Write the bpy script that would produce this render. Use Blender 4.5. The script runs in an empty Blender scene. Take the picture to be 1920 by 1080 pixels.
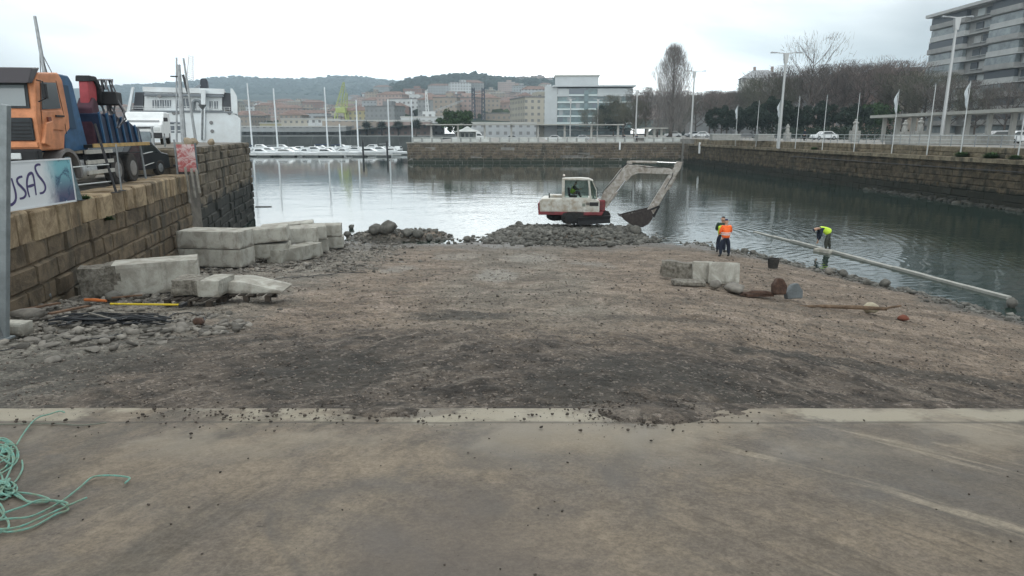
import bpy, math, random
import numpy as np
from mathutils import Vector, Matrix, Euler
R = math.radians
random.seed(7)
rng = np.random.default_rng(7)
scene = bpy.context.scene
C = scene.collection

# ------------------------------------------------------------------ camera
PITCH = R(12.85); EYE = 6.0; F = 1280.0
cam_d = bpy.data.cameras.new('camera'); cam = bpy.data.objects.new('camera', cam_d); C.objects.link(cam)
cam.location = (0, 0, EYE); cam.rotation_euler = (R(90) - PITCH, 0, 0)
cam_d.sensor_width = 36; cam_d.lens = 24.0; cam_d.clip_end = 9000; cam_d.clip_start = 0.1
scene.camera = cam
# ------------------------------------------------------------------ world, sun, exposure
scene.view_settings.view_transform = 'Standard'; scene.view_settings.look = 'None'
scene.view_settings.exposure = 0.56; scene.view_settings.gamma = 1.0
SUN_EL, SUN_AZ = R(48), R(15)
w = bpy.data.worlds.new("World"); scene.world = w; w.use_nodes = True
nt = w.node_tree; nt.nodes.clear()
N = nt.nodes.new; L = nt.links.new
out = N('ShaderNodeOutputWorld')
sky = N('ShaderNodeTexSky'); sky.sky_type = 'NISHITA'; sky.sun_disc = False
sky.sun_elevation = SUN_EL; sky.sun_rotation = SUN_AZ
bg1 = N('ShaderNodeBackground'); bg1.inputs['Strength'].default_value = 0.12; L(sky.outputs[0], bg1.inputs['Color'])
tc = N('ShaderNodeTexCoord')
mp = N('ShaderNodeMapping'); mp.inputs['Scale'].default_value = (1.0, 1.0, 3.6); mp.inputs['Location'].default_value = (0.37, 0.2, 0.1)
L(tc.outputs['Generated'], mp.inputs['Vector'])
nz = N('ShaderNodeTexNoise'); nz.inputs['Scale'].default_value = 1.9; nz.inputs['Detail'].default_value = 7; nz.inputs['Roughness'].default_value = 0.5
nz.inputs['Distortion'].default_value = 0.3
L(mp.outputs[0], nz.inputs['Vector'])
cr = N('ShaderNodeValToRGB')
cr.color_ramp.elements[0].position = 0.33; cr.color_ramp.elements[0].color = (0.78, 0.85, 0.87, 1)
cr.color_ramp.elements[1].position = 0.60; cr.color_ramp.elements[1].color = (1.85, 1.90, 1.88, 1)
e = cr.color_ramp.elements.new(0.46); e.color = (1.28, 1.35, 1.36, 1)
L(nz.outputs['Fac'], cr.inputs['Fac'])
# the cloud cover is thicker (darker) to the sides than in the middle of the view
sep = N('ShaderNodeSeparateXYZ'); L(tc.outputs['Generated'], sep.inputs[0])
ax = N('ShaderNodeMath'); ax.operation = 'MULTIPLY_ADD'; ax.inputs[1].default_value = 1.0; ax.inputs[2].default_value = 0.06; L(sep.outputs['X'], ax.inputs[0])
ax2 = N('ShaderNodeMath'); ax2.operation = 'MULTIPLY'; L(ax.outputs[0], ax2.inputs[0]); L(ax.outputs[0], ax2.inputs[1])
ax3 = N('ShaderNodeMapRange'); ax3.inputs['From Min'].default_value = 0.0; ax3.inputs['From Max'].default_value = 0.30
ax3.inputs['To Min'].default_value = 1.75; ax3.inputs['To Max'].default_value = 0.46; L(ax2.outputs[0], ax3.inputs['Value'])
ez = N('ShaderNodeMapRange'); ez.inputs['From Min'].default_value = 0.22; ez.inputs['From Max'].default_value = 0.75; ez.inputs['To Min'].default_value = 1.0; ez.inputs['To Max'].default_value = 0.5; L(sep.outputs['Z'], ez.inputs['Value'])
exz = N('ShaderNodeMath'); exz.operation = 'MULTIPLY'; L(ax3.outputs[0], exz.inputs[0]); L(ez.outputs[0], exz.inputs[1])
mul = N('ShaderNodeVectorMath'); mul.operation = 'SCALE'; L(cr.outputs['Color'], mul.inputs[0]); L(exz.outputs[0], mul.inputs['Scale'])
bg2 = N('ShaderNodeBackground'); bg2.inputs['Strength'].default_value = 1.0; L(mul.outputs[0], bg2.inputs['Color'])
mx = N('ShaderNodeMixShader'); mx.inputs[0].default_value = 0.93
L(bg1.outputs[0], mx.inputs[1]); L(bg2.outputs[0], mx.inputs[2]); L(mx.outputs[0], out.inputs['Surface'])
sd = bpy.data.lights.new('sun', 'SUN'); sd.energy = 0.55; sd.angle = R(25); sd.color = (1, 0.96, 0.9)
so = bpy.data.objects.new('sun', sd); C.objects.link(so)
so.rotation_euler = (R(90) - SUN_EL, 0, math.pi - SUN_AZ); so.location = (0, 0, 60)

# ------------------------------------------------------------------ pixel helpers (measuring only)
cp, sp = math.cos(PITCH), math.sin(PITCH)
def ray(px, py):
    u = (px - 960) / F; v = (540 - py) / F
    return Vector((u, cp + v * sp, -sp + v * cp))
def at_z(px, py, z):
    d = ray(px, py); t = (z - EYE) / d.z
    return Vector((d.x * t, d.y * t, z))
def at_y(px, py, Y):
    d = ray(px, py); t = Y / d.y
    return Vector((d.x * t, Y, EYE + d.z * t))
def px_of(x, y, z):
    D = y * cp - (z - EYE) * sp
    return 960 + F * x / D

# ------------------------------------------------------------------ numpy noise
_tab = np.random.default_rng(3).random((256, 256))
def vnoise(x, y):
    xi = np.floor(x).astype(int); yi = np.floor(y).astype(int)
    fx = x - xi; fy = y - yi
    fx = fx * fx * (3 - 2 * fx); fy = fy * fy * (3 - 2 * fy)
    a = _tab[xi % 256, yi % 256]; b = _tab[(xi + 1) % 256, yi % 256]
    c = _tab[xi % 256, (yi + 1) % 256]; d = _tab[(xi + 1) % 256, (yi + 1) % 256]
    return (a * (1 - fx) + b * fx) * (1 - fy) + (c * (1 - fx) + d * fx) * fy - 0.5
def fbm(x, y, o=4, lac=2.1, g=0.5):
    s = 0; a = 1.0
    for k in range(o):
        s = s + a * vnoise(x + 17.3 * k, y + 9.1 * k); x = x * lac; y = y * lac; a *= g
    return s

# ------------------------------------------------------------------ ground height
def smin(a, b, k):
    h = np.clip(0.5 + 0.5 * (b - a) / k, 0, 1)
    return b * (1 - h) + a * h - k * h * (1 - h)
def plane_z(y):
    t = np.clip(y - 24, 0, 14.5)
    z = np.where(y < 24, 3.74 - 0.11 * y, 1.1 - 0.11 * t + 0.00235 * t * t)
    return z - np.clip(y - 38.5, 0, 60) * 0.07
def ground_base(x, y):
    x = np.asarray(x, float); y = np.asarray(y, float)
    p = plane_z(y)
    xl = 11.0 + (38.3 - y) * 0.353
    d = (xl - x) * 0.943
    z = smin(p, 0.14 * d + 0.0, 0.45)
    # mound of rubble the excavator works from
    m = 1.0 - np.sqrt(((x - 3.3) / 4.9) ** 2 + ((y - 40.8) / 3.9) ** 2)
    z = z + np.clip(m * 1.7, 0, 0.50) + 0.10 * np.clip(m * 3, 0, 1) * fbm(x * 0.9, y * 0.9, 2)
    m2 = 1.0 - np.sqrt(((x + 6.6) / 3.4) ** 2 + ((y - 39.9) / 2.0) ** 2)
    z = z + np.clip(m2 * 1.3, 0, 0.42)
    return z
def ground_z(x, y):
    return float(ground_base(x, y))
def on_ground(px, py, dz=0.0):
    d = ray(px, py); t = 3.0
    for k in range(4000):
        p = Vector((0, 0, EYE)) + d * t
        if p.z <= ground_z(p.x, p.y) + dz: break
        t += 0.02
    return Vector((p.x, p.y, ground_z(p.x, p.y)))

# ------------------------------------------------------------------ materials
MATS = {}
def mat(name, col, rough=0.8, metal=0.0, spec=0.3, var=0.0, vscale=3.0, bump=0.0, bscale=20.0, island=0.0, coat=0.0, dark=None, detail=5):
    """plain procedural surface: base colour, large-scale mottling towards `dark`, fine bump, per-island variation"""
    if name in MATS: return MATS[name]
    m = bpy.data.materials.new(name); m.use_nodes = True; t = m.node_tree; b = t.nodes['Principled BSDF']
    b.inputs['Roughness'].default_value = rough; b.inputs['Metallic'].default_value = metal
    b.inputs['Specular IOR Level'].default_value = spec; b.inputs['Coat Weight'].default_value = coat
    b.inputs['Base Color'].default_value = (*col, 1)
    cur = None
    tcn = t.nodes.new('ShaderNodeTexCoord')
    if var > 0:
        n = t.nodes.new('ShaderNodeTexNoise'); n.inputs['Scale'].default_value = vscale; n.inputs['Detail'].default_value = detail; n.inputs['Roughness'].default_value = 0.65
        t.links.new(tcn.outputs['Object'], n.inputs['Vector'])
        r = t.nodes.new('ShaderNodeMapRange'); r.inputs['From Min'].default_value = 0.35; r.inputs['From Max'].default_value = 0.68
        t.links.new(n.outputs['Fac'], r.inputs['Value'])
        mi = t.nodes.new('ShaderNodeMix'); mi.data_type = 'RGBA'
        dk = dark if dark else tuple(c * (1 - var) for c in col)
        mi.inputs['A'].default_value = (*dk, 1); mi.inputs['B'].default_value = (*tuple(min(1, c * (1 + var * 0.35)) for c in col), 1)
        t.links.new(r.outputs[0], mi.inputs['Factor']); cur = mi.outputs['Result']
    if island > 0:
        g = t.nodes.new('ShaderNodeNewGeometry'); r = t.nodes.new('ShaderNodeMapRange')
        r.inputs['To Min'].default_value = 1 - island; r.inputs['To Max'].default_value = 1 + island
        t.links.new(g.outputs['Random Per Island'], r.inputs['Value'])
        vm = t.nodes.new('ShaderNodeVectorMath'); vm.operation = 'SCALE'
        if cur is not None: t.links.new(cur, vm.inputs[0])
        else: vm.inputs[0].default_value = col
        t.links.new(r.outputs[0], vm.inputs['Scale']); cur = vm.outputs[0]
    if cur is not None: t.links.new(cur, b.inputs['Base Color'])
    if bump > 0:
        n = t.nodes.new('ShaderNodeTexNoise'); n.inputs['Scale'].default_value = bscale; n.inputs['Detail'].default_value = 6
        t.links.new(tcn.outputs['Object'], n.inputs['Vector'])
        bp = t.nodes.new('ShaderNodeBump'); bp.inputs['Strength'].default_value = bump; bp.inputs['Distance'].default_value = 0.03
        t.links.new(n.outputs['Fac'], bp.inputs['Height']); t.links.new(bp.outputs[0], b.inputs['Normal'])
    MATS[name] = m
    return m

class G:
    """tiny node graph helper"""
    def __init__(s, name):
        s.m = bpy.data.materials.new(name); s.m.use_nodes = True; s.t = s.m.node_tree; s.b = s.t.nodes['Principled BSDF']
        s.tc = s.t.nodes.new('ShaderNodeTexCoord')
    def n(s, typ, **kw):
        nd = s.t.nodes.new(typ)
        for k, v in kw.items(): setattr(nd, k, v)
        return nd
    def l(s, a, b): s.t.links.new(a, b)
    def noise(s, scale, detail=5, rough=0.6, vec=None, dist=0.0, stretch=None):
        nd = s.n('ShaderNodeTexNoise'); nd.inputs['Scale'].default_value = scale; nd.inputs['Detail'].default_value = detail
        nd.inputs['Roughness'].default_value = rough; nd.inputs['Distortion'].default_value = dist
        v = vec if vec is not None else s.tc.outputs['Object']
        if stretch:
            mpn = s.n('ShaderNodeMapping'); mpn.inputs['Scale'].default_value = stretch; s.l(v, mpn.inputs['Vector']); v = mpn.outputs[0]
        s.l(v, nd.inputs['Vector']); return nd.outputs['Fac']
    def rng(s, v, a, b, c=0.0, d=1.0, smooth=True):
        nd = s.n('ShaderNodeMapRange'); nd.interpolation_type = 'SMOOTHSTEP' if smooth else 'LINEAR'
        for k, x in zip(('From Min', 'From Max', 'To Min', 'To Max'), (a, b, c, d)): nd.inputs[k].default_value = x
        s.l(v, nd.inputs['Value']); return nd.outputs[0]
    def mix(s, f, a, b, mode='MIX'):
        nd = s.n('ShaderNodeMix', data_type='RGBA'); nd.blend_type = mode
        for x, k in ((f, 'Factor'), (a, 'A'), (b, 'B')):
            if isinstance(x, (int, float)): nd.inputs[k].default_value = x
            elif isinstance(x, tuple): nd.inputs[k].default_value = (*x, 1)
            else: s.l(x, nd.inputs[k])
        return nd.outputs['Result']
    def math(s, op, a, b=0.0):
        nd = s.n('ShaderNodeMath', operation=op)
        for k, x in enumerate((a, b)):
            if isinstance(x, (int, float)): nd.inputs[k].default_value = x
            else: s.l(x, nd.inputs[k])
        return nd.outputs[0]
    def xyz(s):
        nd = s.n('ShaderNodeSeparateXYZ'); s.l(s.tc.outputs['Object'], nd.inputs[0]); return nd.outputs
    def bump(s, h, strength=0.5, dist=0.03):
        bp = s.n('ShaderNodeBump'); bp.inputs['Strength'].default_value = strength; bp.inputs['Distance'].default_value = dist
        s.l(h, bp.inputs['Height']); s.l(bp.outputs[0], s.b.inputs['Normal'])
    def arcs(s, cx, cy, kr, ka, detail=5, rough=0.7, dist=0.3):
        x, y, z = s.xyz(); dx = s.math('SUBTRACT', x, cx); dy = s.math('SUBTRACT', y, cy)
        r = s.math('SQRT', s.math('ADD', s.math('MULTIPLY', dx, dx), s.math('MULTIPLY', dy, dy))); a = s.math('ARCTAN2', dy, dx)
        cb = s.n('ShaderNodeCombineXYZ'); s.l(s.math('MULTIPLY', r, kr), cb.inputs[0]); s.l(s.math('MULTIPLY', a, ka), cb.inputs[1])
        return s.noise(1.0, detail, rough, vec=cb.outputs[0], dist=dist)
    def set(s, rough=0.8, spec=0.3):
        s.b.inputs['Roughness'].default_value = rough; s.b.inputs['Specular IOR Level'].default_value = spec

# ------------------------------------------------------------------ mesh builder
class MB:
    def __init__(s): s.v = []; s.f = []; s.m = []
    def add(s, vs, fs, mi=0):
        o = len(s.v); s.v.extend([tuple(p) for p in vs]); s.f.extend([tuple(i + o for i in f) for f in fs]); s.m.extend([mi] * len(fs)); return s
    def box(s, c, d, rot=None, mi=0, taper=1.0):
        hx, hy, hz = d[0] / 2, d[1] / 2, d[2] / 2
        vs = [Vector((x * hx * (taper if z > 0 else 1), y * hy * (taper if z > 0 else 1), z * hz)) for z in (-1, 1) for x, y in ((-1, -1), (1, -1), (1, 1), (-1, 1))]
        if rot: M = Euler(rot).to_matrix(); vs = [M @ p for p in vs]
        return s.add([p + Vector(c) for p in vs], [(3, 2, 1, 0), (4, 5, 6, 7), (0, 1, 5, 4), (1, 2, 6, 5), (2, 3, 7, 6), (3, 0, 4, 7)], mi)
    def bar(s, a, b, w, h=None, mi=0, w2=None):
        a, b = Vector(a), Vector(b); h = h or w; d = (b - a).normalized()
        up = Vector((0, 0, 1)) if abs(d.z) < 0.95 else Vector((0, 1, 0))
        x = d.cross(up).normalized(); y = x.cross(d).normalized(); k = (w2 / w) if w2 else 1
        vs = [a + x * i * w / 2 + y * j * h / 2 for i, j in ((-1, -1), (1, -1), (1, 1), (-1, 1))] + [b + x * i * w / 2 * k + y * j * h / 2 * k for i, j in ((-1, -1), (1, -1), (1, 1), (-1, 1))]
        return s.add(vs, [(3, 2, 1, 0), (4, 5, 6, 7), (0, 1, 5, 4), (1, 2, 6, 5), (2, 3, 7, 6), (3, 0, 4, 7)], mi)
    def tube(s, pts, r, n=8, mi=0, r2=None, cap=True):
        pts = [Vector(p) for p in pts]; m = len(pts); o = len(s.v); ring = []
        prev = None
        for i, p in enumerate(pts):
            d = (pts[min(i + 1, m - 1)] - pts[max(i - 1, 0)])
            d = d.normalized() if d.length > 1e-9 else Vector((0, 0, 1))
            if prev is None:
                up = Vector((0, 0, 1)) if abs(d.z) < 0.9 else Vector((1, 0, 0)); x = d.cross(up).normalized()
            else:
                x = (prev - d * prev.dot(d)); x = x.normalized() if x.length > 1e-6 else prev
            prev = x; y = d.cross(x)
            rr = r[i] if isinstance(r, (list, tuple)) else (r + (r2 - r) * i / (m - 1) if r2 is not None else r)
            for k in range(n):
                a = 2 * math.pi * k / n; s.v.append(tuple(p + x * math.cos(a) * rr + y * math.sin(a) * rr))
        for i in range(m - 1):
            for k in range(n):
                s.f.append((o + i * n + k, o + i * n + (k + 1) % n, o + (i + 1) * n + (k + 1) % n, o + (i + 1) * n + k)); s.m.append(mi)
        if cap:
            s.f.append(tuple(o + k for k in reversed(range(n)))); s.m.append(mi)
            s.f.append(tuple(o + (m - 1) * n + k for k in range(n))); s.m.append(mi)
        return s
    def prism(s, poly, a0, a1, axis='y', mi=0):
        """poly = 2D outline; axis y: (x,z) extruded along y; axis x: (y,z) along x; axis z: (x,y) along z"""
        def P(p, t): return {'y': (p[0], t, p[1]), 'x': (t, p[0], p[1]), 'z': (p[0], p[1], t)}[axis]
        n = len(poly); vs = [P(p, a0) for p in poly] + [P(p, a1) for p in poly]
        fs = [tuple(range(n)), tuple(reversed(range(n, 2 * n)))] + [(i, n + i, n + (i + 1) % n, (i + 1) % n) for i in range(n)]
        return s.add(vs, fs, mi)
    def lathe(s, prof, n=16, c=(0, 0, 0), mi=0):
        o = len(s.v)
        for r, z in prof:
            for k in range(n):
                a = 2 * math.pi * k / n; s.v.append((c[0] + r * math.cos(a), c[1] + r * math.sin(a), c[2] + z))
        for i in range(len(prof) - 1):
            for k in range(n):
                s.f.append((o + i * n + k, o + i * n + (k + 1) % n, o + (i + 1) * n + (k + 1) % n, o + (i + 1) * n + k)); s.m.append(mi)
        s.f.append(tuple(o + k for k in reversed(range(n)))); s.m.append(mi)
        s.f.append(tuple(o + (len(prof) - 1) * n + k for k in range(n))); s.m.append(mi)
        return s
    def wheel(s, c, r, w, n=20, axis='x', mi=0, hole=0.0):
        prof = [(r * 0.86, -w / 2), (r * 0.97, -w * 0.42), (r, -w * 0.25), (r, w * 0.25), (r * 0.97, w * 0.42), (r * 0.86, w / 2)]
        t = MB().lathe(prof, n); M = {'x': Matrix.Rotation(math.pi / 2, 3, 'Y'), 'y': Matrix.Rotation(math.pi / 2, 3, 'X'), 'z': Matrix.Identity(3)}[axis]
        return s.add([M @ Vector(p) + Vector(c) for p in t.v], t.f, mi)
    def mesh(s, name, mats):
        me = bpy.data.meshes.new(name); me.from_pydata(s.v, [], s.f)
        for m in (mats if isinstance(mats, (list, tuple)) else [mats]): me.materials.append(m)
        me.polygons.foreach_set('material_index', s.m); me.update(); return me
    def build(s, name, mats, parent=None, loc=(0, 0, 0), rot=(0, 0, 0), smooth=False, bevel=0.0):
        me = s.mesh(name, mats)
        if smooth: me.shade_smooth()
        o = bpy.data.objects.new(name, me); C.objects.link(o); o.location = loc; o.rotation_euler = rot
        if parent: o.parent = parent
        if smooth:
            md = o.modifiers.new('es', 'EDGE_SPLIT'); md.split_angle = R(40)
        if bevel > 0:
            md = o.modifiers.new('bevel', 'BEVEL'); md.width = bevel; md.segments = 2; md.limit_method = 'ANGLE'
        return o

def tag(o, label=None, cat=None, group=None, kind=None):
    if label: o['label'] = label
    if cat: o['category'] = cat
    if group: o['group'] = group
    if kind: o['kind'] = kind
    return o
def thing(name, label, cat, loc=(0, 0, 0), rz=0.0, group=None, scale=None):
    o = bpy.data.objects.new(name, None); C.objects.link(o); o.location = loc; o.rotation_euler = (0, 0, rz)
    o.empty_display_size = 0.3
    if scale: o.scale = scale
    return tag(o, label, cat, group)
def copy_tree(o, label=None, loc=None, rz=None, parent=None, scale=None):
    c = o.copy(); C.objects.link(c)
    if parent: c.parent = parent
    if loc is not None: c.location = loc
    if rz is not None: c.rotation_euler = (0, 0, rz)
    if scale is not None: c.scale = (scale,) * 3 if isinstance(scale, (int, float)) else scale
    if label: c['label'] = label
    for ch in list(o.children): copy_tree(ch, parent=c)
    return c
def np_mesh(name, V, Fc, mats, mi=None, smooth=False):
    me = bpy.data.meshes.new(name); k = Fc.shape[1]
    me.vertices.add(len(V)); me.vertices.foreach_set('co', np.asarray(V, np.float32).ravel())
    me.loops.add(Fc.size); me.loops.foreach_set('vertex_index', Fc.astype(np.int32).ravel())
    me.polygons.add(len(Fc)); me.polygons.foreach_set('loop_start', np.arange(0, Fc.size, k, dtype=np.int32))
    me.polygons.foreach_set('loop_total', np.full(len(Fc), k, np.int32))
    for m in (mats if isinstance(mats, (list, tuple)) else [mats]): me.materials.append(m)
    if mi is not None: me.polygons.foreach_set('material_index', np.asarray(mi, np.int32))
    me.update(calc_edges=True); me.validate()
    if smooth: me.shade_smooth()
    return me
def np_obj(name, V, Fc, mats, mi=None, smooth=False, parent=None):
    o = bpy.data.objects.new(name, np_mesh(name, V, Fc, mats, mi, smooth)); C.objects.link(o)
    if parent: o.parent = parent
    return o
def grid_obj(name, X, Y, Z, mats, smooth=True):
    r, c = X.shape; V = np.stack([X, Y, Z], -1).reshape(-1, 3)
    i = np.arange(r * c).reshape(r, c)
    Fc = np.stack([i[:-1, :-1], i[:-1, 1:], i[1:, 1:], i[1:, :-1]], -1).reshape(-1, 4)
    return np_obj(name, V, Fc, mats, smooth=smooth)

# icosahedron for rocks
_p = (1 + 5 ** 0.5) / 2
ICO_V = np.array([(-1, _p, 0), (1, _p, 0), (-1, -_p, 0), (1, -_p, 0), (0, -1, _p), (0, 1, _p), (0, -1, -_p), (0, 1, -_p), (_p, 0, -1), (_p, 0, 1), (-_p, 0, -1), (-_p, 0, 1)], float)
ICO_V /= np.linalg.norm(ICO_V[0])
ICO_F = np.array([(0, 11, 5), (0, 5, 1), (0, 1, 7), (0, 7, 10), (0, 10, 11), (1, 5, 9), (5, 11, 4), (11, 10, 2), (10, 7, 6), (7, 1, 8), (3, 9, 4), (3, 4, 2), (3, 2, 6), (3, 6, 8), (3, 8, 9), (4, 9, 5), (2, 4, 11), (6, 2, 10), (8, 6, 7), (9, 8, 1)])
def rocks_mesh(P, S, flat=0.6, jag=0.36, r=rng):
    """P (n,3) centres, S (n,) sizes -> many jagged stones"""
    n = len(P); V = np.repeat(ICO_V[None], n, 0)
    V = V * (1 + r.uniform(-jag, jag, (n, 12, 1)))
    V = V * np.stack([r.uniform(0.7, 1.25, n), r.uniform(0.7, 1.25, n), r.uniform(flat * 0.6, flat * 1.3, n)], -1)[:, None, :]
    # random tilt
    a = r.uniform(0, 6.283, n); t = r.normal(0, 0.35, n)
    ct, st = np.cos(t)[:, None], np.sin(t)[:, None]
    y = V[..., 1] * ct - V[..., 2] * st; z = V[..., 1] * st + V[..., 2] * ct; V[..., 1] = y; V[..., 2] = z
    ca, sa = np.cos(a)[:, None], np.sin(a)[:, None]
    x = V[..., 0] * ca - V[..., 1] * sa; y = V[..., 0] * sa + V[..., 1] * ca; V[..., 0] = x; V[..., 1] = y
    V = V * S[:, None, None] * 0.5 + P[:, None, :]
    Fc = (ICO_F[None] + 12 * np.arange(n)[:, None, None]).reshape(-1, 3)
    return V.reshape(-1, 3), Fc

# ================================================================== SETTING
# ---- gravel ground
def gravel_material():
    g = G('gravel'); x, y, z = g.xyz()
    big = g.noise(0.35, 4, 0.6); mid = g.noise(1.6, 6, 0.7, dist=0.6); fine = g.noise(22, 6, 0.75)
    streak = g.noise(0.8, 6, 0.7, stretch=(0.6, 1.0, 1), dist=0.9)
    yw = g.math('ADD', y, g.math('MULTIPLY', g.math('SUBTRACT', mid, 0.5), 5.0))
    yw2 = g.math('ADD', yw, g.math('MULTIPLY', x, 0.05))
    dry = g.rng(yw2, 11.2, 13.6)          # darker churned gravel near the slab, pinkish beyond
    c_dark = g.mix(g.rng(mid, 0.36, 0.62), (0.028, 0.024, 0.020), (0.112, 0.092, 0.074))
    c_red = g.mix(g.rng(streak, 0.35, 0.65), (0.116, 0.090, 0.068), (0.235, 0.186, 0.142))
    c = g.mix(dry, c_dark, c_red)
    # compacted grey-green lane up the middle
    lane = g.math('MULTIPLY', g.rng(g.math('ABSOLUTE', g.math('SUBTRACT', x, 0.3)), 3.6, 1.2), g.rng(y, 11, 16))
    c = g.mix(g.math('MULTIPLY', lane, g.rng(big, 0.3, 0.6, 0.3, 0.95)), c, g.mix(g.rng(streak, 0.3, 0.7), (0.105, 0.090, 0.072), (0.215, 0.195, 0.160)))
    # near the basin's left side the rubble is grey
    gl = g.rng(g.math('ADD', x, g.math('MULTIPLY', g.math('SUBTRACT', mid, 0.5), 6)), -4.6, -7.0)
    c = g.mix(g.math('MULTIPLY', gl, 0.75), c, g.mix(g.rng(mid, 0.35, 0.65), (0.09, 0.086, 0.075), (0.26, 0.25, 0.215)))
    aL = g.arcs(8, 2, 2.6, 5.0); aR = g.arcs(-8, 2, 2.6, 5.0); arc = g.mix(g.rng(g.math('ADD', x, g.math('MULTIPLY', mid, 2.0)), 0.0, 2.5), aL, aR)
    near = g.rng(y, 17, 11)
    c = g.mix(g.math('MULTIPLY', g.rng(arc, 0.53, 0.64), g.math('MULTIPLY', near, 0.75)), c, (0.036, 0.031, 0.026))
    c = g.mix(g.math('MULTIPLY', g.rng(arc, 0.46, 0.36), g.math('MULTIPLY', near, 0.65)), c, (0.185, 0.158, 0.130))
    pt = g.noise(0.75, 5, 0.65, dist=1.2)
    c = g.mix(g.math('MULTIPLY', g.rng(pt, 0.50, 0.64), g.rng(y, 12, 15, 0, .7)), c, (0.115, 0.098, 0.078))
    c = g.mix(g.math('MULTIPLY', g.rng(pt, 0.45, 0.36), g.rng(y, 12, 15, 0, .55)), c, (0.30, 0.245, 0.20))
    # oily dark patches
    def spot(cx, cy, rx, ry, a):
        dx = g.math('DIVIDE', g.math('SUBTRACT', x, cx), rx); dy = g.math('DIVIDE', g.math('SUBTRACT', y, cy), ry)
        r2 = g.math('ADD', g.math('MULTIPLY', dx, dx), g.math('MULTIPLY', dy, dy))
        r2 = g.math('ADD', r2, g.math('MULTIPLY', g.math('SUBTRACT', g.noise(2.3, 6, 0.75), 0.5), 3.4))
        return g.math('MULTIPLY', g.rng(r2, 1.3, 0.2), a)
    for s in ((-1.0, 14.4, 1.35, 0.75, 0.8), (-2.7, 9.4, 1.3, 1.3, 0.75), (2.3, 9.9, 1.5, 1.2, 0.8), (3.6, 8.9, 0.9, .6, .8), (0.9, 8.8, 0.8, 1.3, 0.7), (-6.3, 9.6, 1.6, .8, .6), (7.5, 12.0, 4.5, .45, .75), (3.2, 14.4, 1.6, .5, .5)):
        c = g.mix(spot(*s), c, (0.036, 0.034, 0.029))
    for cx, cy, rx, ry, a_ in ((-.55, 23.2, .75, 2.6, .6), (-4.3, 25.5, .8, 1.6, .5), (.9, 30.0, 1.4, 2.2, .45), (-2.6, 31.0, 1.2, 2.0, .4), (3.2, 27.5, 1.0, 1.6, .4)):
        dx = g.math('DIVIDE', g.math('SUBTRACT', x, cx), rx); dy = g.math('DIVIDE', g.math('SUBTRACT', y, cy), ry)
        r2 = g.math('ADD', g.math('ADD', g.math('MULTIPLY', dx, dx), g.math('MULTIPLY', dy, dy)), g.math('MULTIPLY', g.math('SUBTRACT', mid, 0.5), 4.0))
        c = g.mix(g.math('MULTIPLY', g.rng(r2, 1.3, 0.1), a_), c, (0.29, 0.28, 0.25))
    # pebbles, light and dark
    vo = g.n('ShaderNodeTexVoronoi'); vo.inputs['Scale'].default_value = 24; g.l(g.tc.outputs['Object'], vo.inputs['Vector'])
    sepc = g.n('ShaderNodeSeparateColor'); g.l(vo.outputs['Color'], sepc.inputs[0])
    c = g.mix(g.math('MULTIPLY', g.rng(sepc.outputs[0], 0.88, 0.95), 0.3), c, (0.36, 0.31, 0.27))
    c = g.mix(g.math('MULTIPLY', g.rng(sepc.outputs[1], 0.70, 0.9), 0.6), c, (0.05, 0.042, 0.036))
    c = g.mix(0.55, c, g.mix(fine, (0.35, 0.35, 0.35), (1.6, 1.6, 1.6)), 'MULTIPLY')
    f2 = g.noise(75, 4, 0.8); c = g.mix(0.55, c, g.mix(g.rng(f2, .36, .64), (0.45, 0.44, 0.43), (1.55, 1.55, 1.55)), 'MULTIPLY')
    f3 = g.noise(4.2, 6, 0.8, dist=.5); c = g.mix(0.5, c, g.mix(g.rng(f3, .38, .62), (0.60, 0.60, 0.60), (1.4, 1.38, 1.36)), 'MULTIPLY')
    # wet rim at the water's edge
    c = g.mix(g.rng(z, 0.32, 0.02), c, (0.070, 0.064, 0.054))
    g.l(c, g.b.inputs['Base Color'])
    g.l(g.rng(z, 0.02, 0.3, 0.45, 0.9), g.b.inputs['Roughness']); g.b.inputs['Specular IOR Level'].default_value = 0.25
    h = g.math('ADD', g.math('MULTIPLY', vo.outputs['Distance'], -0.8), g.math('ADD', fine, g.noise(6, 6, 0.7)))
    g.bump(h, 0.55, 0.05)
    return g.m
M_GRAVEL = gravel_material()
rows = np.concatenate([np.linspace(-3, 5.5, 18), 5.5 + (np.exp(np.linspace(0, 1, 520)[1:] * 2.35) - 1) / (math.exp(2.35) - 1) * 56])
us = np.linspace(-1.35, 1.5, 760)
YY, UU = np.meshgrid(rows, us, indexing='ij'); XX = UU * (np.maximum(YY, 0) * 0.82 + 5.2)
_ra = np.hypot(XX - 8, YY - 2); _rb = np.hypot(XX + 8, YY - 2); _aa = np.arctan2(YY - 2, XX - 8); _ab = np.arctan2(YY - 2, XX + 8); _w = np.clip((XX + .5) / 3, 0, 1)
RUT = (0.05 * fbm(_ra * 2.2, _aa * 4, 3) * (1 - _w) + 0.05 * fbm(_rb * 2.2, _ab * 4, 3) * _w) * np.clip((YY - 7) / 1.5, 0, 1) * np.clip((26 - YY) / 10, 0, 1)
ZZ = RUT + ground_base(XX, YY) + 0.09 * fbm(XX * 0.45, YY * 0.45, 3) + 0.06 * fbm(XX * 2.2, YY * 2.6, 4) + 0.022 * fbm(XX * 12, YY * 12, 3)
edge = np.clip((YY - (6.75 + 0.5 * fbm(XX * 0.5, YY * 0.3, 3))) / 0.5, 0, 1)
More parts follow.
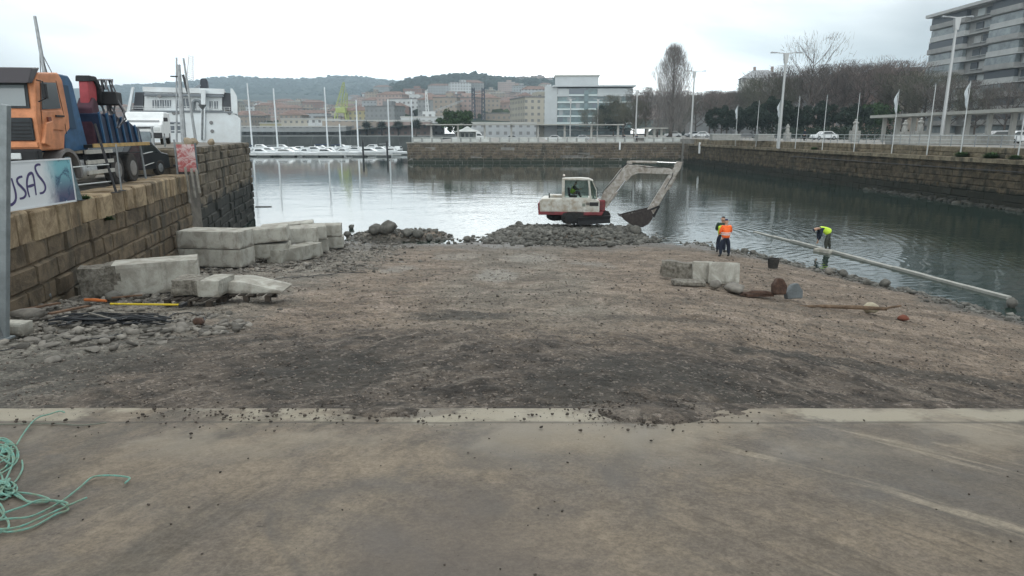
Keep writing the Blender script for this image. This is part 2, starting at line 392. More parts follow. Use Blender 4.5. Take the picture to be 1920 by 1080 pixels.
heap = 0.055 * np.clip(fbm(XX * 0.8 + 3, YY * 0.8, 4) * 2.5, 0, 1) * np.exp(-((YY - 7.2) / 0.55) ** 2) + 0.10 * np.exp(-((XX - 1.45) / 0.55) ** 2 - ((YY - 6.9) / 0.45) ** 2) + 0.05 * np.exp(-((XX + 2.9) / 0.9) ** 2 - ((YY - 6.8) / 0.4) ** 2)
ZZ = np.where(YY < 7.5, plane_z(YY) + (ZZ - ground_base(XX, YY)) * 0.5 - 0.075 * (1 - edge) - 0.03 + heap, ZZ - 0.03)
ground = grid_obj('ground', XX, YY, ZZ, M_GRAVEL); tag(ground, kind='structure')
_gx = (XX, YY, ZZ)
# ---- sea bed and far land sheet
tag(MB().add([(-4000, -60, -2.6), (4000, -60, -2.6), (4000, 4200, -2.6), (-4000, 4200, -2.6)], [(0, 1, 2, 3)]).build('seabed', mat('mud', (0.05, 0.05, 0.04))), kind='structure')

# ---- concrete slab at the head of the slipway
def slab_material():
    g = G('slipway_concrete'); x, y, z = g.xyz()
    big = g.noise(0.33, 5, 0.6, dist=0.8); mid = g.noise(1.3, 6, 0.65, dist=0.5); fine = g.noise(60, 5, 0.7)
    c = g.mix(g.rng(big, 0.36, 0.62), (0.085, 0.071, 0.055), (0.178, 0.145, 0.108))
    c = g.mix(g.math('MULTIPLY', g.rng(mid, 0.40, 0.66), 0.6), c, (0.098, 0.084, 0.072))
    # tyre-dragged mud bands, curving up the slope on either side
    aL = g.arcs(7, 2, 1.5, 3.0); aR = g.arcs(-2.5, .5, 2.2, 2.2); aF = g.arcs(-2.5, .5, 9.0, 4.0)
    left = g.rng(x, 0.6, -1.2); right = g.rng(x, 0.2, 2.0)
    c = g.mix(g.math('MULTIPLY', g.rng(aL, .50, .62), g.math('MULTIPLY', left, .62)), c, (0.070, 0.061, 0.048))
    c = g.mix(g.math('MULTIPLY', g.rng(aL, .46, .34), g.math('MULTIPLY', left, .6)), c, (0.195, 0.160, 0.118))
    c = g.mix(g.math('MULTIPLY', g.rng(aR, .50, .62), g.math('MULTIPLY', right, .5)), c, (0.105, 0.088, 0.070))
    c = g.mix(g.math('MULTIPLY', g.rng(aR, .46, .34), g.math('MULTIPLY', right, .6)), c, (0.265, 0.225, 0.165))
    c = g.mix(g.math('MULTIPLY', g.rng(aF, .53, .62), g.math('MULTIPLY', right, .45)), c, (0.080, 0.068, 0.054))
    gr = g.noise(5.5, 6, 0.78, dist=.6); c = g.mix(.42, c, g.mix(g.rng(gr, .36, .64), (.62, .61, .60), (1.32, 1.31, 1.30)), 'MULTIPLY')
    g2 = g.noise(28, 5, 0.8); c = g.mix(.5, c, g.mix(g.rng(g2, .36, .64), (.60, .59, .58), (1.38, 1.37, 1.36)), 'MULTIPLY')
    dx = g.math('DIVIDE', g.math('ADD', x, 0.25), 1.1); dy = g.math('DIVIDE', g.math('SUBTRACT', y, 3.7), 1.5); r2 = g.math('ADD', g.math('ADD', g.math('MULTIPLY', dx, dx), g.math('MULTIPLY', dy, dy)), g.math('MULTIPLY', g.math('SUBTRACT', big, .5), 3.0)); c = g.mix(g.math('MULTIPLY', g.rng(r2, 1.4, .2), .6), c, (.098, .083, .072))
    c = g.mix(g.math('MULTIPLY', g.rng(g.noise(0.5, 5, 0.6, stretch=(1, 1, 1), dist=1.5), 0.52, 0.68), 0.55), c, (0.082, 0.075, 0.068))
    c = g.mix(g.math('MULTIPLY', g.rng(g.math('ADD', y, g.math('MULTIPLY', mid, 1.5)), 6.0, 7.2), g.rng(g.noise(0.7, 5, 0.65), .42, .6, 0.0, .55)), c, (0.26, 0.225, 0.172))
    c = g.mix(g.rng(g.math('ADD', y, g.math('MULTIPLY', big, 2.0)), 5.2, 3.8, 0.0, .45), c, (0.092, 0.078, 0.062))
    # paler kerb strip, worn
    strip = g.rng(g.math('ADD', y, g.math('MULTIPLY', g.math('SUBTRACT', g.noise(2.2, 6, .75), 0.5), 0.55)), 6.66, 6.86)
    c = g.mix(g.math('MULTIPLY', strip, g.rng(g.noise(0.9, 5, 0.7), 0.46, 0.58, 0.0, 0.85)), c, (0.285, 0.255, 0.195))
    jy = g.math('ABSOLUTE', g.math('SUBTRACT', g.math('ADD', y, g.math('MULTIPLY', g.math('SUBTRACT', g.noise(1.2, 4), 0.5), 0.1)), 6.74))
    c = g.mix(g.math('MULTIPLY', g.rng(jy, 0.05, 0.01), 0.65), c, (0.06, 0.052, 0.042))
    # clods and specks
    sp_ = g.noise(13, 4, 0.75, stretch=(0.7, 1, 1)); c = g.mix(g.math('MULTIPLY', g.rng(sp_, 0.63, 0.72), g.rng(mid, 0.4, 0.6)), c, (0.05, 0.042, 0.033))
    # fine cracks
    vo = g.n('ShaderNodeTexVoronoi', feature='DISTANCE_TO_EDGE'); vo.inputs['Scale'].default_value = 0.3
    wv = g.n('ShaderNodeVectorMath', operation='ADD'); nn = g.n('ShaderNodeTexNoise'); nn.inputs['Scale'].default_value = 1.5; g.l(g.tc.outputs['Object'], nn.inputs['Vector'])
    g.l(g.tc.outputs['Object'], wv.inputs[0]); g.l(nn.outputs['Color'], wv.inputs[1]); g.l(wv.outputs[0], vo.inputs['Vector'])
    c = g.mix(g.math('MULTIPLY', g.rng(vo.outputs['Distance'], 0.006, 0.001), 0.0), c, (0.05, 0.045, 0.04))
    c = g.mix(0.28, c, g.mix(fine, (0.45, 0.45, 0.45), (1.5, 1.5, 1.5)), 'MULTIPLY')
    g.l(c, g.b.inputs['Base Color'])
    g.l(g.rng(big, 0.35, 0.6, 0.55, 0.85), g.b.inputs['Roughness']); g.b.inputs['Specular IOR Level'].default_value = 0.25
    g.bump(g.math('ADD', fine, g.math('MULTIPLY', mid, 2.5)), 0.28, 0.012)
    return g.m
M_SLAB = slab_material()
sx = np.linspace(-13, 14, 260); sy = np.concatenate([np.linspace(-3, 7.26, 110)])
SY, SX = np.meshgrid(sy, sx, indexing='ij')
lip = 0.035 * fbm(SX * 1.3, SY * 0 + 3, 4)
SY2 = np.where(SY > 7.2, SY + lip, SY)
SZ = plane_z(SY2) + 0.012 * fbm(SX * 0.7, SY * 0.7, 3) + 0.004 * fbm(SX * 6, SY * 6, 2)
# turn the lip down at the far edge
SX3 = np.vstack([SX, SX[-1:]]); SY3 = np.vstack([SY2, SY2[-1:] + 0.01]); SZ3 = np.vstack([SZ, SZ[-1:] - 0.25])
tag(grid_obj('concrete_ramp', SX3, SY3, SZ3, M_SLAB, smooth=True), kind='structure')

# ---- water
def water_material():
    g = G('water'); x, y, z = g.xyz()
    g.b.inputs['Base Color'].default_value = (0.014, 0.027, 0.022, 1); g.b.inputs['Roughness'].default_value = 0.035
    g.b.inputs['IOR'].default_value = 1.34; g.b.inputs['Specular IOR Level'].default_value = 0.75
    n1 = g.noise(1.1, 4, 0.55, stretch=(0.8, 1.2, 1), dist=0.6); n2 = g.noise(0.28, 3, 0.5, stretch=(0.7, 1.3, 1)); n3 = g.noise(4.5, 3, 0.5)
    def rings(cx, cy, scale, fall):
        m = g.n('ShaderNodeMapping'); m.inputs['Location'].default_value = (-cx, -cy, 0); g.l(g.tc.outputs['Object'], m.inputs['Vector'])
        wv = g.n('ShaderNodeTexWave', wave_type='RINGS', rings_direction='Z'); wv.inputs['Scale'].default_value = scale; wv.inputs['Distortion'].default_value = 1.6
        wv.inputs['Detail'].default_value = 2; wv.inputs['Detail Scale'].default_value = 0.6; g.l(m.outputs[0], wv.inputs['Vector'])
        ln = g.n('ShaderNodeVectorMath', operation='LENGTH'); g.l(m.outputs[0], ln.inputs[0])
        return g.math('MULTIPLY', wv.outputs['Fac'], g.rng(ln.outputs['Value'], fall, 1.0))
    h = g.math('ADD', g.math('MULTIPLY', n1, 0.42), g.math('MULTIPLY', n2, 0.9))
    h = g.math('ADD', h, g.math('MULTIPLY', n3, 0.07))
    h = g.math('ADD', h, g.math('MULTIPLY', rings(8.5, 41.5, 0.55, 32), 0.16))
    h = g.math('ADD', h, g.math('MULTIPLY', rings(15.5, 32.5, 0.7, 14), 0.14))
    # calmer far away
    amp = g.rng(y, 40, 110, 0.26, 0.08)
    bp = g.n('ShaderNodeBump'); g.l(amp, bp.inputs['Strength']); bp.inputs['Distance'].default_value = 0.10
    g.l(h, bp.inputs['Height']); g.l(bp.outputs[0], g.b.inputs['Normal'])
    return g.m
tag(MB().add([(-900, 6, 0), (60, 6, 0), (60, 420, 0), (-900, 420, 0)], [(0, 1, 2, 3)]).build('water', water_material()), kind='structure')

# ---- hills
def hill_material():
    g = G('hillside'); x, y, z = g.xyz()
    n = g.noise(0.012, 6, 0.7); n2 = g.noise(0.05, 5, 0.7)
    c = g.mix(g.rng(n, 0.4, 0.62), (0.020, 0.032, 0.028), (0.046, 0.060, 0.044))
    c = g.mix(g.math('MULTIPLY', g.rng(n2, 0.58, 0.72), g.rng(z, 130, 60)), c, (0.11, 0.10, 0.07))
    g.l(c, g.b.inputs['Base Color']); g.set(0.95, 0.05); g.bump(n2, 0.8, 8.0)
    return g.m
M_HILL = hill_material()
SA = ([-600, 0, 150, 205, 300, 385, 420, 450, 520, 600, 640, 680, 740, 800, 900, 1000, 1200, 1500, 2500], [178, 174, 171, 168, 164, 158, 152, 150, 153, 154, 150, 150, 157, 160, 164, 172, 182, 186, 189])
SB = ([-600, 500, 620, 700, 750, 780, 850, 905, 950, 1040, 1065, 1100, 1200, 1350, 1500, 2500], [230, 230, 222, 186, 166, 159, 151, 150, 157, 158, 166, 176, 186, 190, 188, 188])
def terrain_h(px, D):
    a = (248 - np.interp(px, *SA)) * 3200 / F; b = (248 - np.interp(px, *SB)) * 1500 / F
    ta = D / 3200.0; tb = D / 1500.0
    qa = np.where(ta < 1, ta ** 2.1, 1 - (ta - 1) * 1.2); qb = np.where(tb < 1, tb ** 2.0, 1 - (tb - 1) * 0.7)
    return np.maximum(a * qa, b * qb) + 4.0
def terrain_xy(px, D):
    return (px - 960) / F * D, D * 1.0
tp = np.linspace(-500, 2300, 420); td = np.concatenate([np.linspace(332, 1700, 110), np.linspace(1720, 3700, 90)])
TD, TP = np.meshgrid(td, tp, indexing='ij')
TX, TY = terrain_xy(TP, TD)
TZ = terrain_h(TP, TD); TZ = TZ + np.clip((TD - 500) / 800, 0, 1) * (9 * fbm(TX * 0.004, TY * 0.004, 5) + 5.0 * fbm(TX * 0.03, TY * 0.03, 3))
tag(grid_obj('hills', TX, TY, TZ, M_HILL), kind='structure')
def land_z(px, D): return float(terrain_h(px, D))

# ================================================================== QUAYS
def stone_face(mb, pts, z0, z1, course, length, jit=0.03, seam=0.02, r=random, mi=0, gap=0.03, out_sign=1):
    """rough ashlar on a vertical face that follows pts (x,y); outward = right-hand side of travel * out_sign"""
    segs = []
    tot = 0
    for a, b in zip(pts[:-1], pts[1:]):
        l = (Vector(b) - Vector(a)).length; segs.append((Vector(a), Vector(b), tot, l)); tot += l
    def pos(t):
        for a, b, s0, l in segs:
            if t <= s0 + l + 1e-6 or (a, b, s0, l) == segs[-1]:
                return a + (b - a) * ((t - s0) / l), (b - a).normalized()
    z = z0
    while z < z1 - 0.05:
        h = min(course * r.uniform(0.85, 1.15), z1 - z)
        if z1 - z - h < 0.15: h = z1 - z
        t = -r.random() * length
        while t < tot:
            ln = length * r.uniform(0.6, 1.5); t0 = max(t, 0); t1 = min(t + ln, tot)
            if t1 - t0 > 0.08:
                a, d = pos(t0 + gap / 2); b, _ = pos(t1 - gap / 2); nrm = Vector((d.y, -d.x)) * out_sign
                o = r.uniform(-jit, jit); g = gap
                def V3(p, off, zz): q = p + nrm * off; return (q.x, q.y, zz)
                bz = 0.5 * gap; bev = min(0.05, h * 0.15)
                di = (b - a).normalized() * bev
                zj = lambda: r.uniform(-0.3, 0.3) * bev
                outer = [V3(a, -seam, z + bz), V3(b, -seam, z + bz), V3(b, -seam, z + h - bz), V3(a, -seam, z + h - bz)]
                inner = [V3(a + di, 0.04 + o + zj(), z + bz + bev + zj()), V3(b - di, 0.04 + o + zj(), z + bz + bev + zj()), V3(b - di, 0.04 + o + zj(), z + h - bz - bev + zj()), V3(a + di, 0.04 + o + zj(), z + h - bz - bev + zj())]
                mb.add(outer + inner, [(0, 1, 5, 4), (1, 2, 6, 5), (2, 3, 7, 6), (3, 0, 4, 7), (4, 5, 6, 7)], mi)
            t += ln
        z += h
    # backing
    for a, b, s0, l in segs:
        d = (b - a).normalized(); nrm = Vector((d.y, -d.x)) * out_sign; a2 = a - nrm * seam; b2 = b - nrm * seam
        mb.add([(a2.x, a2.y, z0), (b2.x, b2.y, z0), (b2.x, b2.y, z1), (a2.x, a2.y, z1)], [(0, 1, 2, 3)], mi)
def stone_material(name, c1, c2, algae_z=1.4, algae=(0.022, 0.024, 0.018), bumpd=0.03):
    g = G(name); x, y, z = g.xyz()
    n = g.noise(1.3, 6, 0.7, dist=0.5); n2 = g.noise(9, 6, 0.75); geo = g.n('ShaderNodeNewGeometry')
    c = g.mix(g.rng(n, 0.35, 0.65), c1, c2)
    c = g.mix(0.8, c, g.mix(geo.outputs['Random Per Island'], (0.84, 0.83, 0.83), (1.14, 1.12, 1.09)), 'MULTIPLY')
    c = g.mix(0.5, c, g.mix(n2, (0.4, 0.4, 0.4), (1.6, 1.6, 1.6)), 'MULTIPLY')
    c = g.mix(g.math('MULTIPLY', g.rng(g.noise(0.8, 5, 0.7, stretch=(1, 1, 0.35)), 0.52, 0.68), 0.8), c, (0.040, 0.040, 0.032))
    zz = g.math('ADD', z, g.math('MULTIPLY', g.math('SUBTRACT', n, 0.5), 1.6))
    c = g.mix(g.math('MULTIPLY', g.rng(zz, algae_z + 0.25, algae_z - 0.25), 0.9), c, algae)
    g.l(c, g.b.inputs['Base Color']); g.set(0.88, 0.2); g.bump(g.math('ADD', n2, g.math('MULTIPLY', n, 1.5)), 0.7, bumpd)
    return g.m
M_LWALL = stone_material('old_granite_wall', (0.075, 0.060, 0.042), (0.175, 0.136, 0.092), 0.9)
M_CAP = stone_material('granite_coping', (0.17, 0.125, 0.078), (0.36, 0.285, 0.185), -5, bumpd=0.02)
M_RWALL = stone_material('basin_wall_stone', (0.040, 0.034, 0.024), (0.120, 0.096, 0.064), 1.3)
M_RLEDGE = stone_material('parapet_stone', (0.11, 0.092, 0.064), (0.24, 0.205, 0.145), -5)
def deck_material(name, c1, c2):
    g = G(name); n = g.noise(0.8, 6, 0.7, dist=0.5); f = g.noise(30, 4, 0.7)
    c = g.mix(g.rng(n, 0.35, 0.65), c1, c2); c = g.mix(0.35, c, g.mix(f, (0.4, 0.4, 0.4), (1.6, 1.6, 1.6)), 'MULTIPLY')
    g.l(c, g.b.inputs['Base Color']); g.set(0.85, 0.25); g.bump(f, 0.3, 0.01); return g.m
M_DECK = deck_material('quay_paving', (0.10, 0.092, 0.08), (0.21, 0.19, 0.16))
M_PROM = deck_material('promenade_paving', (0.17, 0.165, 0.15), (0.27, 0.26, 0.24))

QZ = 4.2
def lwx(y): return float(np.interp(y, [-5, 15, 18.7, 23.3, 30, 31.2, 48], [-7.2, -11.0, -11.85, -12.7, -14.1, -14.6, -18.5]))
lq = thing('quay_wall', 'old tan granite quay wall with big coping stones under the orange truck', 'wall', (0, 0, 0))
ys = [4, 9, 12, 15, 18.7, 23.3, 27, 30.0]
mb = MB(); stone_face(mb, [(lwx(y), y) for y in ys], -0.6, QZ - 0.62, 0.52, 1.0, jit=0.03, out_sign=1, gap=0.02); mb.build('wall_face', M_LWALL, lq)
# coping stones: one mesh, irregular big blocks with open joints
mb = MB(); y = 4.0; rr = random.Random(5)
while y < 30:
    ln = rr.uniform(0.75, 1.35); y1 = min(y + ln, 30.0)
    if 30.0 - y1 < 0.3: y1 = 30.0
    g0 = 0.02; a = Vector((lwx(y + g0), y + g0)); b = Vector((lwx(y1 - g0), y1 - g0)); d = (b - a).normalized(); nr = Vector((d.y, -d.x))
    o1 = rr.uniform(0.02, 0.10); o2 = o1 + rr.uniform(-0.02, 0.02); dz = rr.uniform(-0.03, 0.02); dep = rr.uniform(0.75, 1.05); bt = QZ - 0.64 - rr.uniform(0, 0.05); tp_ = QZ + 0.04 + dz; bv = 0.06
    A, B = a + nr * o1, b + nr * o2; Ai, Bi = a - nr * dep, b - nr * dep
    di = d * bv; no = nr * bv
    q = lambda p, z: (p.x, p.y, z)
    vs = [q(A + di, bt), q(B - di, bt), q(B - di - no*.0, tp_ - bv), q(A + di, tp_ - bv), q(A + di - no, tp_), q(B - di - no, tp_), q(Bi - di, tp_), q(Ai + di, tp_), q(Ai, bt), q(Bi, bt), q(A - no, bt), q(A - no, tp_ - bv), q(B - no, bt), q(B - no, tp_ - bv)]
    mb.add(vs, [(0, 1, 2, 3), (3, 2, 5, 4), (4, 5, 6, 7), (10, 0, 3, 11), (11, 3, 4, 7, 8, 10), (1, 12, 13, 2), (13, 12, 9, 6, 5, 2), (8, 7, 6, 9), (0, 10, 8, 9, 12, 1)])
    y = y1
cp_o = mb.build('coping', M_CAP, lq, bevel=0.015)
# deck behind
dk = [(lwx(y) - 0.85, y) for y in ys]
mb = MB(); mb.prism(dk + [(-60, 30.0), (-60, 4)], -1.0, QZ, 'z'); tag(mb.build('quay_pavement', M_DECK), kind='structure')
# raised far end of the quay
rq = thing('quay_wall', 'higher dark far end of the left quay wall, beyond the red and white board', 'wall', (0, 0, 0))
mb = MB(); fy = [31.2, 36, 42, 49]
stone_face(mb, [(-60, 31.2), (-14.6, 31.2)], -1, 5.3, 0.5, 1.1, jit=0.05, out_sign=1)
stone_face(mb, [(lwx(y), y) for y in fy], -1, 5.3, 0.5, 1.1, jit=0.07, out_sign=1)
stone_face(mb, [(lwx(49), 49), (-60, 53)], -1, 5.3, 0.5, 1.1, jit=0.05, out_sign=1)
mb.build('wall_face', stone_material('far_quay_stone', (0.085, 0.072, 0.055), (0.20, 0.17, 0.125), 2.6, algae=(0.030, 0.034, 0.032)), rq)
tag(MB().prism([(-14.63, 31.25), (lwx(36)-.03, 36), (lwx(42)-.03, 42), (lwx(49)-.03, 48.95), (-60, 52.9), (-60, 31.25)], 4.0, 5.31, 'z').build('raised_pavement', M_DECK), kind='structure')
MB().prism([(-14.1, 30.0), (-14.2, 31.2), (-60, 31.2), (-60, 30)], -1, QZ - 0.05, 'z').build('landing', M_DECK, lq)

# ---- right-hand and far basin walls
LZ = 3.85; PZ = 4.75
def rwx(y): return float(np.interp(y, [-20, 53.6, 134.8], [46, 40.2, 34.2]))
bw = thing('quay_wall', 'long dark stone basin wall running along the right side of the water', 'wall')
mb = MB(); rpts = [(rwx(y), y) for y in (134.8, 110, 90, 70, 53.6, 40, 25)]
stone_face(mb, rpts, -0.6, LZ - 0.35, 0.55, 1.5, jit=0.05, out_sign=1, gap=0.05); mb.build('wall_face', M_RWALL, bw)
mb = MB()
for (x0, y0), (x1, y1) in zip(rpts[:-1], rpts[1:]):
    mb.add([(x0 - .22, y0, LZ - .35), (x1 - .22, y1, LZ - .35), (x1 - .22, y1, LZ), (x0 - .22, y0, LZ), (x0 + 1.25, y0, LZ), (x1 + 1.25, y1, LZ), (x0 + .1, y0, LZ - .35), (x1 + .1, y1, LZ - .35)],
           [(0, 1, 2, 3), (3, 2, 5, 4), (6, 7, 1, 0)])
mb.build('ledge', M_RLEDGE, bw)
mb = MB(); ppts = [(x + 1.0, y) for x, y in rpts]; stone_face(mb, ppts, LZ - 0.02, PZ, 0.45, 1.6, jit=0.04, out_sign=1, gap=0.04); mb.build('parapet', M_RLEDGE, bw)
fw = thing('quay_wall', 'far brown stone quay wall closing the basin behind the excavator', 'wall')
FY = 139.6
mb = MB(); stone_face(mb, [(-21, FY), (34.2, FY)], -0.6, LZ, 0.5, 1.8, jit=0.06, out_sign=1, gap=0.05)
stone_face(mb, [(-21, 330), (-21, FY)], -0.6, LZ, 0.5, 3, jit=0.05, out_sign=1, gap=0.05)
stone_face(mb, [(34.2, FY), (34.2, 134.8)], -0.6, LZ, 0.5, 1.8, jit=0.06, out_sign=1); mb.build('wall_face', stone_material('far_basin_wall', (0.075, 0.062, 0.047), (0.165, 0.135, 0.10), 0.9, algae=(0.03, 0.038, 0.028)), fw)
mb = MB().box((6.6, FY + 0.3, LZ + .1), (55.6, 0.7, 0.2)); mb.build('coping', mat('pale_coping', (0.36, 0.35, 0.31), var=0.35, vscale=0.7), fw)
# pale low parapet with piers on the far wall
M_PALE = mat('pale_plaster', (0.52, 0.54, 0.52), var=0.25, vscale=0.5)
pw = thing('parapet_wall', 'low pale parapet with short piers along the top of the far quay wall', 'wall')
mb = MB()
for k in range(28):
    xa = -20 + k * 1.95
    if k % 5 != 3: mb.box((xa + .9, FY + 1.6, LZ + .62), (1.55, 0.22, 0.66))
mb.build('panels', M_PALE, pw)
mb = MB()
for k in range(29): mb.box((-20 + k * 1.95 - .02, FY + 1.6, LZ + .65), (0.28, 0.3, 0.9))
mb.build('piers', mat('grey_pier', (0.3, 0.31, 0.3)), pw)
MB().box((7.0, FY + 1.6, LZ + 1.14), (54.5, 0.36, 0.1)).build('top_rail', M_PALE, pw)

# promenade sheets
tag(MB().prism([(-21.02, FY + .02), (33.9, FY + .02), (33.9, 345), (-21.02, 345)], -2, LZ + .015, 'z').build('promenade', M_PROM), kind='structure')
pr = [(rwx(y) + 1.03, y) for y in (134.8, 110, 90, 70, 53.6, 40, 25)]
tag(MB().prism([(34.0, 345), (34.0, 139), (35.23, 134.8)] + pr[1:] + [(300, 25), (300, 345)], -2, PZ - .01, 'z').build('promenade', M_PROM), kind='structure')
# road on the right promenade
tag(MB().add([(72, 25, PZ + .004), (92, 25, PZ + .004), (92, 345, PZ + .004), (60, 345, PZ + .004)], [(0, 1, 2, 3)]).build('road', deck_material('asphalt', (0.045, 0.045, 0.046), (0.075, 0.075, 0.075))), kind='structure')
# ================================================================== SMALL MATERIALS
M_STEEL = mat('galvanised_steel', (0.30, 0.32, 0.33), 0.5, 0.6, var=0.3, vscale=6)
M_DARKSTEEL = mat('dark_steel', (0.045, 0.045, 0.048), 0.55, 0.3, var=0.4, vscale=5)
M_RUBBER = mat('rubber', (0.018, 0.018, 0.018), 0.85, var=0.4, vscale=8, dark=(0.05, 0.045, 0.04))
M_GLASS = mat('dark_glass', (0.03, 0.04, 0.042), 0.06, spec=0.8)
M_WSCREEN = mat('windscreen', (0.16, 0.19, 0.20), 0.12, spec=0.7)
M_WHITE = mat('white_paint', (0.72, 0.74, 0.74), 0.45, var=0.12, vscale=2)
M_ROCK = mat('grey_rubble', (0.135, 0.130, 0.115), 0.9, var=0.45, vscale=4, bump=0.6, bscale=18, island=0.45)
M_PALEROCK = mat('pale_rubble', (0.185, 0.170, 0.148), 0.9, var=0.4, vscale=4, bump=0.5, bscale=18, island=0.5)
M_PEB = mat('pebbles', (0.15, 0.125, 0.105), 0.9, var=0.3, vscale=2, island=0.6)
M_DARKPEB = mat('dark_clods', (0.055, 0.045, 0.037), 0.95, island=0.5)

# ================================================================== RUBBLE AND STONES
def scatter(n, fn, smin_, smax_, power=2.2):
    P = []; S = []
    while len(P) < n:
        x, y = fn()
        s = smin_ + (smax_ - smin_) * random.random() ** power
        P.append((x, y, 0)); S.append(s)
    P = np.array(P); S = np.array(S); return P, S
def true_ground(x, y):
    z = ground_base(x, y) + 0.09 * fbm(x * 0.45, y * 0.45, 3) + 0.06 * fbm(x * 2.2, y * 2.6, 4) - 0.03
    return z
# loose pebbles all over the gravel
def f():
    y = 7.5 + 31 * random.random() ** 1.5; x = random.uniform(-0.8, 0.95) * (y * .82 + 5); return x, y
P, S = scatter(30000, f, 0.014, 0.10, 4.5); S = np.minimum(S, 0.022 + 0.0035 * (P[:, 1] - 5)); P[:, 2] = true_ground(P[:, 0], P[:, 1]) + S * 0.12
keep = P[:, 2] > -0.1; V, Fc = rocks_mesh(P[keep], S[keep], 0.55)
tag(np_obj('pebbles', V, Fc, M_PEB), 'small pebbles strewn all over the gravel slipway', 'pebbles', kind='stuff')
# clods and specks on the concrete
def f():
    y = 3.2 + 3.9 * random.random() ** 0.6; return random.uniform(-1, 1) * (y * .8 + 2), y
P, S = scatter(520, f, 0.005, 0.028, 7); 
P[:, 2] = plane_z(P[:, 1]) + S * 0.1 + .004
V, Fc = rocks_mesh(P, S, 0.5); tag(np_obj('dirt_clods', V, Fc, M_DARKPEB), 'dark clods of dirt scattered over the concrete', 'dirt', kind='stuff')
def f():
    k = random.random()
    if k < .6: return random.gauss(1.45, 0.42), random.gauss(7.0, 0.26)
    return random.gauss(-2.6, 1.4), random.gauss(6.95, 0.22)
P, S = scatter(1300, f, 0.008, 0.045, 3.0); P[:, 2] = plane_z(P[:, 1]) + 0.02 + S * 0.1
V, Fc = rocks_mesh(P, S, 0.6); tag(np_obj('spilled_gravel', V, Fc, M_DARKPEB), 'dark gravel spilled over the pale kerb strip of the concrete', 'gravel', kind='stuff')
# rubble mound
def f():
    a = random.uniform(0, 6.283); r = math.sqrt(random.random()) * random.choice((.8, .95, 1.0, 1.12, 1.25)); return 3.2 + 5.0 * r * math.cos(a), 40.5 + 4.1 * r * math.sin(a)
P, S = scatter(5200, f, 0.09, 0.44, 2.0); P[:, 2] = ground_base(P[:, 0], P[:, 1]) + S * 0.08
V, Fc = rocks_mesh(P, S, 0.6, 0.38); tag(np_obj('rubble_mound', V, Fc, M_ROCK), 'mound of broken grey rubble under the excavator tracks', 'rubble', kind='stuff')
# grey rubble field between the blocks and the water, and along the wall
def f():
    k = random.random()
    if k < 0.55:
        y = random.uniform(24, 41); return random.uniform(lwx(min(y, 31)) + 0.2, -5.5 + random.gauss(0, 0.8)), y
    if k < 0.85:
        y = random.uniform(13.5, 24); return lwx(y) + abs(random.gauss(0.3, 1.1)) + .2, y
    y = random.gauss(12.6, 0.9); return random.uniform(-11.0, -5.2), y
P, S = scatter(5600, f, 0.05, 0.27, 3.2); P[:, 2] = true_ground(P[:, 0], P[:, 1]) + S * 0.12
V, Fc = rocks_mesh(P, S, 0.45); tag(np_obj('rubble_field', V, Fc, M_PALEROCK), 'pale broken stone scattered between the concrete blocks and the wall', 'rubble', kind='stuff')
# shoreline stones (stuff) - right side and centre
def f():
    k = random.random()
    if k < 0.5:
        y = random.uniform(20, 38); xl = 11 + (38.3 - y) * .353; return xl + random.gauss(-0.4, 0.5), y
    if k < 0.72: return random.gauss(-6.4, 1.7), random.gauss(39.9, .8)
    return random.uniform(-9, 11), random.gauss(38.5, 0.6)
P, S = scatter(2600, f, 0.05, 0.3, 2.5); P[:, 2] = np.maximum(true_ground(P[:, 0], P[:, 1]), -0.12) + S * 0.1
V, Fc = rocks_mesh(P, S, 0.6); tag(np_obj('shoreline_stones', V, Fc, M_ROCK), 'small grey stones lining the edge of the water', 'stones', kind='stuff')
# seaweed-dark lumps at the foot of the right wall
def f():
    y = random.uniform(40, 75); return rwx(y) - abs(random.gauss(0, 0.5)), y
P, S = scatter(500, f, 0.2, 0.8, 2); P[:, 2] = 0.0
V, Fc = rocks_mesh(P, S, 0.6); tag(np_obj('wall_foot_rocks', V, Fc, mat('wet_weed_rock', (0.03, 0.03, 0.024), 0.7, island=0.4)), 'dark weedy rocks along the foot of the right basin wall', 'rocks', kind='stuff')

def single_rock(name, px, py, size, label, cat='rock', m=None, flat=0.7, group=None, seed=0, sink=0.1, z=None, stretch=(1, 1, 1)):
    r = np.random.default_rng(seed + 11); bmv = ICO_V.copy()
    # one subdivision for a more natural outline
    verts = [tuple(v) for v in bmv]; cache = {}; faces = []
    def mid(a, b):
        k = (min(a, b), max(a, b))
        if k not in cache:
            p = (np.array(verts[a]) + np.array(verts[b])) / 2; verts.append(tuple(p / np.linalg.norm(p))); cache[k] = len(verts) - 1
        return cache[k]
    for a, b, c in ICO_F:
        ab, bc, ca = mid(a, b), mid(b, c), mid(c, a); faces += [(a, ab, ca), (b, bc, ab), (c, ca, bc), (ab, bc, ca)]
    V = np.array(verts); V = V * (1 + r.uniform(-0.16, 0.16, (len(V), 1))); V = V * np.array([stretch[0] * r.uniform(.85, 1.2), stretch[1] * r.uniform(.75, 1.1), flat * stretch[2]]) * size / 2
    # planar cuts give broken facets
    for k in range(5):
        nrm = r.normal(0, 1, 3); nrm /= np.linalg.norm(nrm); d = V @ nrm; lim = size * 0.5 * r.uniform(0.55, 0.8); V = V - np.maximum(d - lim, 0)[:, None] * nrm
    p = at_z(px, py, z) if z is not None else on_ground(px, py)
    o = np_obj(name, V, np.array(faces), m or M_ROCK); o.location = (p.x, p.y, p.z + size * flat / 2 * (1 - 2 * sink)); o.rotation_euler = (0, 0, r.uniform(0, 6))
    return tag(o, label, cat, group)
grp = 'loose rocks along the shoreline'
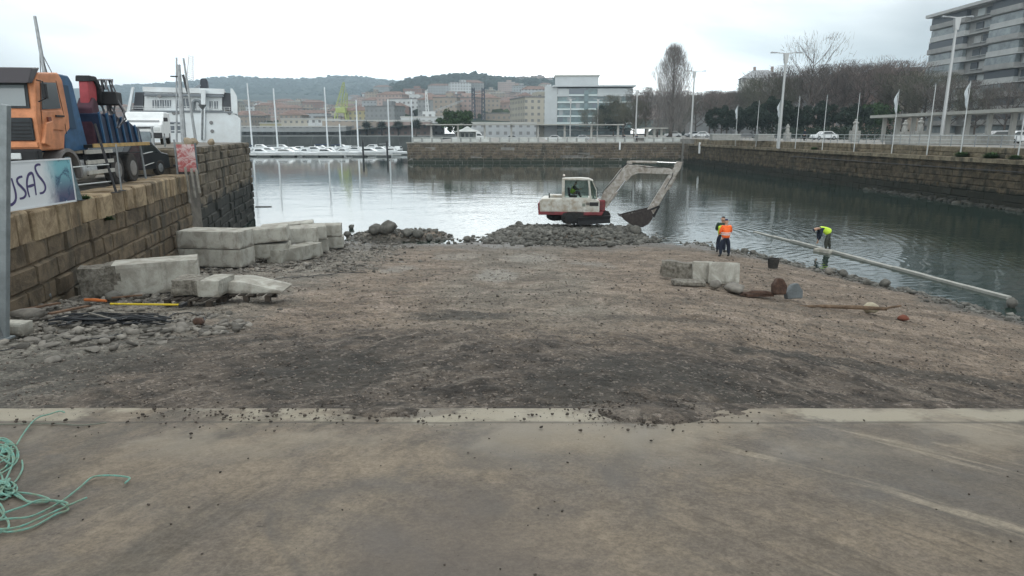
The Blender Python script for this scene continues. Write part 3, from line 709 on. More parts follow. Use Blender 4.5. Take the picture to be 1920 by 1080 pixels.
for i, (px, py, s, lb) in enumerate([
    (705, 436, .95, 'left half of the dark rock pair standing at the water edge'), (728, 434, 1.15, 'big dark boulder at the water edge right of the concrete blocks'),
    (765, 438, .7, 'angular dark rock just right of the big shore boulder'), (785, 442, .7, 'flat-topped dark stone, second right of the big shore boulder'),
    (806, 446, .55, 'small square dark stone on the shore, centre left'), (822, 448, .35, 'low grey stone on the shore left of the lone floating-looking rock'),
    (876, 449, .45, 'dark rock at the waterline before the mound begins'), (887, 442, .28, 'lone dark rock standing out in the shallow water left of the mound'),
    (660, 425, .42, 'dark rock in the water right of the block stacks'), (652, 440, .5, 'rock touching the rightmost concrete blocks at the shore'),
    (973, 421, .55, 'dark rock in the water at the left foot of the mound'), (1396, 470, .38, 'small wet rock in the shallows right of the workers'),
    (1411, 473, .34, 'second wet rock in the shallows, right of the workers'), (1190, 436, .8, 'flat grey boulder at the right foot of the mound'),
    (1180, 428, .6, 'grey boulder at the right tip of the mound'), (1553, 510, .42, 'brown rock on the shore below the bending worker'),
    (1578, 514, .44, 'upright dark rock on the shore, right of the brown one'), (1625, 530, .36, 'low dark rock at the waterline right of the upright rock'),
    (1657, 533, .45, 'black rock at the waterline with rusty scrap beside it'), (1700, 544, .32, 'small dark rock at the waterline near the right edge'),
    (1897, 572, .5, 'dark rock under the right end of the long kerb')]):
    single_rock('shore_rock', px, py + 4, s, lb, m=M_ROCK if i not in (15,) else M_PALEROCK, seed=i, group=grp, z=(0.0 if i in (7, 8, 10, 11, 12, 20) else None), flat=0.75)

# ================================================================== CONCRETE BLOCKS
def conc_material():
    g = G('block_concrete'); x, y, z = g.xyz(); n = g.noise(1.7, 6, .68, dist=.6); f = g.noise(26, 5, .75); oi = g.n('ShaderNodeObjectInfo')
    c = g.mix(g.rng(n, .36, .64), (.27, .255, .22), (.43, .42, .375)); c = g.mix(.5, c, g.mix(oi.outputs['Random'], (.82, .82, .80), (1.12, 1.12, 1.12)), 'MULTIPLY')
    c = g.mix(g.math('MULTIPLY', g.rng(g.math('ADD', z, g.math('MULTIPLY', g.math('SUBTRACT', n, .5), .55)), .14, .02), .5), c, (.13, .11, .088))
    c = g.mix(g.math('MULTIPLY', g.rng(g.noise(2.2, 5, .7, stretch=(1, 1, .25)), .56, .70), .45), c, (.12, .11, .09))
    c = g.mix(.35, c, g.mix(f, (.45, .45, .45), (1.55, 1.55, 1.55)), 'MULTIPLY')
    vo = g.n('ShaderNodeTexVoronoi'); vo.inputs['Scale'].default_value = 9; g.l(g.tc.outputs['Object'], vo.inputs['Vector']); c = g.mix(g.math('MULTIPLY', g.rng(vo.outputs['Distance'], .10, .04), .6), c, (.10, .095, .08))
    g.l(c, g.b.inputs['Base Color']); g.set(.88, .2); g.bump(f, .3, .012); return g.m
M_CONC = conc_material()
M_AGG = mat('broken_concrete', (0.22, 0.205, 0.175), 0.95, var=0.65, vscale=9, bump=1.0, bscale=25, dark=(0.09, 0.08, 0.065))
M_AGG2 = mat('pale_broken_edge', (0.45, 0.44, 0.41), 0.9, var=0.3, vscale=5, bump=0.6)
def conc_block(name, label, l, wd, h, loc, rz, rough=0.0, seed=0, group=None, tilt=(0, 0), cat='concrete block', taper=0.0, roughmat=None):
    """block lying on loc (base centre). rough>0: the first part (x<) is broken, its faces eaten away"""
    nx, ny, nzz = max(8, int(l / 0.09)), max(5, int(wd / 0.12)), max(4, int(h / 0.1))
    V = {}; verts = []; faces = []; mi = []
    def vid(i, j, k):
        key = (i, j, k)
        if key not in V: V[key] = len(verts); verts.append([i / nx, j / ny, k / nzz])
        return V[key]
    for a in range(nx):
        for b in range(ny):
            faces += [(vid(a, b, 0), vid(a, b + 1, 0), vid(a + 1, b + 1, 0), vid(a + 1, b, 0)), (vid(a, b, nzz), vid(a + 1, b, nzz), vid(a + 1, b + 1, nzz), vid(a, b + 1, nzz))]
    for a in range(nx):
        for c in range(nzz):
            faces += [(vid(a, 0, c), vid(a + 1, 0, c), vid(a + 1, 0, c + 1), vid(a, 0, c + 1)), (vid(a, ny, c), vid(a, ny, c + 1), vid(a + 1, ny, c + 1), vid(a + 1, ny, c))]
    for b in range(ny):
        for c in range(nzz):
            faces += [(vid(0, b, c), vid(0, b, c + 1), vid(0, b + 1, c + 1), vid(0, b + 1, c)), (vid(nx, b, c), vid(nx, b + 1, c), vid(nx, b + 1, c + 1), vid(nx, b, c + 1))]
    A = np.array(verts); fx = A[:, 0].copy(); cen = A - 0.5
    X = cen * np.array([l, wd, h]); s = seed * 3.7
    n1 = fbm(X[:, 0] * 3 + s, X[:, 1] * 3 + X[:, 2] * 2.3 + s, 4); n2 = fbm(X[:, 0] * 3 + s + 9, X[:, 2] * 3 + X[:, 1] * 2 + s, 4); n3 = fbm(X[:, 1] * 4 + s, X[:, 2] * 4 + s, 4)
    edge_ = (np.abs(np.abs(cen) - 0.5) < 1e-6).sum(1) >= 2
    base = np.where(edge_, 0.018, 0.004)
    X[:, 0] -= np.sign(cen[:, 0]) * base * (1 + 2 * n1) * (np.abs(cen[:, 0]) > .49); X[:, 1] -= np.sign(cen[:, 1]) * base * (1 + 2 * n2) * (np.abs(cen[:, 1]) > .49); X[:, 2] -= np.sign(cen[:, 2]) * base * (1 + 2 * n3) * (np.abs(cen[:, 2]) > .49)
    if rough > 0:
        k = np.clip((rough + 0.12 * n2 - fx) / 0.1, 0, 1)
        X[:, 1] += np.where(cen[:, 1] < 0, 1, -0.5) * k * (0.05 + 0.12 * (n1 + 0.4)) * wd; X[:, 2] += np.where(cen[:, 2] > 0, -1, 0.3) * k * (0.02 + 0.10 * (n2 + 0.4)) * h
        X[:, 0] += np.where(fx < 0.02, 1, 0) * (0.25 * (n3 + 0.3)) * 0.4
    if taper: X[:, 2] = (X[:, 2] + h / 2) * (1 - taper * np.clip(fx - 0.35, 0, 1) / 0.65) - h / 2
    X[:, 2] += h / 2
    for f_ in faces:
        fm = np.mean(fx[list(f_)]); nn = float(n2[f_[0]]); mi.append(1 if rough > 0 and fm < rough + 0.10 * nn else 0)
    me = bpy.data.meshes.new(name); me.from_pydata(X.tolist(), [], faces); me.materials.append(M_CONC); me.materials.append(roughmat or M_AGG); me.polygons.foreach_set('material_index', mi); me.update()
    o = bpy.data.objects.new(name, me); C.objects.link(o); o.location = loc; o.rotation_euler = (tilt[0], tilt[1], rz)
    return tag(o, label, cat, group)
def between(pa, pb, dz=0.0):
    a, b = on_ground(*pa), on_ground(*pb); return (a + b) / 2, (b - a).length, math.atan2(b.y - a.y, b.x - a.x)
gb = 'pale concrete blocks beside the left quay wall'
# long broken block in front
p, l, rz = between((147, 560), (377, 550)); n = Vector((-math.sin(rz), math.cos(rz), 0))
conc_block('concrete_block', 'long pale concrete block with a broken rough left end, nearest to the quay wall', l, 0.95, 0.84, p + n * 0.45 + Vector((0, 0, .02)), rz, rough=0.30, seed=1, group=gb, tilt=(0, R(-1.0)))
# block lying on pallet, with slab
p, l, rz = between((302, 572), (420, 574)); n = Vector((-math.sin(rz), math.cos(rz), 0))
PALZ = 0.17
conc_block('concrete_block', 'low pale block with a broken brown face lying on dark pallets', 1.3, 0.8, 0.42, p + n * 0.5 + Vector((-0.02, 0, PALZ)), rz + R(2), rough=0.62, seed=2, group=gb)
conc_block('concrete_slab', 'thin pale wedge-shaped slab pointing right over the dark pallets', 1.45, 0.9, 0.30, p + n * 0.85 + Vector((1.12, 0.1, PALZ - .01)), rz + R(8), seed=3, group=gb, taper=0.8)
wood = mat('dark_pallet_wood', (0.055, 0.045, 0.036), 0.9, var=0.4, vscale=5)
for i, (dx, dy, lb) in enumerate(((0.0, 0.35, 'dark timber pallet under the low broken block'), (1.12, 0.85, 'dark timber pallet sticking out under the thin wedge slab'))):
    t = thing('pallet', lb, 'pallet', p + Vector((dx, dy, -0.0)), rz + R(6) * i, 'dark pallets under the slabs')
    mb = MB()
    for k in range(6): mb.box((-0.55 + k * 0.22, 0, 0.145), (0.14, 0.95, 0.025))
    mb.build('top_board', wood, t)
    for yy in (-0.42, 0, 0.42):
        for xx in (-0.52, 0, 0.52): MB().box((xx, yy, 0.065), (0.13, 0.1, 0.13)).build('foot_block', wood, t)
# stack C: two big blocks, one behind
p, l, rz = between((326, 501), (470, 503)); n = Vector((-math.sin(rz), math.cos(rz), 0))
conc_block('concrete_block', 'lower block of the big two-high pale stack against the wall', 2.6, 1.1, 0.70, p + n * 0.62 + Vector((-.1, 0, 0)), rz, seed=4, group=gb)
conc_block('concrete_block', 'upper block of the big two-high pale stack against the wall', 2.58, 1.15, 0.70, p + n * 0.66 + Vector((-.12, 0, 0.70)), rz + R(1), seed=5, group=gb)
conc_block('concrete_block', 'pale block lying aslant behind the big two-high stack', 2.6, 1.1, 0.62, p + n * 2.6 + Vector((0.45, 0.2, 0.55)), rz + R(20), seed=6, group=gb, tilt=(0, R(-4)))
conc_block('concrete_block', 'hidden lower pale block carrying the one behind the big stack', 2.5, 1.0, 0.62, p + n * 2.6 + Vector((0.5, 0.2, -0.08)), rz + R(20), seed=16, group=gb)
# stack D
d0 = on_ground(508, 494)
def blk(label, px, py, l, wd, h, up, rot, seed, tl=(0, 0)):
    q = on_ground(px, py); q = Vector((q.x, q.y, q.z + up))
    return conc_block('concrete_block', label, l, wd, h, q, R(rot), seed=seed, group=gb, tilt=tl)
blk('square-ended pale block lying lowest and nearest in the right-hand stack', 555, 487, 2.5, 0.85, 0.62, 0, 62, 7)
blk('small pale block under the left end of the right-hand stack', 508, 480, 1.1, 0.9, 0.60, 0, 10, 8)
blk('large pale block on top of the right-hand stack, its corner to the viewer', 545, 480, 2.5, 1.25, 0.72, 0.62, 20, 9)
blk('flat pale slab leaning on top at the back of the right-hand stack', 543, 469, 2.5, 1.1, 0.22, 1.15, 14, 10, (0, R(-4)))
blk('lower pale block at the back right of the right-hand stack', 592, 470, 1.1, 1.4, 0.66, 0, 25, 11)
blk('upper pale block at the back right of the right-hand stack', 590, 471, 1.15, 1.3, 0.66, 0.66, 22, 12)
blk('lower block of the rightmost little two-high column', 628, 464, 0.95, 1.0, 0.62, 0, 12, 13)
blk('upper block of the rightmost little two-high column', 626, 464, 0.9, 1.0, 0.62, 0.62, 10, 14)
# right-hand debris blocks
gr_ = 'concrete lumps on the right of the slipway'
p = on_ground(1300, 527)
conc_block('concrete_block', 'two-tone broken concrete lump with a white top, right of the slipway', 1.25, 0.75, 0.60, on_ground(1272, 522), R(-12), rough=0.95, seed=21, group=gr_, tilt=(R(-6), R(5)), roughmat=M_AGG)
conc_block('concrete_slab', 'square pale slab standing on edge beside the broken lump', 0.72, 0.5, 0.66, on_ground(1318, 528), R(-10), seed=22, group=gr_, tilt=(R(-8), 0))
conc_block('concrete_slab', 'wider pale slab standing on edge, right end of the lump row', 0.95, 0.3, 0.72, on_ground(1356, 534), R(-14), seed=23, group=gr_, tilt=(R(-14), 0))
conc_block('concrete_slab', 'flat brown-stained slab tucked under the broken lump', 1.0, 0.6, 0.16, on_ground(1290, 534), R(-5), seed=24, group=gr_, rough=0.99)
M_RUST = mat('rusty_iron', (0.085, 0.050, 0.036), 0.9, var=0.5, vscale=7, bump=0.6)
single_rock('concrete_lump', 1375, 546, .7, 'pale crumbled concrete lump between the slabs and the rusty scrap', 'concrete lump', M_PALEROCK, 0.4, seed=40, stretch=(1.3, 1, 1))
single_rock('stone', 1340, 540, .42, 'round brown stone under the standing slabs', 'stone', M_PALEROCK, 0.7, seed=41)
t = thing('scrap_iron', 'rusty brown scrap iron with an upright lobe beside a grey slate', 'scrap metal', on_ground(1435, 556), R(5))
mb = MB(); mb.tube([(-.75, 0, .06), (-.4, .02, .12), (0, 0, .10), (.35, .05, .06)], [.03, .07, .08, .03], 7); mb.box((-.2, .1, .05), (.9, .35, .08), (0, R(3), .2)); mb.build('bent_plate', M_RUST, t)
MB().prism([(-.22, 0), (.16, 0), (.2, .25), (.08, .46), (-.08, .5), (-.22, .3)], -.12, .12, 'y').build('upright_lobe', M_RUST, t, loc=(.42, 0, .05), rot=(R(-8), 0, 0), bevel=.05)
o = MB().prism([(-.25, 0), (.24, 0), (.26, .22), (.1, .46), (-.06, .42), (-.28, .18)], -.1, .1, 'y').build('slate', mat('blue_slate', (0.13, 0.145, 0.15), 0.7, var=0.3, bump=0.5), None, loc=on_ground(1488, 560), rot=(R(-12), 0, R(12)), bevel=.03)
tag(o, 'blue-grey slate shard standing on edge right of the rusty scrap', 'stone')
mb = MB(); mb.tube([(-1.5, 0, .06), (-.6, .05, .09), (.3, -.03, .10), (1.1, .02, .07)], [.03, .05, .06, .05], 8); mb.tube([(1.0, 0, .08), (1.5, .1, .15)], .03, 6)
tag(mb.build('driftwood', mat('old_timber', (0.17, 0.115, 0.075), 0.9, var=0.5, vscale=6, bump=0.7), None, loc=on_ground(1585, 582), rot=(0, 0, R(-6))), 'long brown timber lying on the gravel near the right shore', 'timber')
single_rock('stone', 1633, 586, .45, 'pale yellowish stone at the right end of the brown timber', 'stone', mat('yellow_stone', (0.42, 0.37, 0.27), 0.9, var=.3, bump=.4), 0.7, seed=50)
single_rock('brick', 1693, 600, .28, 'small red brick fragment on the right part of the gravel', 'brick', mat('brick_red', (0.20, 0.07, 0.045), 0.9, var=.3), 0.6, seed=51)
# black bucket by the shore
t = thing('bucket', 'black rubber bucket standing on the gravel near the water', 'bucket', on_ground(1449, 502), 0)
MB().lathe([(.19, 0), (.24, .36), (.255, .37), (.255, .40), (.23, .40), (.18, .04)], 20).build('body', M_RUBBER, t, smooth=True)
for sx_ in (-1, 1): MB().tube([(sx_ * .25, -.07, .36), (sx_ * .30, -.05, .40), (sx_ * .30, .05, .40), (sx_ * .25, .07, .36)], .012, 6).build('handle', M_RUBBER, t)

# left foreground debris
single_rock('boulder', 62, 566, 0.95, 'smooth blue-grey boulder lying against the foot of the wall', 'boulder', mat('blue_boulder', (0.20, 0.225, 0.235), 0.55, var=.3, bump=.2), 0.45, seed=60, stretch=(1.2, .8, 1))
single_rock('stone', 62, 596, 0.62, 'pale flat stone in front of the blue-grey boulder', 'stone', M_PALEROCK, 0.35, seed=61, stretch=(1.4, .8, 1))
single_rock('stone', 215, 562, 0.5, 'dark stone wedged under the long broken block', 'stone', M_ROCK, 0.5, seed=62)
single_rock('stone', 262, 560, 0.34, 'pale angular stone under the long block, beside the dark one', 'stone', M_PALEROCK, 0.5, seed=63)
single_rock('stone', 373, 608, 0.26, 'brown lump of masonry at the end of the hoses', 'stone', M_RUST, 0.6, seed=64)
single_rock('stone', 25, 556, 0.5, 'brown stone in the corner between the wall and the grey post', 'stone', M_ROCK, 0.6, seed=65)
tag(conc_block('kerb_stone', 'x', 0.55, 0.3, 0.26, on_ground(28, 628), R(-4), seed=31), 'pale square kerb stone beside the foot of the grey post', 'kerb stone')
# scattered slates
for i, (px, py, s) in enumerate([(140, 612, .32), (92, 650, .3), (150, 640, .36), (190, 634, .26), (100, 676, .26), (215, 604, .3), (60, 640, .28), (240, 620, .22), (120, 630, .24), (175, 655, .22)]):
    single_rock('slate', px, py, s, ['flat stone right under the middle of the hose heap', 'small flat stone between the cable and the kerb stone', 'large flat pale stone below the middle of the hoses', 'flat stone right of the large one below the hoses', 'small flat stone lowest of those below the hoses', 'flat stone at the front edge of the black hoses', 'flat stone just right of the pale kerb stone', 'small flat stone at the right end below the hoses', 'small flat stone left of the large one below the hoses', 'small pale chip lower right of the large flat stone'][i], 'stone', M_PALEROCK, 0.22, seed=80 + i, group='flat stones below the hoses', stretch=(1.5, .9, 1))

def ground_line(pts, dz, n=8):
    """Catmull-Rom through pixel-measured ground points"""
    W = [on_ground(*p) for p in pts]; out_ = []
    for i in range(len(W) - 1):
        p0, p1, p2, p3 = W[max(i - 1, 0)], W[i], W[i + 1], W[min(i + 2, len(W) - 1)]
        for k in range(n):
            t = k / n; q = 0.5 * ((2 * p1) + (-p0 + p2) * t + (2 * p0 - 5 * p1 + 4 * p2 - p3) * t * t + (-p0 + 3 * p1 - 3 * p2 + p3) * t ** 3); out_.append(q)
    out_.append(W[-1])
    return [Vector((q.x, q.y, (float(plane_z(q.y)) + .012 if q.y < 7.2 else float(true_ground(q.x, q.y))) + dz)) for q in out_]
# black hose bundle
M_HOSE = mat('black_hose', (0.022, 0.024, 0.027), 0.5, island=0.5)
mb = MB(); r5 = random.Random(9)
for k in range(26):
    o = r5.uniform(-9, 9); e0 = r5.uniform(90, 140); e1 = r5.uniform(250, 330)
    pts = [(e0, 608 + o + r5.uniform(-4, 4)), (e0 + (e1 - e0) * .3, 603 + o * .8 + r5.uniform(-6, 6)), (e0 + (e1 - e0) * .65, 602 + o + r5.uniform(-6, 6)), (e1, 604 + o + r5.uniform(-5, 5))]
    if k % 3 == 0: pts.append((e1 - 25, 612 + o * .4))
    mb.tube(ground_line(pts, r5.uniform(.04, .16), 6), r5.uniform(.012, .022), 6)
tag(mb.build('hose_bundle', M_HOSE, smooth=True), 'heap of black hoses and cables tangled on the ground near the left wall', 'hoses')
tag(MB().tube(ground_line([(310, 600), (322, 592), (345, 587), (372, 592), (384, 598), (378, 606)], .03), .012, 6).build('wire', M_HOSE), 'dark wire curling from the hose heap to the brown lump', 'wire')
tag(MB().tube(ground_line([(445, 533), (520, 525), (600, 518), (688, 512)], .03), .012, 6).build('cable', M_HOSE), 'long dark cable stretched over the gravel right of the pallets', 'cable')
tag(MB().tube(ground_line([(0, 660), (40, 650), (90, 632), (160, 640), (230, 628)], .02), .010, 6).build('cable', M_HOSE), 'thin dark cable trailing along the ground below the hose heap', 'cable')
# sledgehammer
a, b = on_ground(208, 577), on_ground(340, 578); a.z += .08; b.z += .09
ham = thing('sledgehammer', 'long yellow-handled hammer lying in front of the pallets', 'hammer', (a + b) / 2, math.atan2(b.y - a.y, b.x - a.x)); l = (b - a).length
MB().tube([(-l / 2, 0, 0), (l / 2, 0, 0)], .024, 10).build('handle', mat('yellow_grip', (0.62, 0.46, 0.03), 0.45, var=.15), ham)
MB().box((l / 2 + .05, 0, 0), (.09, .26, .09)).build('head', M_DARKSTEEL, ham, bevel=.012)
a, b = on_ground(160, 570), on_ground(200, 572); a.z += .1; b.z += .1
tag(MB().tube([a, (a + b) / 2 + Vector((0, 0, .01)), b], [.035, .04, .03], 8).build('orange_handle', mat('orange_plastic', (0.62, 0.19, 0.06), 0.5, var=.2)), 'short orange tool handle left of the yellow one', 'tool')

# ================================================================== ROPE
M_ROPE = mat('teal_rope', (0.16, 0.42, 0.36), 0.75, var=0.4, vscale=14, bump=1.0, bscale=120, dark=(0.27, 0.36, 0.26))
mb = MB()
strands = [
 [(-10, 908), (-10, 985), (8, 1008), (60, 1002), (105, 978), (130, 965), (100, 948), (60, 950), (30, 935), (10, 920)],
 [(-20, 990), (20, 986), (62, 980), (112, 955), (150, 925), (175, 905), (205, 902), (232, 904), (245, 909), (236, 918)],
 [(0, 1010), (40, 1005), (85, 985), (130, 964), (165, 948)],
 [(12, 978), (45, 967), (80, 952), (125, 958), (128, 965)],
 [(28, 930), (65, 935), (92, 944), (88, 951), (55, 950), (38, 935), (20, 925)],
 [(-10, 882), (5, 900), (8, 925), (22, 934), (33, 928), (28, 915), (0, 910)],
 [(0, 832), (15, 835), (30, 845), (36, 860), (32, 875), (20, 885), (8, 895), (-10, 905)],
 [(-10, 840), (12, 845), (24, 855), (28, 870), (22, 890), (10, 915), (0, 920)],
 [(42, 868), (43, 885), (32, 905), (18, 920), (12, 932), (-5, 942)],
 [(-10, 828), (10, 828), (26, 838), (33, 850), (30, 868), (16, 880), (4, 890)],
 [(-10, 850), (8, 848), (20, 862), (15, 880), (0, 892)],
 [(33, 842), (45, 823), (62, 800), (76, 790), (92, 785), (112, 779), (122, 781)],
 [(-20, 930), (-5, 955), (8, 975), (18, 990), (16, 1003), (0, 1012)],
 [(-10, 945), (4, 958), (10, 978), (-6, 990)], [(-12, 915), (10, 922), (28, 930), (22, 938), (-8, 935)], [(0, 920), (15, 930), (30, 925), (20, 915), (5, 935), (22, 944)],
 [(-10, 905), (8, 918), (20, 932), (8, 945), (-10, 938)], [(-8, 835), (6, 832), (22, 842), (18, 856), (30, 864), (36, 852)]]
for i, st in enumerate(strands): mb.tube(ground_line(st, .008 + .009 * (i % 4), 8), .0075, 7)
rr = random.Random(4)
for k in range(16):   # knotted core
    cx, cy = rr.choice([(5, 925), (15, 848), (10, 870)]); pts = [(cx + rr.uniform(-20, 18), cy + rr.uniform(-14, 14)) for _ in range(5)]
    mb.tube(ground_line(pts, rr.uniform(.02, .05), 7), .0075, 6)
tag(mb.build('rope', M_ROPE, smooth=True), 'tangled teal rope lying on the concrete at the left edge', 'rope')
tag(MB().tube(ground_line([(-30, 801), (20, 798), (75, 797), (120, 798), (150, 801), (200, 796)], .006), .006, 6).build('cord', mat('grey_cord', (0.14, 0.15, 0.12), .8)), 'thin grey cord lying along the pale kerb strip on the left', 'cord')
single_rock('pebble', 395, 897, .035, 'tiny white pebble on the concrete right of the rope', 'pebble', M_WHITE, .8, seed=90)
for i, (px, py) in enumerate([(1006, 947), (1092, 848), (1052, 832), (1114, 893), (815, 982), (542, 852), (1415, 1031), (1790, 1051), (1208, 806), (1160, 803)]):
    single_rock('dirt_clod', px, py, .035 if i < 8 else .13, ['dark clod on the concrete in the middle, above the bottom edge', 'dark clod just below the gravel spill, left one of two', 'dark clod left of the pair below the gravel spill', 'small dark clod right of centre on the bare concrete', 'lone dark clod lowest in the middle of the concrete', 'small dark clod left of centre below the kerb strip', 'lone dark clod at lower right on the concrete', 'dark clod nearest the lower right corner'][i] if i < 8 else ('larger dark clod at the end of the gravel spill' if i == 8 else 'dark clod left of the larger one at the gravel spill'), 'dirt clod', M_DARKPEB, .5, seed=100 + i, group='dark clods on the concrete' if i < 8 else None)

# grey post at the left edge
b = on_ground(7, 636); t = thing('steel_post', 'tall grey steel post rising from the ground at the left edge', 'post', b, 0)
M_POST = mat('grey_post_paint', (0.25, 0.28, 0.29), 0.55, 0.2, var=0.25, vscale=4)
MB().bar((0, 0, 0), at_y(9, 196, b.y) - b, .14, .11).build('shaft', M_POST, t, bevel=.012)
MB().box((0, 0, .02), (.26, .22, .03)).build('base_plate', M_POST, t); MB().prism([(-.05, .04), (.05, .04), (0, .34)], -.07, -.058, 'y').build('gusset', M_STEEL, t)

# ================================================================== KERB IN THE WATER
ka, kb = at_z(1415, 432, .1), at_z(1893, 556, .1)
t = thing('kerb_beam', 'long pale concrete kerb half under water, running out from the right shore', 'kerb', (ka + kb) / 2, math.atan2(kb.y - ka.y, kb.x - ka.x)); l = (kb - ka).length
nseg = 9
for k in range(nseg):
    x0 = -l / 2 + l * k / nseg; z_ = 0.0 - 0.04 * max(0, 1.6 - k)
    MB().box((x0 + l / nseg / 2, 0, z_ - .225 + random.uniform(-.015, .015)), (l / nseg - .02, .23, .46)).build('beam_length', mat('pale_kerb', (.33, .33, .30), .8, var=.25, vscale=2), t, bevel=.02)
q = at_z(1543, 468, .1)
o = conc_block('stepping_block', 'x', .9, .5, .3, (q.x, q.y - .1, -.14), math.atan2(kb.y - ka.y, kb.x - ka.x) + R(25), seed=70); tag(o, 'small flat concrete block under the bending worker\'s feet', 'concrete block')
tag(MB().box((0, 0, .02), (1.3, .12, .07)).build('driftwood', wood, None, loc=at_z(494, 388, 0), rot=(0, 0, .1)), 'dark plank floating on the bright water near the left wall', 'plank')
# ================================================================== PEOPLE
SKIN = mat('skin', (0.42, 0.25, 0.17), 0.6)
def skinned(name, chains, m, parent, sub=2):
    """chains: list of lists of (point, radius); points equal within 1e-4 are merged"""
    vs = []; rs = []; es = set(); key = {}
    for ch in chains:
        prev = None
        for p, r in ch:
            k = tuple(round(c, 4) for c in p)
            if k not in key: key[k] = len(vs); vs.append(p); rs.append(r)
            i = key[k]
            if prev is not None and i != prev: es.add((prev, i))
            prev = i
    me = bpy.data.meshes.new(name + '_sk'); me.from_pydata(vs, list(es), []); o = bpy.data.objects.new(name, me); C.objects.link(o)
    md = o.modifiers.new('skin', 'SKIN'); md.use_smooth_shade = True; md.branch_smoothing = 0.6
    sk = me.skin_vertices[0].data
    for i, r in enumerate(rs):
        sk[i].radius = (r, r) if not isinstance(r, tuple) else r; sk[i].use_root = (i == 0)
    s = o.modifiers.new('sub', 'SUBSURF'); s.levels = sub; s.render_levels = sub
    dg = bpy.context.evaluated_depsgraph_get(); ev = o.evaluated_get(dg); nm = bpy.data.meshes.new_from_object(ev, depsgraph=dg)
    o.modifiers.clear(); o.data = nm; nm.name = name; nm.materials.clear(); nm.materials.append(m); nm.shade_smooth(); bpy.data.meshes.remove(me)
    if parent: o.parent = parent
    return o
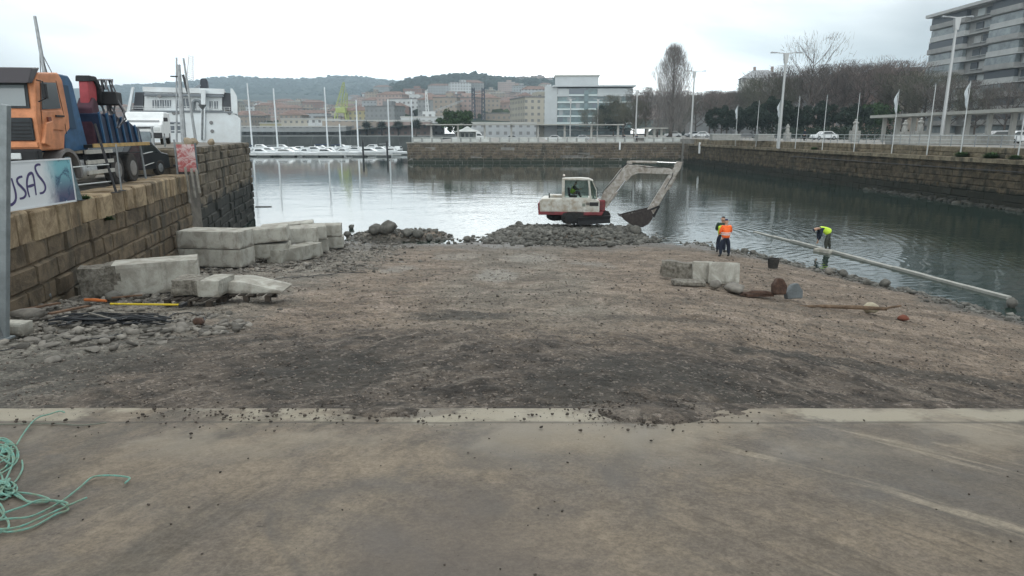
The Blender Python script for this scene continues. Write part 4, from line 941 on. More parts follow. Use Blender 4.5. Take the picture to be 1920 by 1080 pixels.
def person(label, loc, rz, J, top, bottom, cap, vest=None, scale=1.0, hair=None, stripes=True, name='person'):
    """J: joints (pelvis, chest, neck, head, and per side shoulder, elbow, wrist, hip, knee, ankle, toe)"""
    t = thing(name, label, 'person', loc, rz, scale=(scale,) * 3)
    V = {k: Vector(v) for k, v in J.items()}
    pe, ch, ne, he = V['pelvis'], V['chest'], V['neck'], V['head']
    hd = (he - ne).normalized(); fwd = V['face'].normalized(); top_h = he + hd * 0.10
    chains = [[(pe, .145), ((pe + ch) / 2, .14), (ch, .17), (ne, .066), (he - hd * .05, .082), (he + hd * .03, .093), (top_h, .06)]]
    for s in ('l', 'r'):
        sh, el, wr, hp, kn, an, to = (V[k + s] for k in ('sh', 'el', 'wr', 'hp', 'kn', 'an', 'to'))
        hand = (wr - el).normalized(); palm = wr + hand * .06
        chains.append([(ch, .15), (sh, .062), ((sh + el) / 2, .05), (el, .04), ((el + wr) / 2, .038), (wr, .026), (palm, .036)])
        side = hand.cross(fwd); side = side.normalized() if side.length > .1 else Vector((1, 0, 0))
        cur = (fwd * .6 + hand).normalized()
        for q, ln in ((-1.5, .055), (-.5, .07), (.5, .075), (1.5, .065)):
            b0 = palm + side * .018 * q + hand * .02; chains.append([(palm, .036), (b0, .0095), (b0 + hand * ln * .6, .009), (b0 + hand * ln * .6 + cur * ln * .55, .007)])
        th = wr + hand * .02 - side * .035; chains.append([(palm, .036), (th, .012), (th + hand * .045 - side * .01, .009)])
        chains.append([(pe, .135), (hp, .088), ((hp + kn) / 2, .075), (kn, .055), ((kn + an) / 2, .052), (an, .035), (to, .03)])
    b = skinned('body', chains, SKIN, t, 1)
    # face: nose, eyes, ears are small pieces of the head
    MB().add([he + fwd * .085 + hd * .02, he + fwd * .115 - hd * .015, he + fwd * .085 - hd * .02 + hd.cross(fwd) * .015, he + fwd * .085 - hd * .02 - hd.cross(fwd) * .015], [(0, 2, 1), (0, 1, 3), (1, 2, 3), (0, 3, 2)]).build('nose', SKIN, t)
    sd_ = hd.cross(fwd).normalized()
    for s in (-1, 1):
        MB().lathe([(.001, -.012), (.011, 0), (.001, .012)], 8, he + fwd * .082 + sd_ * s * .032 + hd * .018).build('eye', mat('eye', (.02, .02, .02), .3), t)
        MB().lathe([(.004, -.03), (.016, 0), (.004, .03)], 8, he + sd_ * s * .093).build('ear', SKIN, t)
    # trousers
    ch2 = [[(pe + (ch - pe) * .2, .165), (pe, .175)]]
    for s in ('l', 'r'):
        ch2.append([(pe, .175), (V['hp' + s], .125), ((V['hp' + s] + V['kn' + s]) / 2, .108), (V['kn' + s], .095), ((V['kn' + s] + V['an' + s]) / 2, .088), (V['an' + s] + (V['kn' + s] - V['an' + s]) * .12, .058)])
    skinned('trousers', ch2, bottom, t, 1)
    ch3 = [[(pe - (ch - pe) * .22, .18), (pe + (ch - pe) * .1, .19), ((pe + ch) / 2, .195), (ch, .21), (ch + (ne - ch) * .75, .09)]]
    for s in ('l', 'r'):
        ch3.append([(ch, .21), (V['sh' + s], .105), ((V['sh' + s] + V['el' + s]) / 2, .088), (V['el' + s], .072), ((V['el' + s] + V['wr' + s]) / 2, .062), (V['el' + s] + (V['wr' + s] - V['el' + s]) * .88, .042)])
    skinned('jacket', ch3, top, t, 1)
    if vest:
        skinned('vest', [[(pe - (ch - pe) * .25, .20), (pe + (ch - pe) * .1, .215), ((pe + ch) / 2, .225), (ch, .235), (ch + (ne - ch) * .55, .13)], [(ch, .235), (ch + (V['shl'] - ch) * .8, .12)], [(ch, .235), (ch + (V['shr'] - ch) * .8, .12)]], vest, t, 1)
        if stripes:
            for k in (.30, .52):
                c0 = pe + (ch - pe) * k; ax_ = (ch - pe).normalized(); x_ = ax_.cross(fwd).normalized(); y_ = x_.cross(ax_)
                r0 = .232
                pts = [c0 + x_ * r0 * 1.02 * math.cos(a) + y_ * r0 * .98 * math.sin(a) for a in np.linspace(0, 2 * math.pi, 21)]
                mb = MB(); up = ax_ * .022
                for i in range(20): mb.add([pts[i] - up, pts[i + 1] - up, pts[i + 1] + up, pts[i] + up], [(0, 1, 2, 3)])
                mb.build('reflective_band', mat('reflective', (.62, .62, .60), .35), t)
    for s in ('l', 'r'):
        an, to = V['an' + s], V['to' + s]
        skinned('boot', [[(an + Vector((0, 0, .10)), .058), (an, .058), ((an + to) / 2, .05), (to, .045)]], mat('boot_rubber', (.03, .03, .03), .6), t, 1)
    if cap:
        skinned('hat', [[(he + hd * .03, .108), (he + hd * .09, .098), (he + hd * .13, .05)], [(he + hd * .05, .09), (he + hd * .05 + fwd * .14, .04)]], cap, t, 1)
    if hair: skinned('hair', [[(he - fwd * .02 + hd * .0, .098), (he + hd * .06, .099), (he + hd * .105, .055)]], hair, t, 1)
    return t
def stance(h=0.0, spread=.12, arm='front', bend=0):
    J = dict(pelvis=(0, 0, .95), chest=(0, .0, 1.30), neck=(0, .01, 1.48), head=(0, .03, 1.62), face=(0, 1, -.1))
    for s, sx in (('l', -1), ('r', 1)):
        J['sh' + s] = (sx * .19, 0, 1.42); J['hp' + s] = (sx * .10, 0, .90); J['kn' + s] = (sx * (spread + .01), .03, .48); J['an' + s] = (sx * (spread + .03), -.01, .08); J['to' + s] = (sx * (spread + .05), .16, .04)
        if arm == 'front': J['el' + s] = (sx * .26, .05, 1.14); J['wr' + s] = (sx * .17, .26, 1.06)
        else: J['el' + s] = (sx * .27, -.03, 1.13); J['wr' + s] = (sx * .27, .06, .90)
    return J
M_ORANGE = mat('hi_vis_orange', (0.95, 0.16, 0.03), 0.7, var=.15, vscale=6); M_YEL = mat('hi_vis_yellow', (0.55, 0.78, 0.06), 0.7, var=.15, vscale=6)
M_NAVY = mat('navy_cloth', (0.018, 0.024, 0.042), 0.85, var=.3, vscale=8); M_GREEN = mat('dark_green_cloth', (0.03, 0.055, 0.04), .85, var=.3, vscale=8)
M_WADER = mat('olive_waders', (0.045, 0.05, 0.04), .7, var=.3, vscale=8); M_PINK = mat('pale_sleeve', (0.55, 0.42, 0.38), .8)
p = on_ground(1358, 482)
person('person in an orange hi-vis jacket and navy trousers seen from behind on the shore', p, R(8), stance(spread=.17), M_ORANGE, M_NAVY, mat('navy_cap', (.03, .03, .07), .8), M_ORANGE, 1.02)
p = on_ground(1352, 475)
J = stance(spread=.13); J['head'] = (.02, .04, 1.63)
person('person in dark green and yellow standing just behind the orange jacket', p + Vector((0.0, .1, 0)), R(-12), J, M_GREEN, M_NAVY, mat('dark_cap', (.03, .03, .035), .8), M_YEL, 1.03, stripes=False)
# bending worker, seen from his left side, reaching down to the left
q = at_z(1548, 468, 0.08)
J = dict(pelvis=(.06, 0, .86), chest=(-.26, 0, 1.05), neck=(-.45, 0, 1.04), head=(-.57, 0, .98), face=(-.55, 0, -.85))
for s, sy in (('l', -1), ('r', 1)):
    J['sh' + s] = (-.34, sy * .18, 1.02); J['el' + s] = (-.36, sy * .24, .72); J['wr' + s] = (-.40 + sy * .03, sy * .12, .44)
    J['hp' + s] = (.07, sy * .10, .83); J['kn' + s] = (.04 + sy * .10, sy * .14, .42); J['an' + s] = (.10 + sy * .14, sy * .16, .02); J['to' + s] = (-.06 + sy * .14, sy * .17, -.03)
person('person in a yellow vest and waders bending over the kerb in the water', (q.x, q.y, .09), R(-8), J, M_NAVY, M_WADER, mat('dark_hood', (.03, .032, .05), .8), M_YEL, 1.05, stripes=False)

# ================================================================== EXCAVATOR
EXC = Vector((4.1, 42.2, .66)); PXM = .0328
ex = thing('excavator', 'white and red tracked excavator standing on the rubble mound', 'excavator', EXC, R(-6), scale=(.94, .94, .89))
M_EW = mat('excavator_white', (0.50, 0.51, 0.48), 0.5, var=.35, vscale=2.2, dark=(.30, .26, .20)); M_ER = mat('excavator_red', (0.21, 0.032, 0.040), 0.5, var=.5, vscale=3, dark=(.10, .03, .03))
M_EG = mat('excavator_boom_grey', (0.36, 0.35, 0.325), 0.6, var=.4, vscale=4, dark=(.20, .17, .14)); M_EB = mat('excavator_black', (0.022, 0.022, 0.023), 0.6, var=.3, vscale=4)
M_CHROME = mat('hydraulic_rod', (.55, .56, .56), .2, .9); M_TRACK = mat('track_steel', (0.040, 0.038, 0.036), .8, .2, var=.5, vscale=6, bump=.5)
und = MB().box((0, 0, .42), (2.0, 1.3, .3)).build('undercarriage', M_EB, ex, rot=(0, 0, R(33)))
MB().lathe([(.6, 0), (.6, .16)], 24, (0, 0, .5)).build('slew_ring', M_EB, ex)
for sy in (-1, 1):
    # track as a loop outline
    pts = []
    L2, rad = 1.38, .34
    for a in np.linspace(-math.pi / 2, math.pi / 2, 9): pts.append((L2 + rad * math.cos(a), rad + .02 + rad * math.sin(a)))
    for a in np.linspace(math.pi / 2, 3 * math.pi / 2, 9): pts.append((-L2 + rad * math.cos(a), rad + .02 + rad * math.sin(a)))
    tr = MB().prism(pts, sy * .95 - .24, sy * .95 + .24, 'y').build('track', M_TRACK, ex, rot=(0, 0, R(33)))
    mb = MB(); n = len(pts); per = []
    for i in range(n):
        a, b = Vector(pts[i]), Vector(pts[(i + 1) % n]); k = max(1, int((b - a).length / .15))
        for j in range(k):
            c = a + (b - a) * (j + .5) / k; d = (b - a).normalized(); nn = Vector((d.y, -d.x)); c = c + nn * .02
            mb.box((c.x, sy * .95, c.y), (.05, .5, .05), (0, -math.atan2(d.y, d.x), 0))
    mb.build('grousers', M_TRACK, tr)
    for k in range(5): MB().wheel((-1.0 + k * .5, sy * (.95 + .0) + sy * .22, .17), .13, .08, 14, 'y').build('roller', M_EB, tr)
    for x_ in (-1.38, 1.38): MB().wheel((x_, sy * .95 + sy * .21, .36), .24, .09, 16, 'y').build('sprocket', M_STEEL if False else M_EB, tr)
MB().prism([(1.75, .0), (1.95, -.02), (1.92, .25), (1.98, .48), (1.86, .48), (1.80, .25)], -1.2, 1.2, 'y').build('blade', M_EB, ex, rot=(0, 0, R(-57)), loc=(0, 0, .02))
# house
hs = MB().prism([(-2.45, .72), (-2.5, .95), (-2.46, 1.5), (-2.3, 1.60), (-.95, 1.62), (1.0, 1.62), (1.35, 1.45), (1.35, .72)], -1.15, 1.15, 'y').build('engine_housing', M_EW, ex, bevel=.04)
MB().prism([(-2.55, .52), (-2.6, 1.30), (-2.49, 1.30), (-2.46, .74), (1.62, .74), (1.5, .52)], -1.2, 1.2, 'y').build('red_skirt', M_ER, ex, bevel=.03)
for x0, x1 in ((-2.35, -1.75), (-1.72, -.62), (-.58, .2)): MB().box(((x0 + x1) / 2, -1.16, 1.16), (x1 - x0, .03, .74)).build('side_panel', M_EW, ex, bevel=.012)
for k in range(4): MB().box((.62, -1.165, 1.22 + k * .05), (.30, .02, .02)).build('vent_slat', M_EB, hs)
MB().box((.35, -1.168, 1.22), (.18, .02, .2)).build('emblem', mat('dull_green_mark', (.18, .2, .17)), hs)
MB().box((1.0, -1.17, 1.28), (.55, .04, .25)).build('step_recess', M_EB, hs)
MB().box((.55, -1.17, .95), (.9, .03, .16)).build('red_stripe_step', M_EW, ex)
MB().box((-1.5, .2, 1.70), (.9, .8, .14)).build('engine_cover', M_EW, ex, bevel=.03)
MB().tube([(-1.9, -.4, 1.6), (-1.9, -.4, 1.92)], .04, 8).build('exhaust', M_EB, ex)
# cab : frame of pillars, roof, glass
cab = MB(); x0, x1, y0, y1, zb, zt = -1.0, .62, -1.12, -.12, 1.58, 2.92
cab.box((x0 + .02, y0 + .05, (zb + zt) / 2), (.18, .12, zt - zb)); cab.box((x0 + .02, y1 - .05, (zb + zt) / 2), (.14, .12, zt - zb))
cab.bar((.78, y0 + .05, zb), (.62, y0 + .05, zt), .12, .11); cab.bar((.98, y1 - .05, zb), (.62, y1 - .05, zt), .10, .10)
cab.bar((x0, y0 + .05, zb + .05), (.85, y0 + .05, zb + .05), .12, .14)
cab.bar((1.16, y0 + .1, 1.60), (1.12, y0 + .1, 2.2), .06, .06); cab.bar((1.12, y0 + .1, 2.2), (.86, y0 + .1, 2.80), .06, .06)
cab.build('cab_frame', M_EW, ex, bevel=.03)
MB().prism([(x0 - .08, zt - .05), (x0 - .05, zt + .05), (.1, zt + .09), (.62, zt + .06), (.9, zt - .08), (.92, zt - .13), (.62, zt - .06)], y0 - .02, y1 + .02, 'y').build('cab_roof', M_EW, ex, bevel=.03)
gg = bpy.data.materials.new('cab_glass'); gg.use_nodes = True; t_ = gg.node_tree; t_.nodes.clear()
o_ = t_.nodes.new('ShaderNodeOutputMaterial'); m_ = t_.nodes.new('ShaderNodeMixShader'); a_ = t_.nodes.new('ShaderNodeBsdfTransparent'); b_ = t_.nodes.new('ShaderNodeBsdfGlossy'); fr = t_.nodes.new('ShaderNodeFresnel')
a_.inputs[0].default_value = (.62, .70, .68, 1); b_.inputs['Roughness'].default_value = .05; t_.links.new(fr.outputs[0], m_.inputs[0]); t_.links.new(a_.outputs[0], m_.inputs[1]); t_.links.new(b_.outputs[0], m_.inputs[2]); t_.links.new(m_.outputs[0], o_.inputs[0])
M_CLEAR = gg
MB().box(((x0 + .7) / 2, y0 + .05, (zb + zt) / 2), (1.55, .012, zt - zb - .1)).build('side_window', M_CLEAR, ex)
MB().prism([(.72, 1.62), (1.14, 1.62), (1.12, 2.2), (.9, 2.78), (.62, 2.84)], y0 + .08, y0 + .09, 'y').build('front_quarter_window', M_CLEAR, ex)
MB().add([(1.14, y0 + .1, 1.62), (1.14, y1 - .1, 1.62), (1.12, y1 - .1, 2.2), (1.12, y0 + .1, 2.2), (.88, y0 + .1, 2.80), (.88, y1 - .1, 2.80)], [(0, 1, 2, 3), (3, 2, 5, 4)]).build('windscreen', M_CLEAR, ex)
MB().box((x0 + .1, (y0 + y1) / 2, (zb + zt) / 2), (.02, .8, 1.1)).build('rear_window', M_CLEAR, ex)
seat = MB(); seat.box((-.35, -.62, 1.75), (.5, .5, .14)); seat.box((-.62, -.62, 2.05), (.14, .48, .6), (0, R(-8), 0)); seat.build('seat', M_EB, ex, bevel=.03)
MB().tube([(-.95, -.9, 2.95), (-.95, -.9, 3.12)], .015, 6).build('lamp_stalk', M_EB, ex); MB().lathe([(.06, 0), (.07, .03), (.06, .10), (.02, .13)], 10, (-.95, -.9, 3.12)).build('beacon', mat('beacon_pale', (.75, .66, .60), .4), ex)
MB().tube([(1.0, -1.2, 1.62), (1.18, -1.24, 1.7), (1.22, -1.24, 2.3), (1.05, -1.2, 2.5)], .018, 6).build('handrail', M_EB, ex)
# boom etc.
BY = -.15
def plate(name, poly, y0, y1, m, bev=.03): return MB().prism(poly, y0, y1, 'y').build(name, m, ex, bevel=bev)
MB().box((1.35, BY, 1.12), (.75, .9, .75)).build('boom_bracket', M_ER, ex, bevel=.05)
plate('boom', [(1.25, .95), (1.62, .85), (2.15, 1.65), (3.35, 3.12), (3.75, 3.30), (5.85, 3.24), (6.05, 3.45), (5.75, 3.62), (3.6, 3.86), (3.05, 3.85), (2.65, 3.55), (1.6, 2.05)], BY - .2, BY + .2, M_EG)
for sy in (-.32, .32):
    MB().tube([(1.75, BY + sy, 1.0), (2.45, BY + sy, 2.05)], .085, 10).build('lift_cylinder', M_EG, ex); MB().tube([(2.45, BY + sy, 2.05), (2.95, BY + sy, 2.80)], .045, 8).build('lift_rod', M_CHROME, ex)
MB().tube([(3.25, BY, 4.06), (4.9, BY, 4.03)], .085, 10).build('stick_cylinder', M_EG, ex); MB().tube([(4.9, BY, 4.03), (6.25, BY, 3.98)], .045, 8).build('stick_rod', M_CHROME, ex)
MB().box((3.2, BY, 3.98), (.35, .2, .26)).build('cylinder_lug', M_EG, ex, bevel=.04)
plate('stick', [(6.15, 4.10), (6.5, 4.05), (6.42, 3.65), (5.95, 2.75), (4.85, .55), (4.55, .62), (4.45, .85), (5.3, 2.45), (5.72, 3.25), (5.95, 3.6)], BY - .15, BY + .15, M_EG)
MB().tube([(6.12, BY, 3.05), (5.72, BY, 2.2)], .075, 10).build('bucket_cylinder', M_EG, ex); MB().tube([(5.72, BY, 2.2), (5.18, BY, 1.1)], .04, 8).build('bucket_rod', M_CHROME, ex)
mb = MB(); mb.bar((5.18, BY - .18, 1.1), (4.62, BY - .18, .85), .07, .12); mb.bar((5.18, BY - .18, 1.1), (4.85, BY - .18, .35), .07, .12); mb.bar((5.18, BY + .18, 1.1), (4.85, BY + .18, .35), .07, .12); mb.build('linkage', M_EB, ex)
mb = MB()
for o_y in (-.09, 0, .09): mb.tube([(1.5, BY + o_y, 1.9), (2.3, BY - .26 + o_y, 3.0), (3.0, BY + o_y, 3.95), (4.2, BY - .24, 3.72), (5.3, BY - .24, 3.70), (6.0, BY + o_y, 3.75), (5.9, BY - .2, 3.1), (5.5, BY - .18, 2.3)], .022, 6)
mb.build('hydraulic_hoses', M_EB, ex)
# bucket: curved shell, open to the left/up
outer = [(2.72, .45), (2.95, .20), (3.35, -.10), (3.75, -.30), (4.15, -.30), (4.5, -.10), (4.72, .25), (4.78, .6), (4.6, .95)]
M_BK = mat('bucket_brown_steel', (0.055, 0.046, 0.043), .75, .2, var=.4, vscale=5)
mb = MB()
inn = [(x + (3.9 - x) * .05, z + (.5 - z) * .08) for x, z in outer]
for yy0, yy1 in ((-.55, .55),):
    n = len(outer)
    for i in range(n - 1):
        (xa, za), (xb, zb_) = outer[i], outer[i + 1]; (xc, zc), (xd, zd) = inn[i], inn[i + 1]
        mb.add([(xa, yy0, za), (xb, yy0, zb_), (xb, yy1, zb_), (xa, yy1, za), (xc, yy0, zc), (xd, yy0, zd), (xd, yy1, zd), (xc, yy1, zc)], [(0, 1, 2, 3), (7, 6, 5, 4)])
mb.prism(outer, -.58, -.55, 'y'); mb.prism(outer, .55, .58, 'y')
bk = mb.build('bucket', M_BK, ex, loc=(0, BY, 0))
for k in range(5): MB().box((2.66, -.46 + k * .23, .46), (.22, .09, .05), (0, R(35), 0), taper=.6).build('tooth', M_EB, bk)
P, S = scatter(140, lambda: (random.uniform(3.0, 4.35), random.uniform(-.48, .48)), .12, .28); P[:, 2] = .42 - .22 * np.abs(P[:, 0] - 3.55) ** 1.2 + .0 + rng.uniform(-.12, .1, len(P))
V, Fc = rocks_mesh(P, S); V[:, 1] += BY; V = V * np.array([.94, .94, .89]); o = np_obj('bucket_load', V, Fc, M_ROCK); o.location = EXC; o.rotation_euler = (0, 0, R(-6)); tag(o, 'load of grey rubble lying in the raised excavator bucket', 'rubble', kind='stuff')
# driver
J = dict(pelvis=(0, 0, .12), chest=(.0, .10, .46), neck=(0, .16, .63), head=(0, .22, .77), face=(0, 1, -.25))
for s, sx_ in (('l', -1), ('r', 1)):
    J['sh' + s] = (sx_ * .19, .12, .57); J['el' + s] = (sx_ * .25, .26, .34); J['wr' + s] = (sx_ * .18, .5, .36); J['hp' + s] = (sx_ * .1, .05, .1); J['kn' + s] = (sx_ * .13, .46, .16); J['an' + s] = (sx_ * .13, .52, -.12); J['to' + s] = (sx_ * .13, .64, -.14)
Me = Matrix.Rotation(R(-6), 3, 'Z'); q = EXC + Me @ Vector((-.38, -.58, 1.66))
person('person in a yellow vest driving inside the excavator cab', q, R(-96), J, M_GREEN, M_NAVY, None, M_YEL, .88, stripes=False, hair=mat('dark_hair', (.03, .02, .015), .8))
# ================================================================== LEFT QUAY: banner, rails, truck, van
# banner stands on the coping; its plane passes through two measured ground points
bA = at_z(143, 378, QZ + .04); bB = at_z(20, 398, QZ + .04); bB = bA + (bB - bA) * 1.5
bl = (bA - bB).length; ban = thing('banner', 'white advertising banner with purple lettering and a blue faded picture at its right end', 'banner', bB, math.atan2(bA.y - bB.y, bA.x - bB.x))
BH = 1.10
def banner_material():
    g = G('banner_print'); x, y, z = g.xyz(); n = g.noise(2.5, 6, 0.65, dist=1.5)
    fade = g.rng(g.math('ADD', x, g.math('MULTIPLY', g.math('SUBTRACT', n, .5), .5)), bl - 1.25, bl - .55)
    pic = g.mix(g.rng(z, .15, .95), (0.10, 0.10, 0.17), (0.20, 0.46, 0.52)); pic = g.mix(g.rng(n, .52, .7), pic, (0.035, 0.07, 0.14)); pic = g.mix(g.rng(g.noise(7, 4, .6), .62, .72), pic, (.42, .55, .62))
    c = g.mix(fade, (0.70, 0.73, 0.75), pic); g.l(c, g.b.inputs['Base Color']); g.set(.5, .3); return g.m
M_BAN = banner_material()
MB().box((bl / 2, 0, BH / 2 + .02), (bl - .04, .015, BH - .04)).build('sheet', M_BAN, ban)
fr_ = MB(); M_FR = mat('white_frame', (.68, .71, .73), .4)
fr_.bar((0, 0, BH), (bl, 0, BH), .04); fr_.bar((0, 0, .03), (bl, 0, .03), .04); fr_.bar((bl - .02, 0, 0), (bl - .02, 0, BH), .04); fr_.build('frame', M_FR, ban)
# lettering as brush strokes on the sheet
Mb = Matrix.Rotation(-ban.rotation_euler.z, 3, 'Z'); nrm_b = Matrix.Rotation(ban.rotation_euler.z, 3, 'Z') @ Vector((0, -1, 0))
def on_banner(px, py):
    d = ray(px, py); o0 = Vector((0, 0, EYE)); t = (bB - o0).dot(nrm_b) / d.dot(nrm_b); return Mb @ (o0 + d * t - bB)
def stroke(pts, w0, name):
    P3 = [on_banner(*p) for p in pts]; Q = []
    for i in range(len(P3) - 1):
        p0, p1, p2, p3 = P3[max(i - 1, 0)], P3[i], P3[i + 1], P3[min(i + 2, len(P3) - 1)]
        for k in range(6):
            t = k / 6; Q.append(0.5 * ((2 * p1) + (-p0 + p2) * t + (2 * p0 - 5 * p1 + 4 * p2 - p3) * t * t + (-p0 + 3 * p1 - 3 * p2 + p3) * t ** 3))
    Q.append(P3[-1]); vs = []; fs = []; m = len(Q)
    for i, q in enumerate(Q):
        d = (Q[min(i + 1, m - 1)] - Q[max(i - 1, 0)]); d.y = 0; d.normalize(); n = Vector((-d.z, 0, d.x)); ww = w0 * (.75 + .35 * math.sin(math.pi * i / (m - 1))) / 2
        for s in (-1, 1): vs.append((q.x + n.x * ww * s, -.012, q.z + n.z * ww * s))
    fs = [(2 * i, 2 * i + 1, 2 * i + 3, 2 * i + 2) for i in range(m - 1)]
    return vs, fs
for nm, sts in (('letter_u', [[(3, 345), (5, 365), (10, 380), (20, 384), (28, 376), (28.5, 362), (24, 346), (20.5, 334)]]),
                ('letter_s', [[(41, 331), (35, 332.5), (31, 337), (33, 344), (40, 351), (46.5, 359), (47, 366), (43, 371), (36, 372.5)]]),
                ('letter_a', [[(54.5, 370), (50.8, 356), (49.6, 341), (52, 329), (57, 324.5), (61, 328), (64, 344), (67, 366)], [(51.5, 350), (57, 348.5), (64, 346)]]),
                ('letter_s', [[(75, 309), (70, 308.5), (65.5, 312), (66, 319), (71, 329), (78.5, 338), (83.5, 347), (84, 355), (80, 361), (73.5, 362.5)]])):
    mb = MB()
    for st in sts: mb.add(*stroke(st, .062, nm))
    mb.build(nm, mat('purple_letters', (0.075, 0.06, 0.16), .5), ban)
# posts and rails on the quay edge
M_RAIL = mat('blue_grey_post', (0.12, 0.17, 0.19), .6, .2, var=.4, vscale=5)
def rail_post(px, py, h, lean, label, thick=.07, m=None):
    p = at_z(px, py, QZ); t = thing('fence_post', label, 'post', p, 0, 'fence posts along the left quay')
    MB().tube([(0, 0, 0), (lean[0], lean[1], h)], thick / 2, 10).build('pole', m or M_RAIL, t); MB().box((0, 0, .01), (.2, .2, .02)).build('foot_plate', M_DARKSTEEL, t); return p
P1 = rail_post(150, 376, 1.15, (-.22, .05), 'short blue-green leaning post at the right end of the banner', .13)
P2 = rail_post(218, 361, 2.05, (-.38, 0), 'tall thin dark post in front of the truck rear wheel, leaning left', .075, M_DARKSTEEL)
P3 = rail_post(274, 338, 2.0, (-.12, 0), 'grey post at the back end of the yellow-edged truck bed', .085, M_STEEL)
P4 = rail_post(315, 318, 1.6, (-.02, 0), 'grey post beyond the truck, left of the black bollard', .09, M_STEEL)
P5 = rail_post(228, 358, 1.45, (-.02, .05), 'thin short post just right of the dark leaning one', .05, M_STEEL)
gd = thing('guard_rail', 'pair of thin wires strung between the two leaning posts by the banner', 'rail')
for z0, z1 in ((.88, .85), (.40, .34)):
    MB().tube([P1 + Vector((-.16, 0, z0)), P2 + Vector((-.12, 0, z1))], .022, 6).build('wire', mat('pale_wire', (.36, .38, .37), .5), gd)
gd2 = thing('guard_rail', 'thin double rail between the grey posts behind the truck, towards the bollard', 'rail')
for z_ in (1.0, .55):
    MB().tube([P3 + Vector((0, 0, z_)), P4 + Vector((0, 0, z_)), P4 + Vector((-.55, 1.6, z_ + .05))], .02, 6).build('wire', MATS['pale_wire'], gd2)
for i, (pa, pb, lb) in enumerate((((95, 597), (168, 583), 'brown broken plank lying left of the orange tool handle'), ((40, 590), (112, 578), 'dark short board in front of the blue-grey boulder'), ((168, 596), (218, 612), 'thin pale stick lying across the hose heap'), ((210, 566), (268, 562), 'pale splintered board under the long broken block'))):
    a, b = on_ground(*pa), on_ground(*pb); a.z += .10; b.z += .12
    tag(MB().bar(a, b, .11 if i < 2 else .04, .035).build('plank', mat('brown_board', (.16, .095, .06), .9, var=.5, vscale=5, bump=.4) if i != 2 else M_PALEROCK, None), lb, 'plank')
# weed tufts on the wall
def tuft(name, loc, r, n, label, m, up=.6):
    V = []; Fs = []
    for i in range(n):
        a = random.uniform(0, 6.28); e = random.uniform(-.2, 1.2); d = Vector((math.cos(a) * math.cos(e), math.sin(a) * math.cos(e), math.sin(e) * up)) * r * random.uniform(.4, 1); s = d.cross(Vector((0, 0, 1))).normalized() * r * .12 if d.length else Vector((.1, 0, 0))
        k = len(V); V += [d * .3 - s, d * .3 + s, d + s * .3 + Vector((0, 0, r * .1))]; Fs.append((k, k + 1, k + 2))
    o = np_obj(name, np.array(V), np.array(Fs), m); o.location = loc; return tag(o, label, 'plant')
M_WEED = mat('weed_green', (0.050, 0.095, 0.030), .8, island=.4)
for px, py, r, lb in ((160, 374, .22, 'green weed tuft on the coping beside the banner post'), (217, 418, .24, 'dark green weed growing out of the quay wall face'), (398, 312, .5, 'pale green bush in the gap at the end of the near quay')):
    q = at_z(px, py, QZ if py < 380 and px < 390 else 3.3)
    if px == 217: q = Vector((lwx(20.3) + .12, 20.3, 3.45))
    if px == 398: q = Vector((-14.3, 30.6, 4.3))
    tuft('weed', q, r, 260, lb, M_WEED)

# ---- truck (local x right across, y rearwards, z up; origin = front right foot of the cab on the quay)
TQ = Vector((-13.05, 19.3, QZ))
tk = thing('crane_truck', 'orange cab-over truck with a folded loading crane and a yellow-edged flatbed', 'truck', TQ, R(7.5))
M_TO = mat('truck_orange', (0.60, 0.245, 0.115), .5, var=.3, vscale=2.5); M_TG = mat('truck_grille', (0.028, 0.033, 0.037), .6, var=.3); M_TBL = mat('crane_blue', (0.028, 0.10, 0.21), .5, var=.4, vscale=2)
M_TR = mat('crane_red', (0.42, 0.07, 0.08), .55, var=.3, vscale=2); M_DK = mat('chassis_black', (0.020, 0.021, 0.023), .7, var=.3, vscale=3)
W_ = 2.5
# cab shell: side profile (y,z) extruded in x
prof = [(0.02, 1.30), (0.0, 2.2), (.06, 2.42), (.22, 3.14), (.45, 3.42), (1.55, 3.50), (1.75, 3.3), (1.85, 2.3), (1.80, 1.9), (1.45, 1.72), (1.30, 1.30)]
MB().prism(prof, -W_, 0, 'x').build('cab', M_TO, tk, bevel=.05)
MB().add([(-2.36, .045, 2.44), (-.14, .045, 2.44), (-.2, .195, 3.12), (-2.3, .195, 3.12), (-2.36, .02, 2.44), (-.14, .02, 2.44), (-.2, .17, 3.12), (-2.3, .17, 3.12)], [(4, 5, 6, 7), (0, 1, 5, 4), (1, 2, 6, 5), (2, 3, 7, 6), (3, 0, 4, 7)]).build('windscreen_frame', M_TG, tk)
MB().add([(-2.28, .014, 2.50), (-.22, .014, 2.50), (-.27, .148, 3.06), (-2.23, .148, 3.06)], [(0, 1, 2, 3)]).build('windscreen', M_WSCREEN, tk)
MB().prism([(-.12, 3.10), (.10, 3.10), (.62, 3.56), (.2, 3.52)], -2.48, -.02, 'x').build('sun_visor', mat('visor_smoke', (.05, .045, .05), .4), tk, bevel=.03)
MB().box((-1.25, -.03, 1.88), (2.3, .08, .62)).build('grille', M_TG, tk, bevel=.03)
mb = MB()
for k in range(5): mb.box((-1.15, -.075, 1.66 + k * .10), (2.0, .02, .03))
mb.build('grille_slats', M_DK, tk)
for k in range(8): MB().box((-1.3 + k * .085, -.078, 1.98), (.05, .012, .035)).build('badge_letter', M_CHROME, tk)
MB().box((-1.25, -.02, 1.46), (2.42, .10, .15)).build('lower_panel', M_TO, tk, bevel=.02)
bmp = MB().box((-1.25, -.06, 1.02), (2.5, .3, .66)).build('bumper', M_DK, tk, bevel=.06)
for xx in (-.62, -1.9): MB().box((xx, -.23, 1.16), (.42, .05, .17)).build('headlight', mat('headlamp', (.55, .58, .58), .2), bmp, bevel=.03)
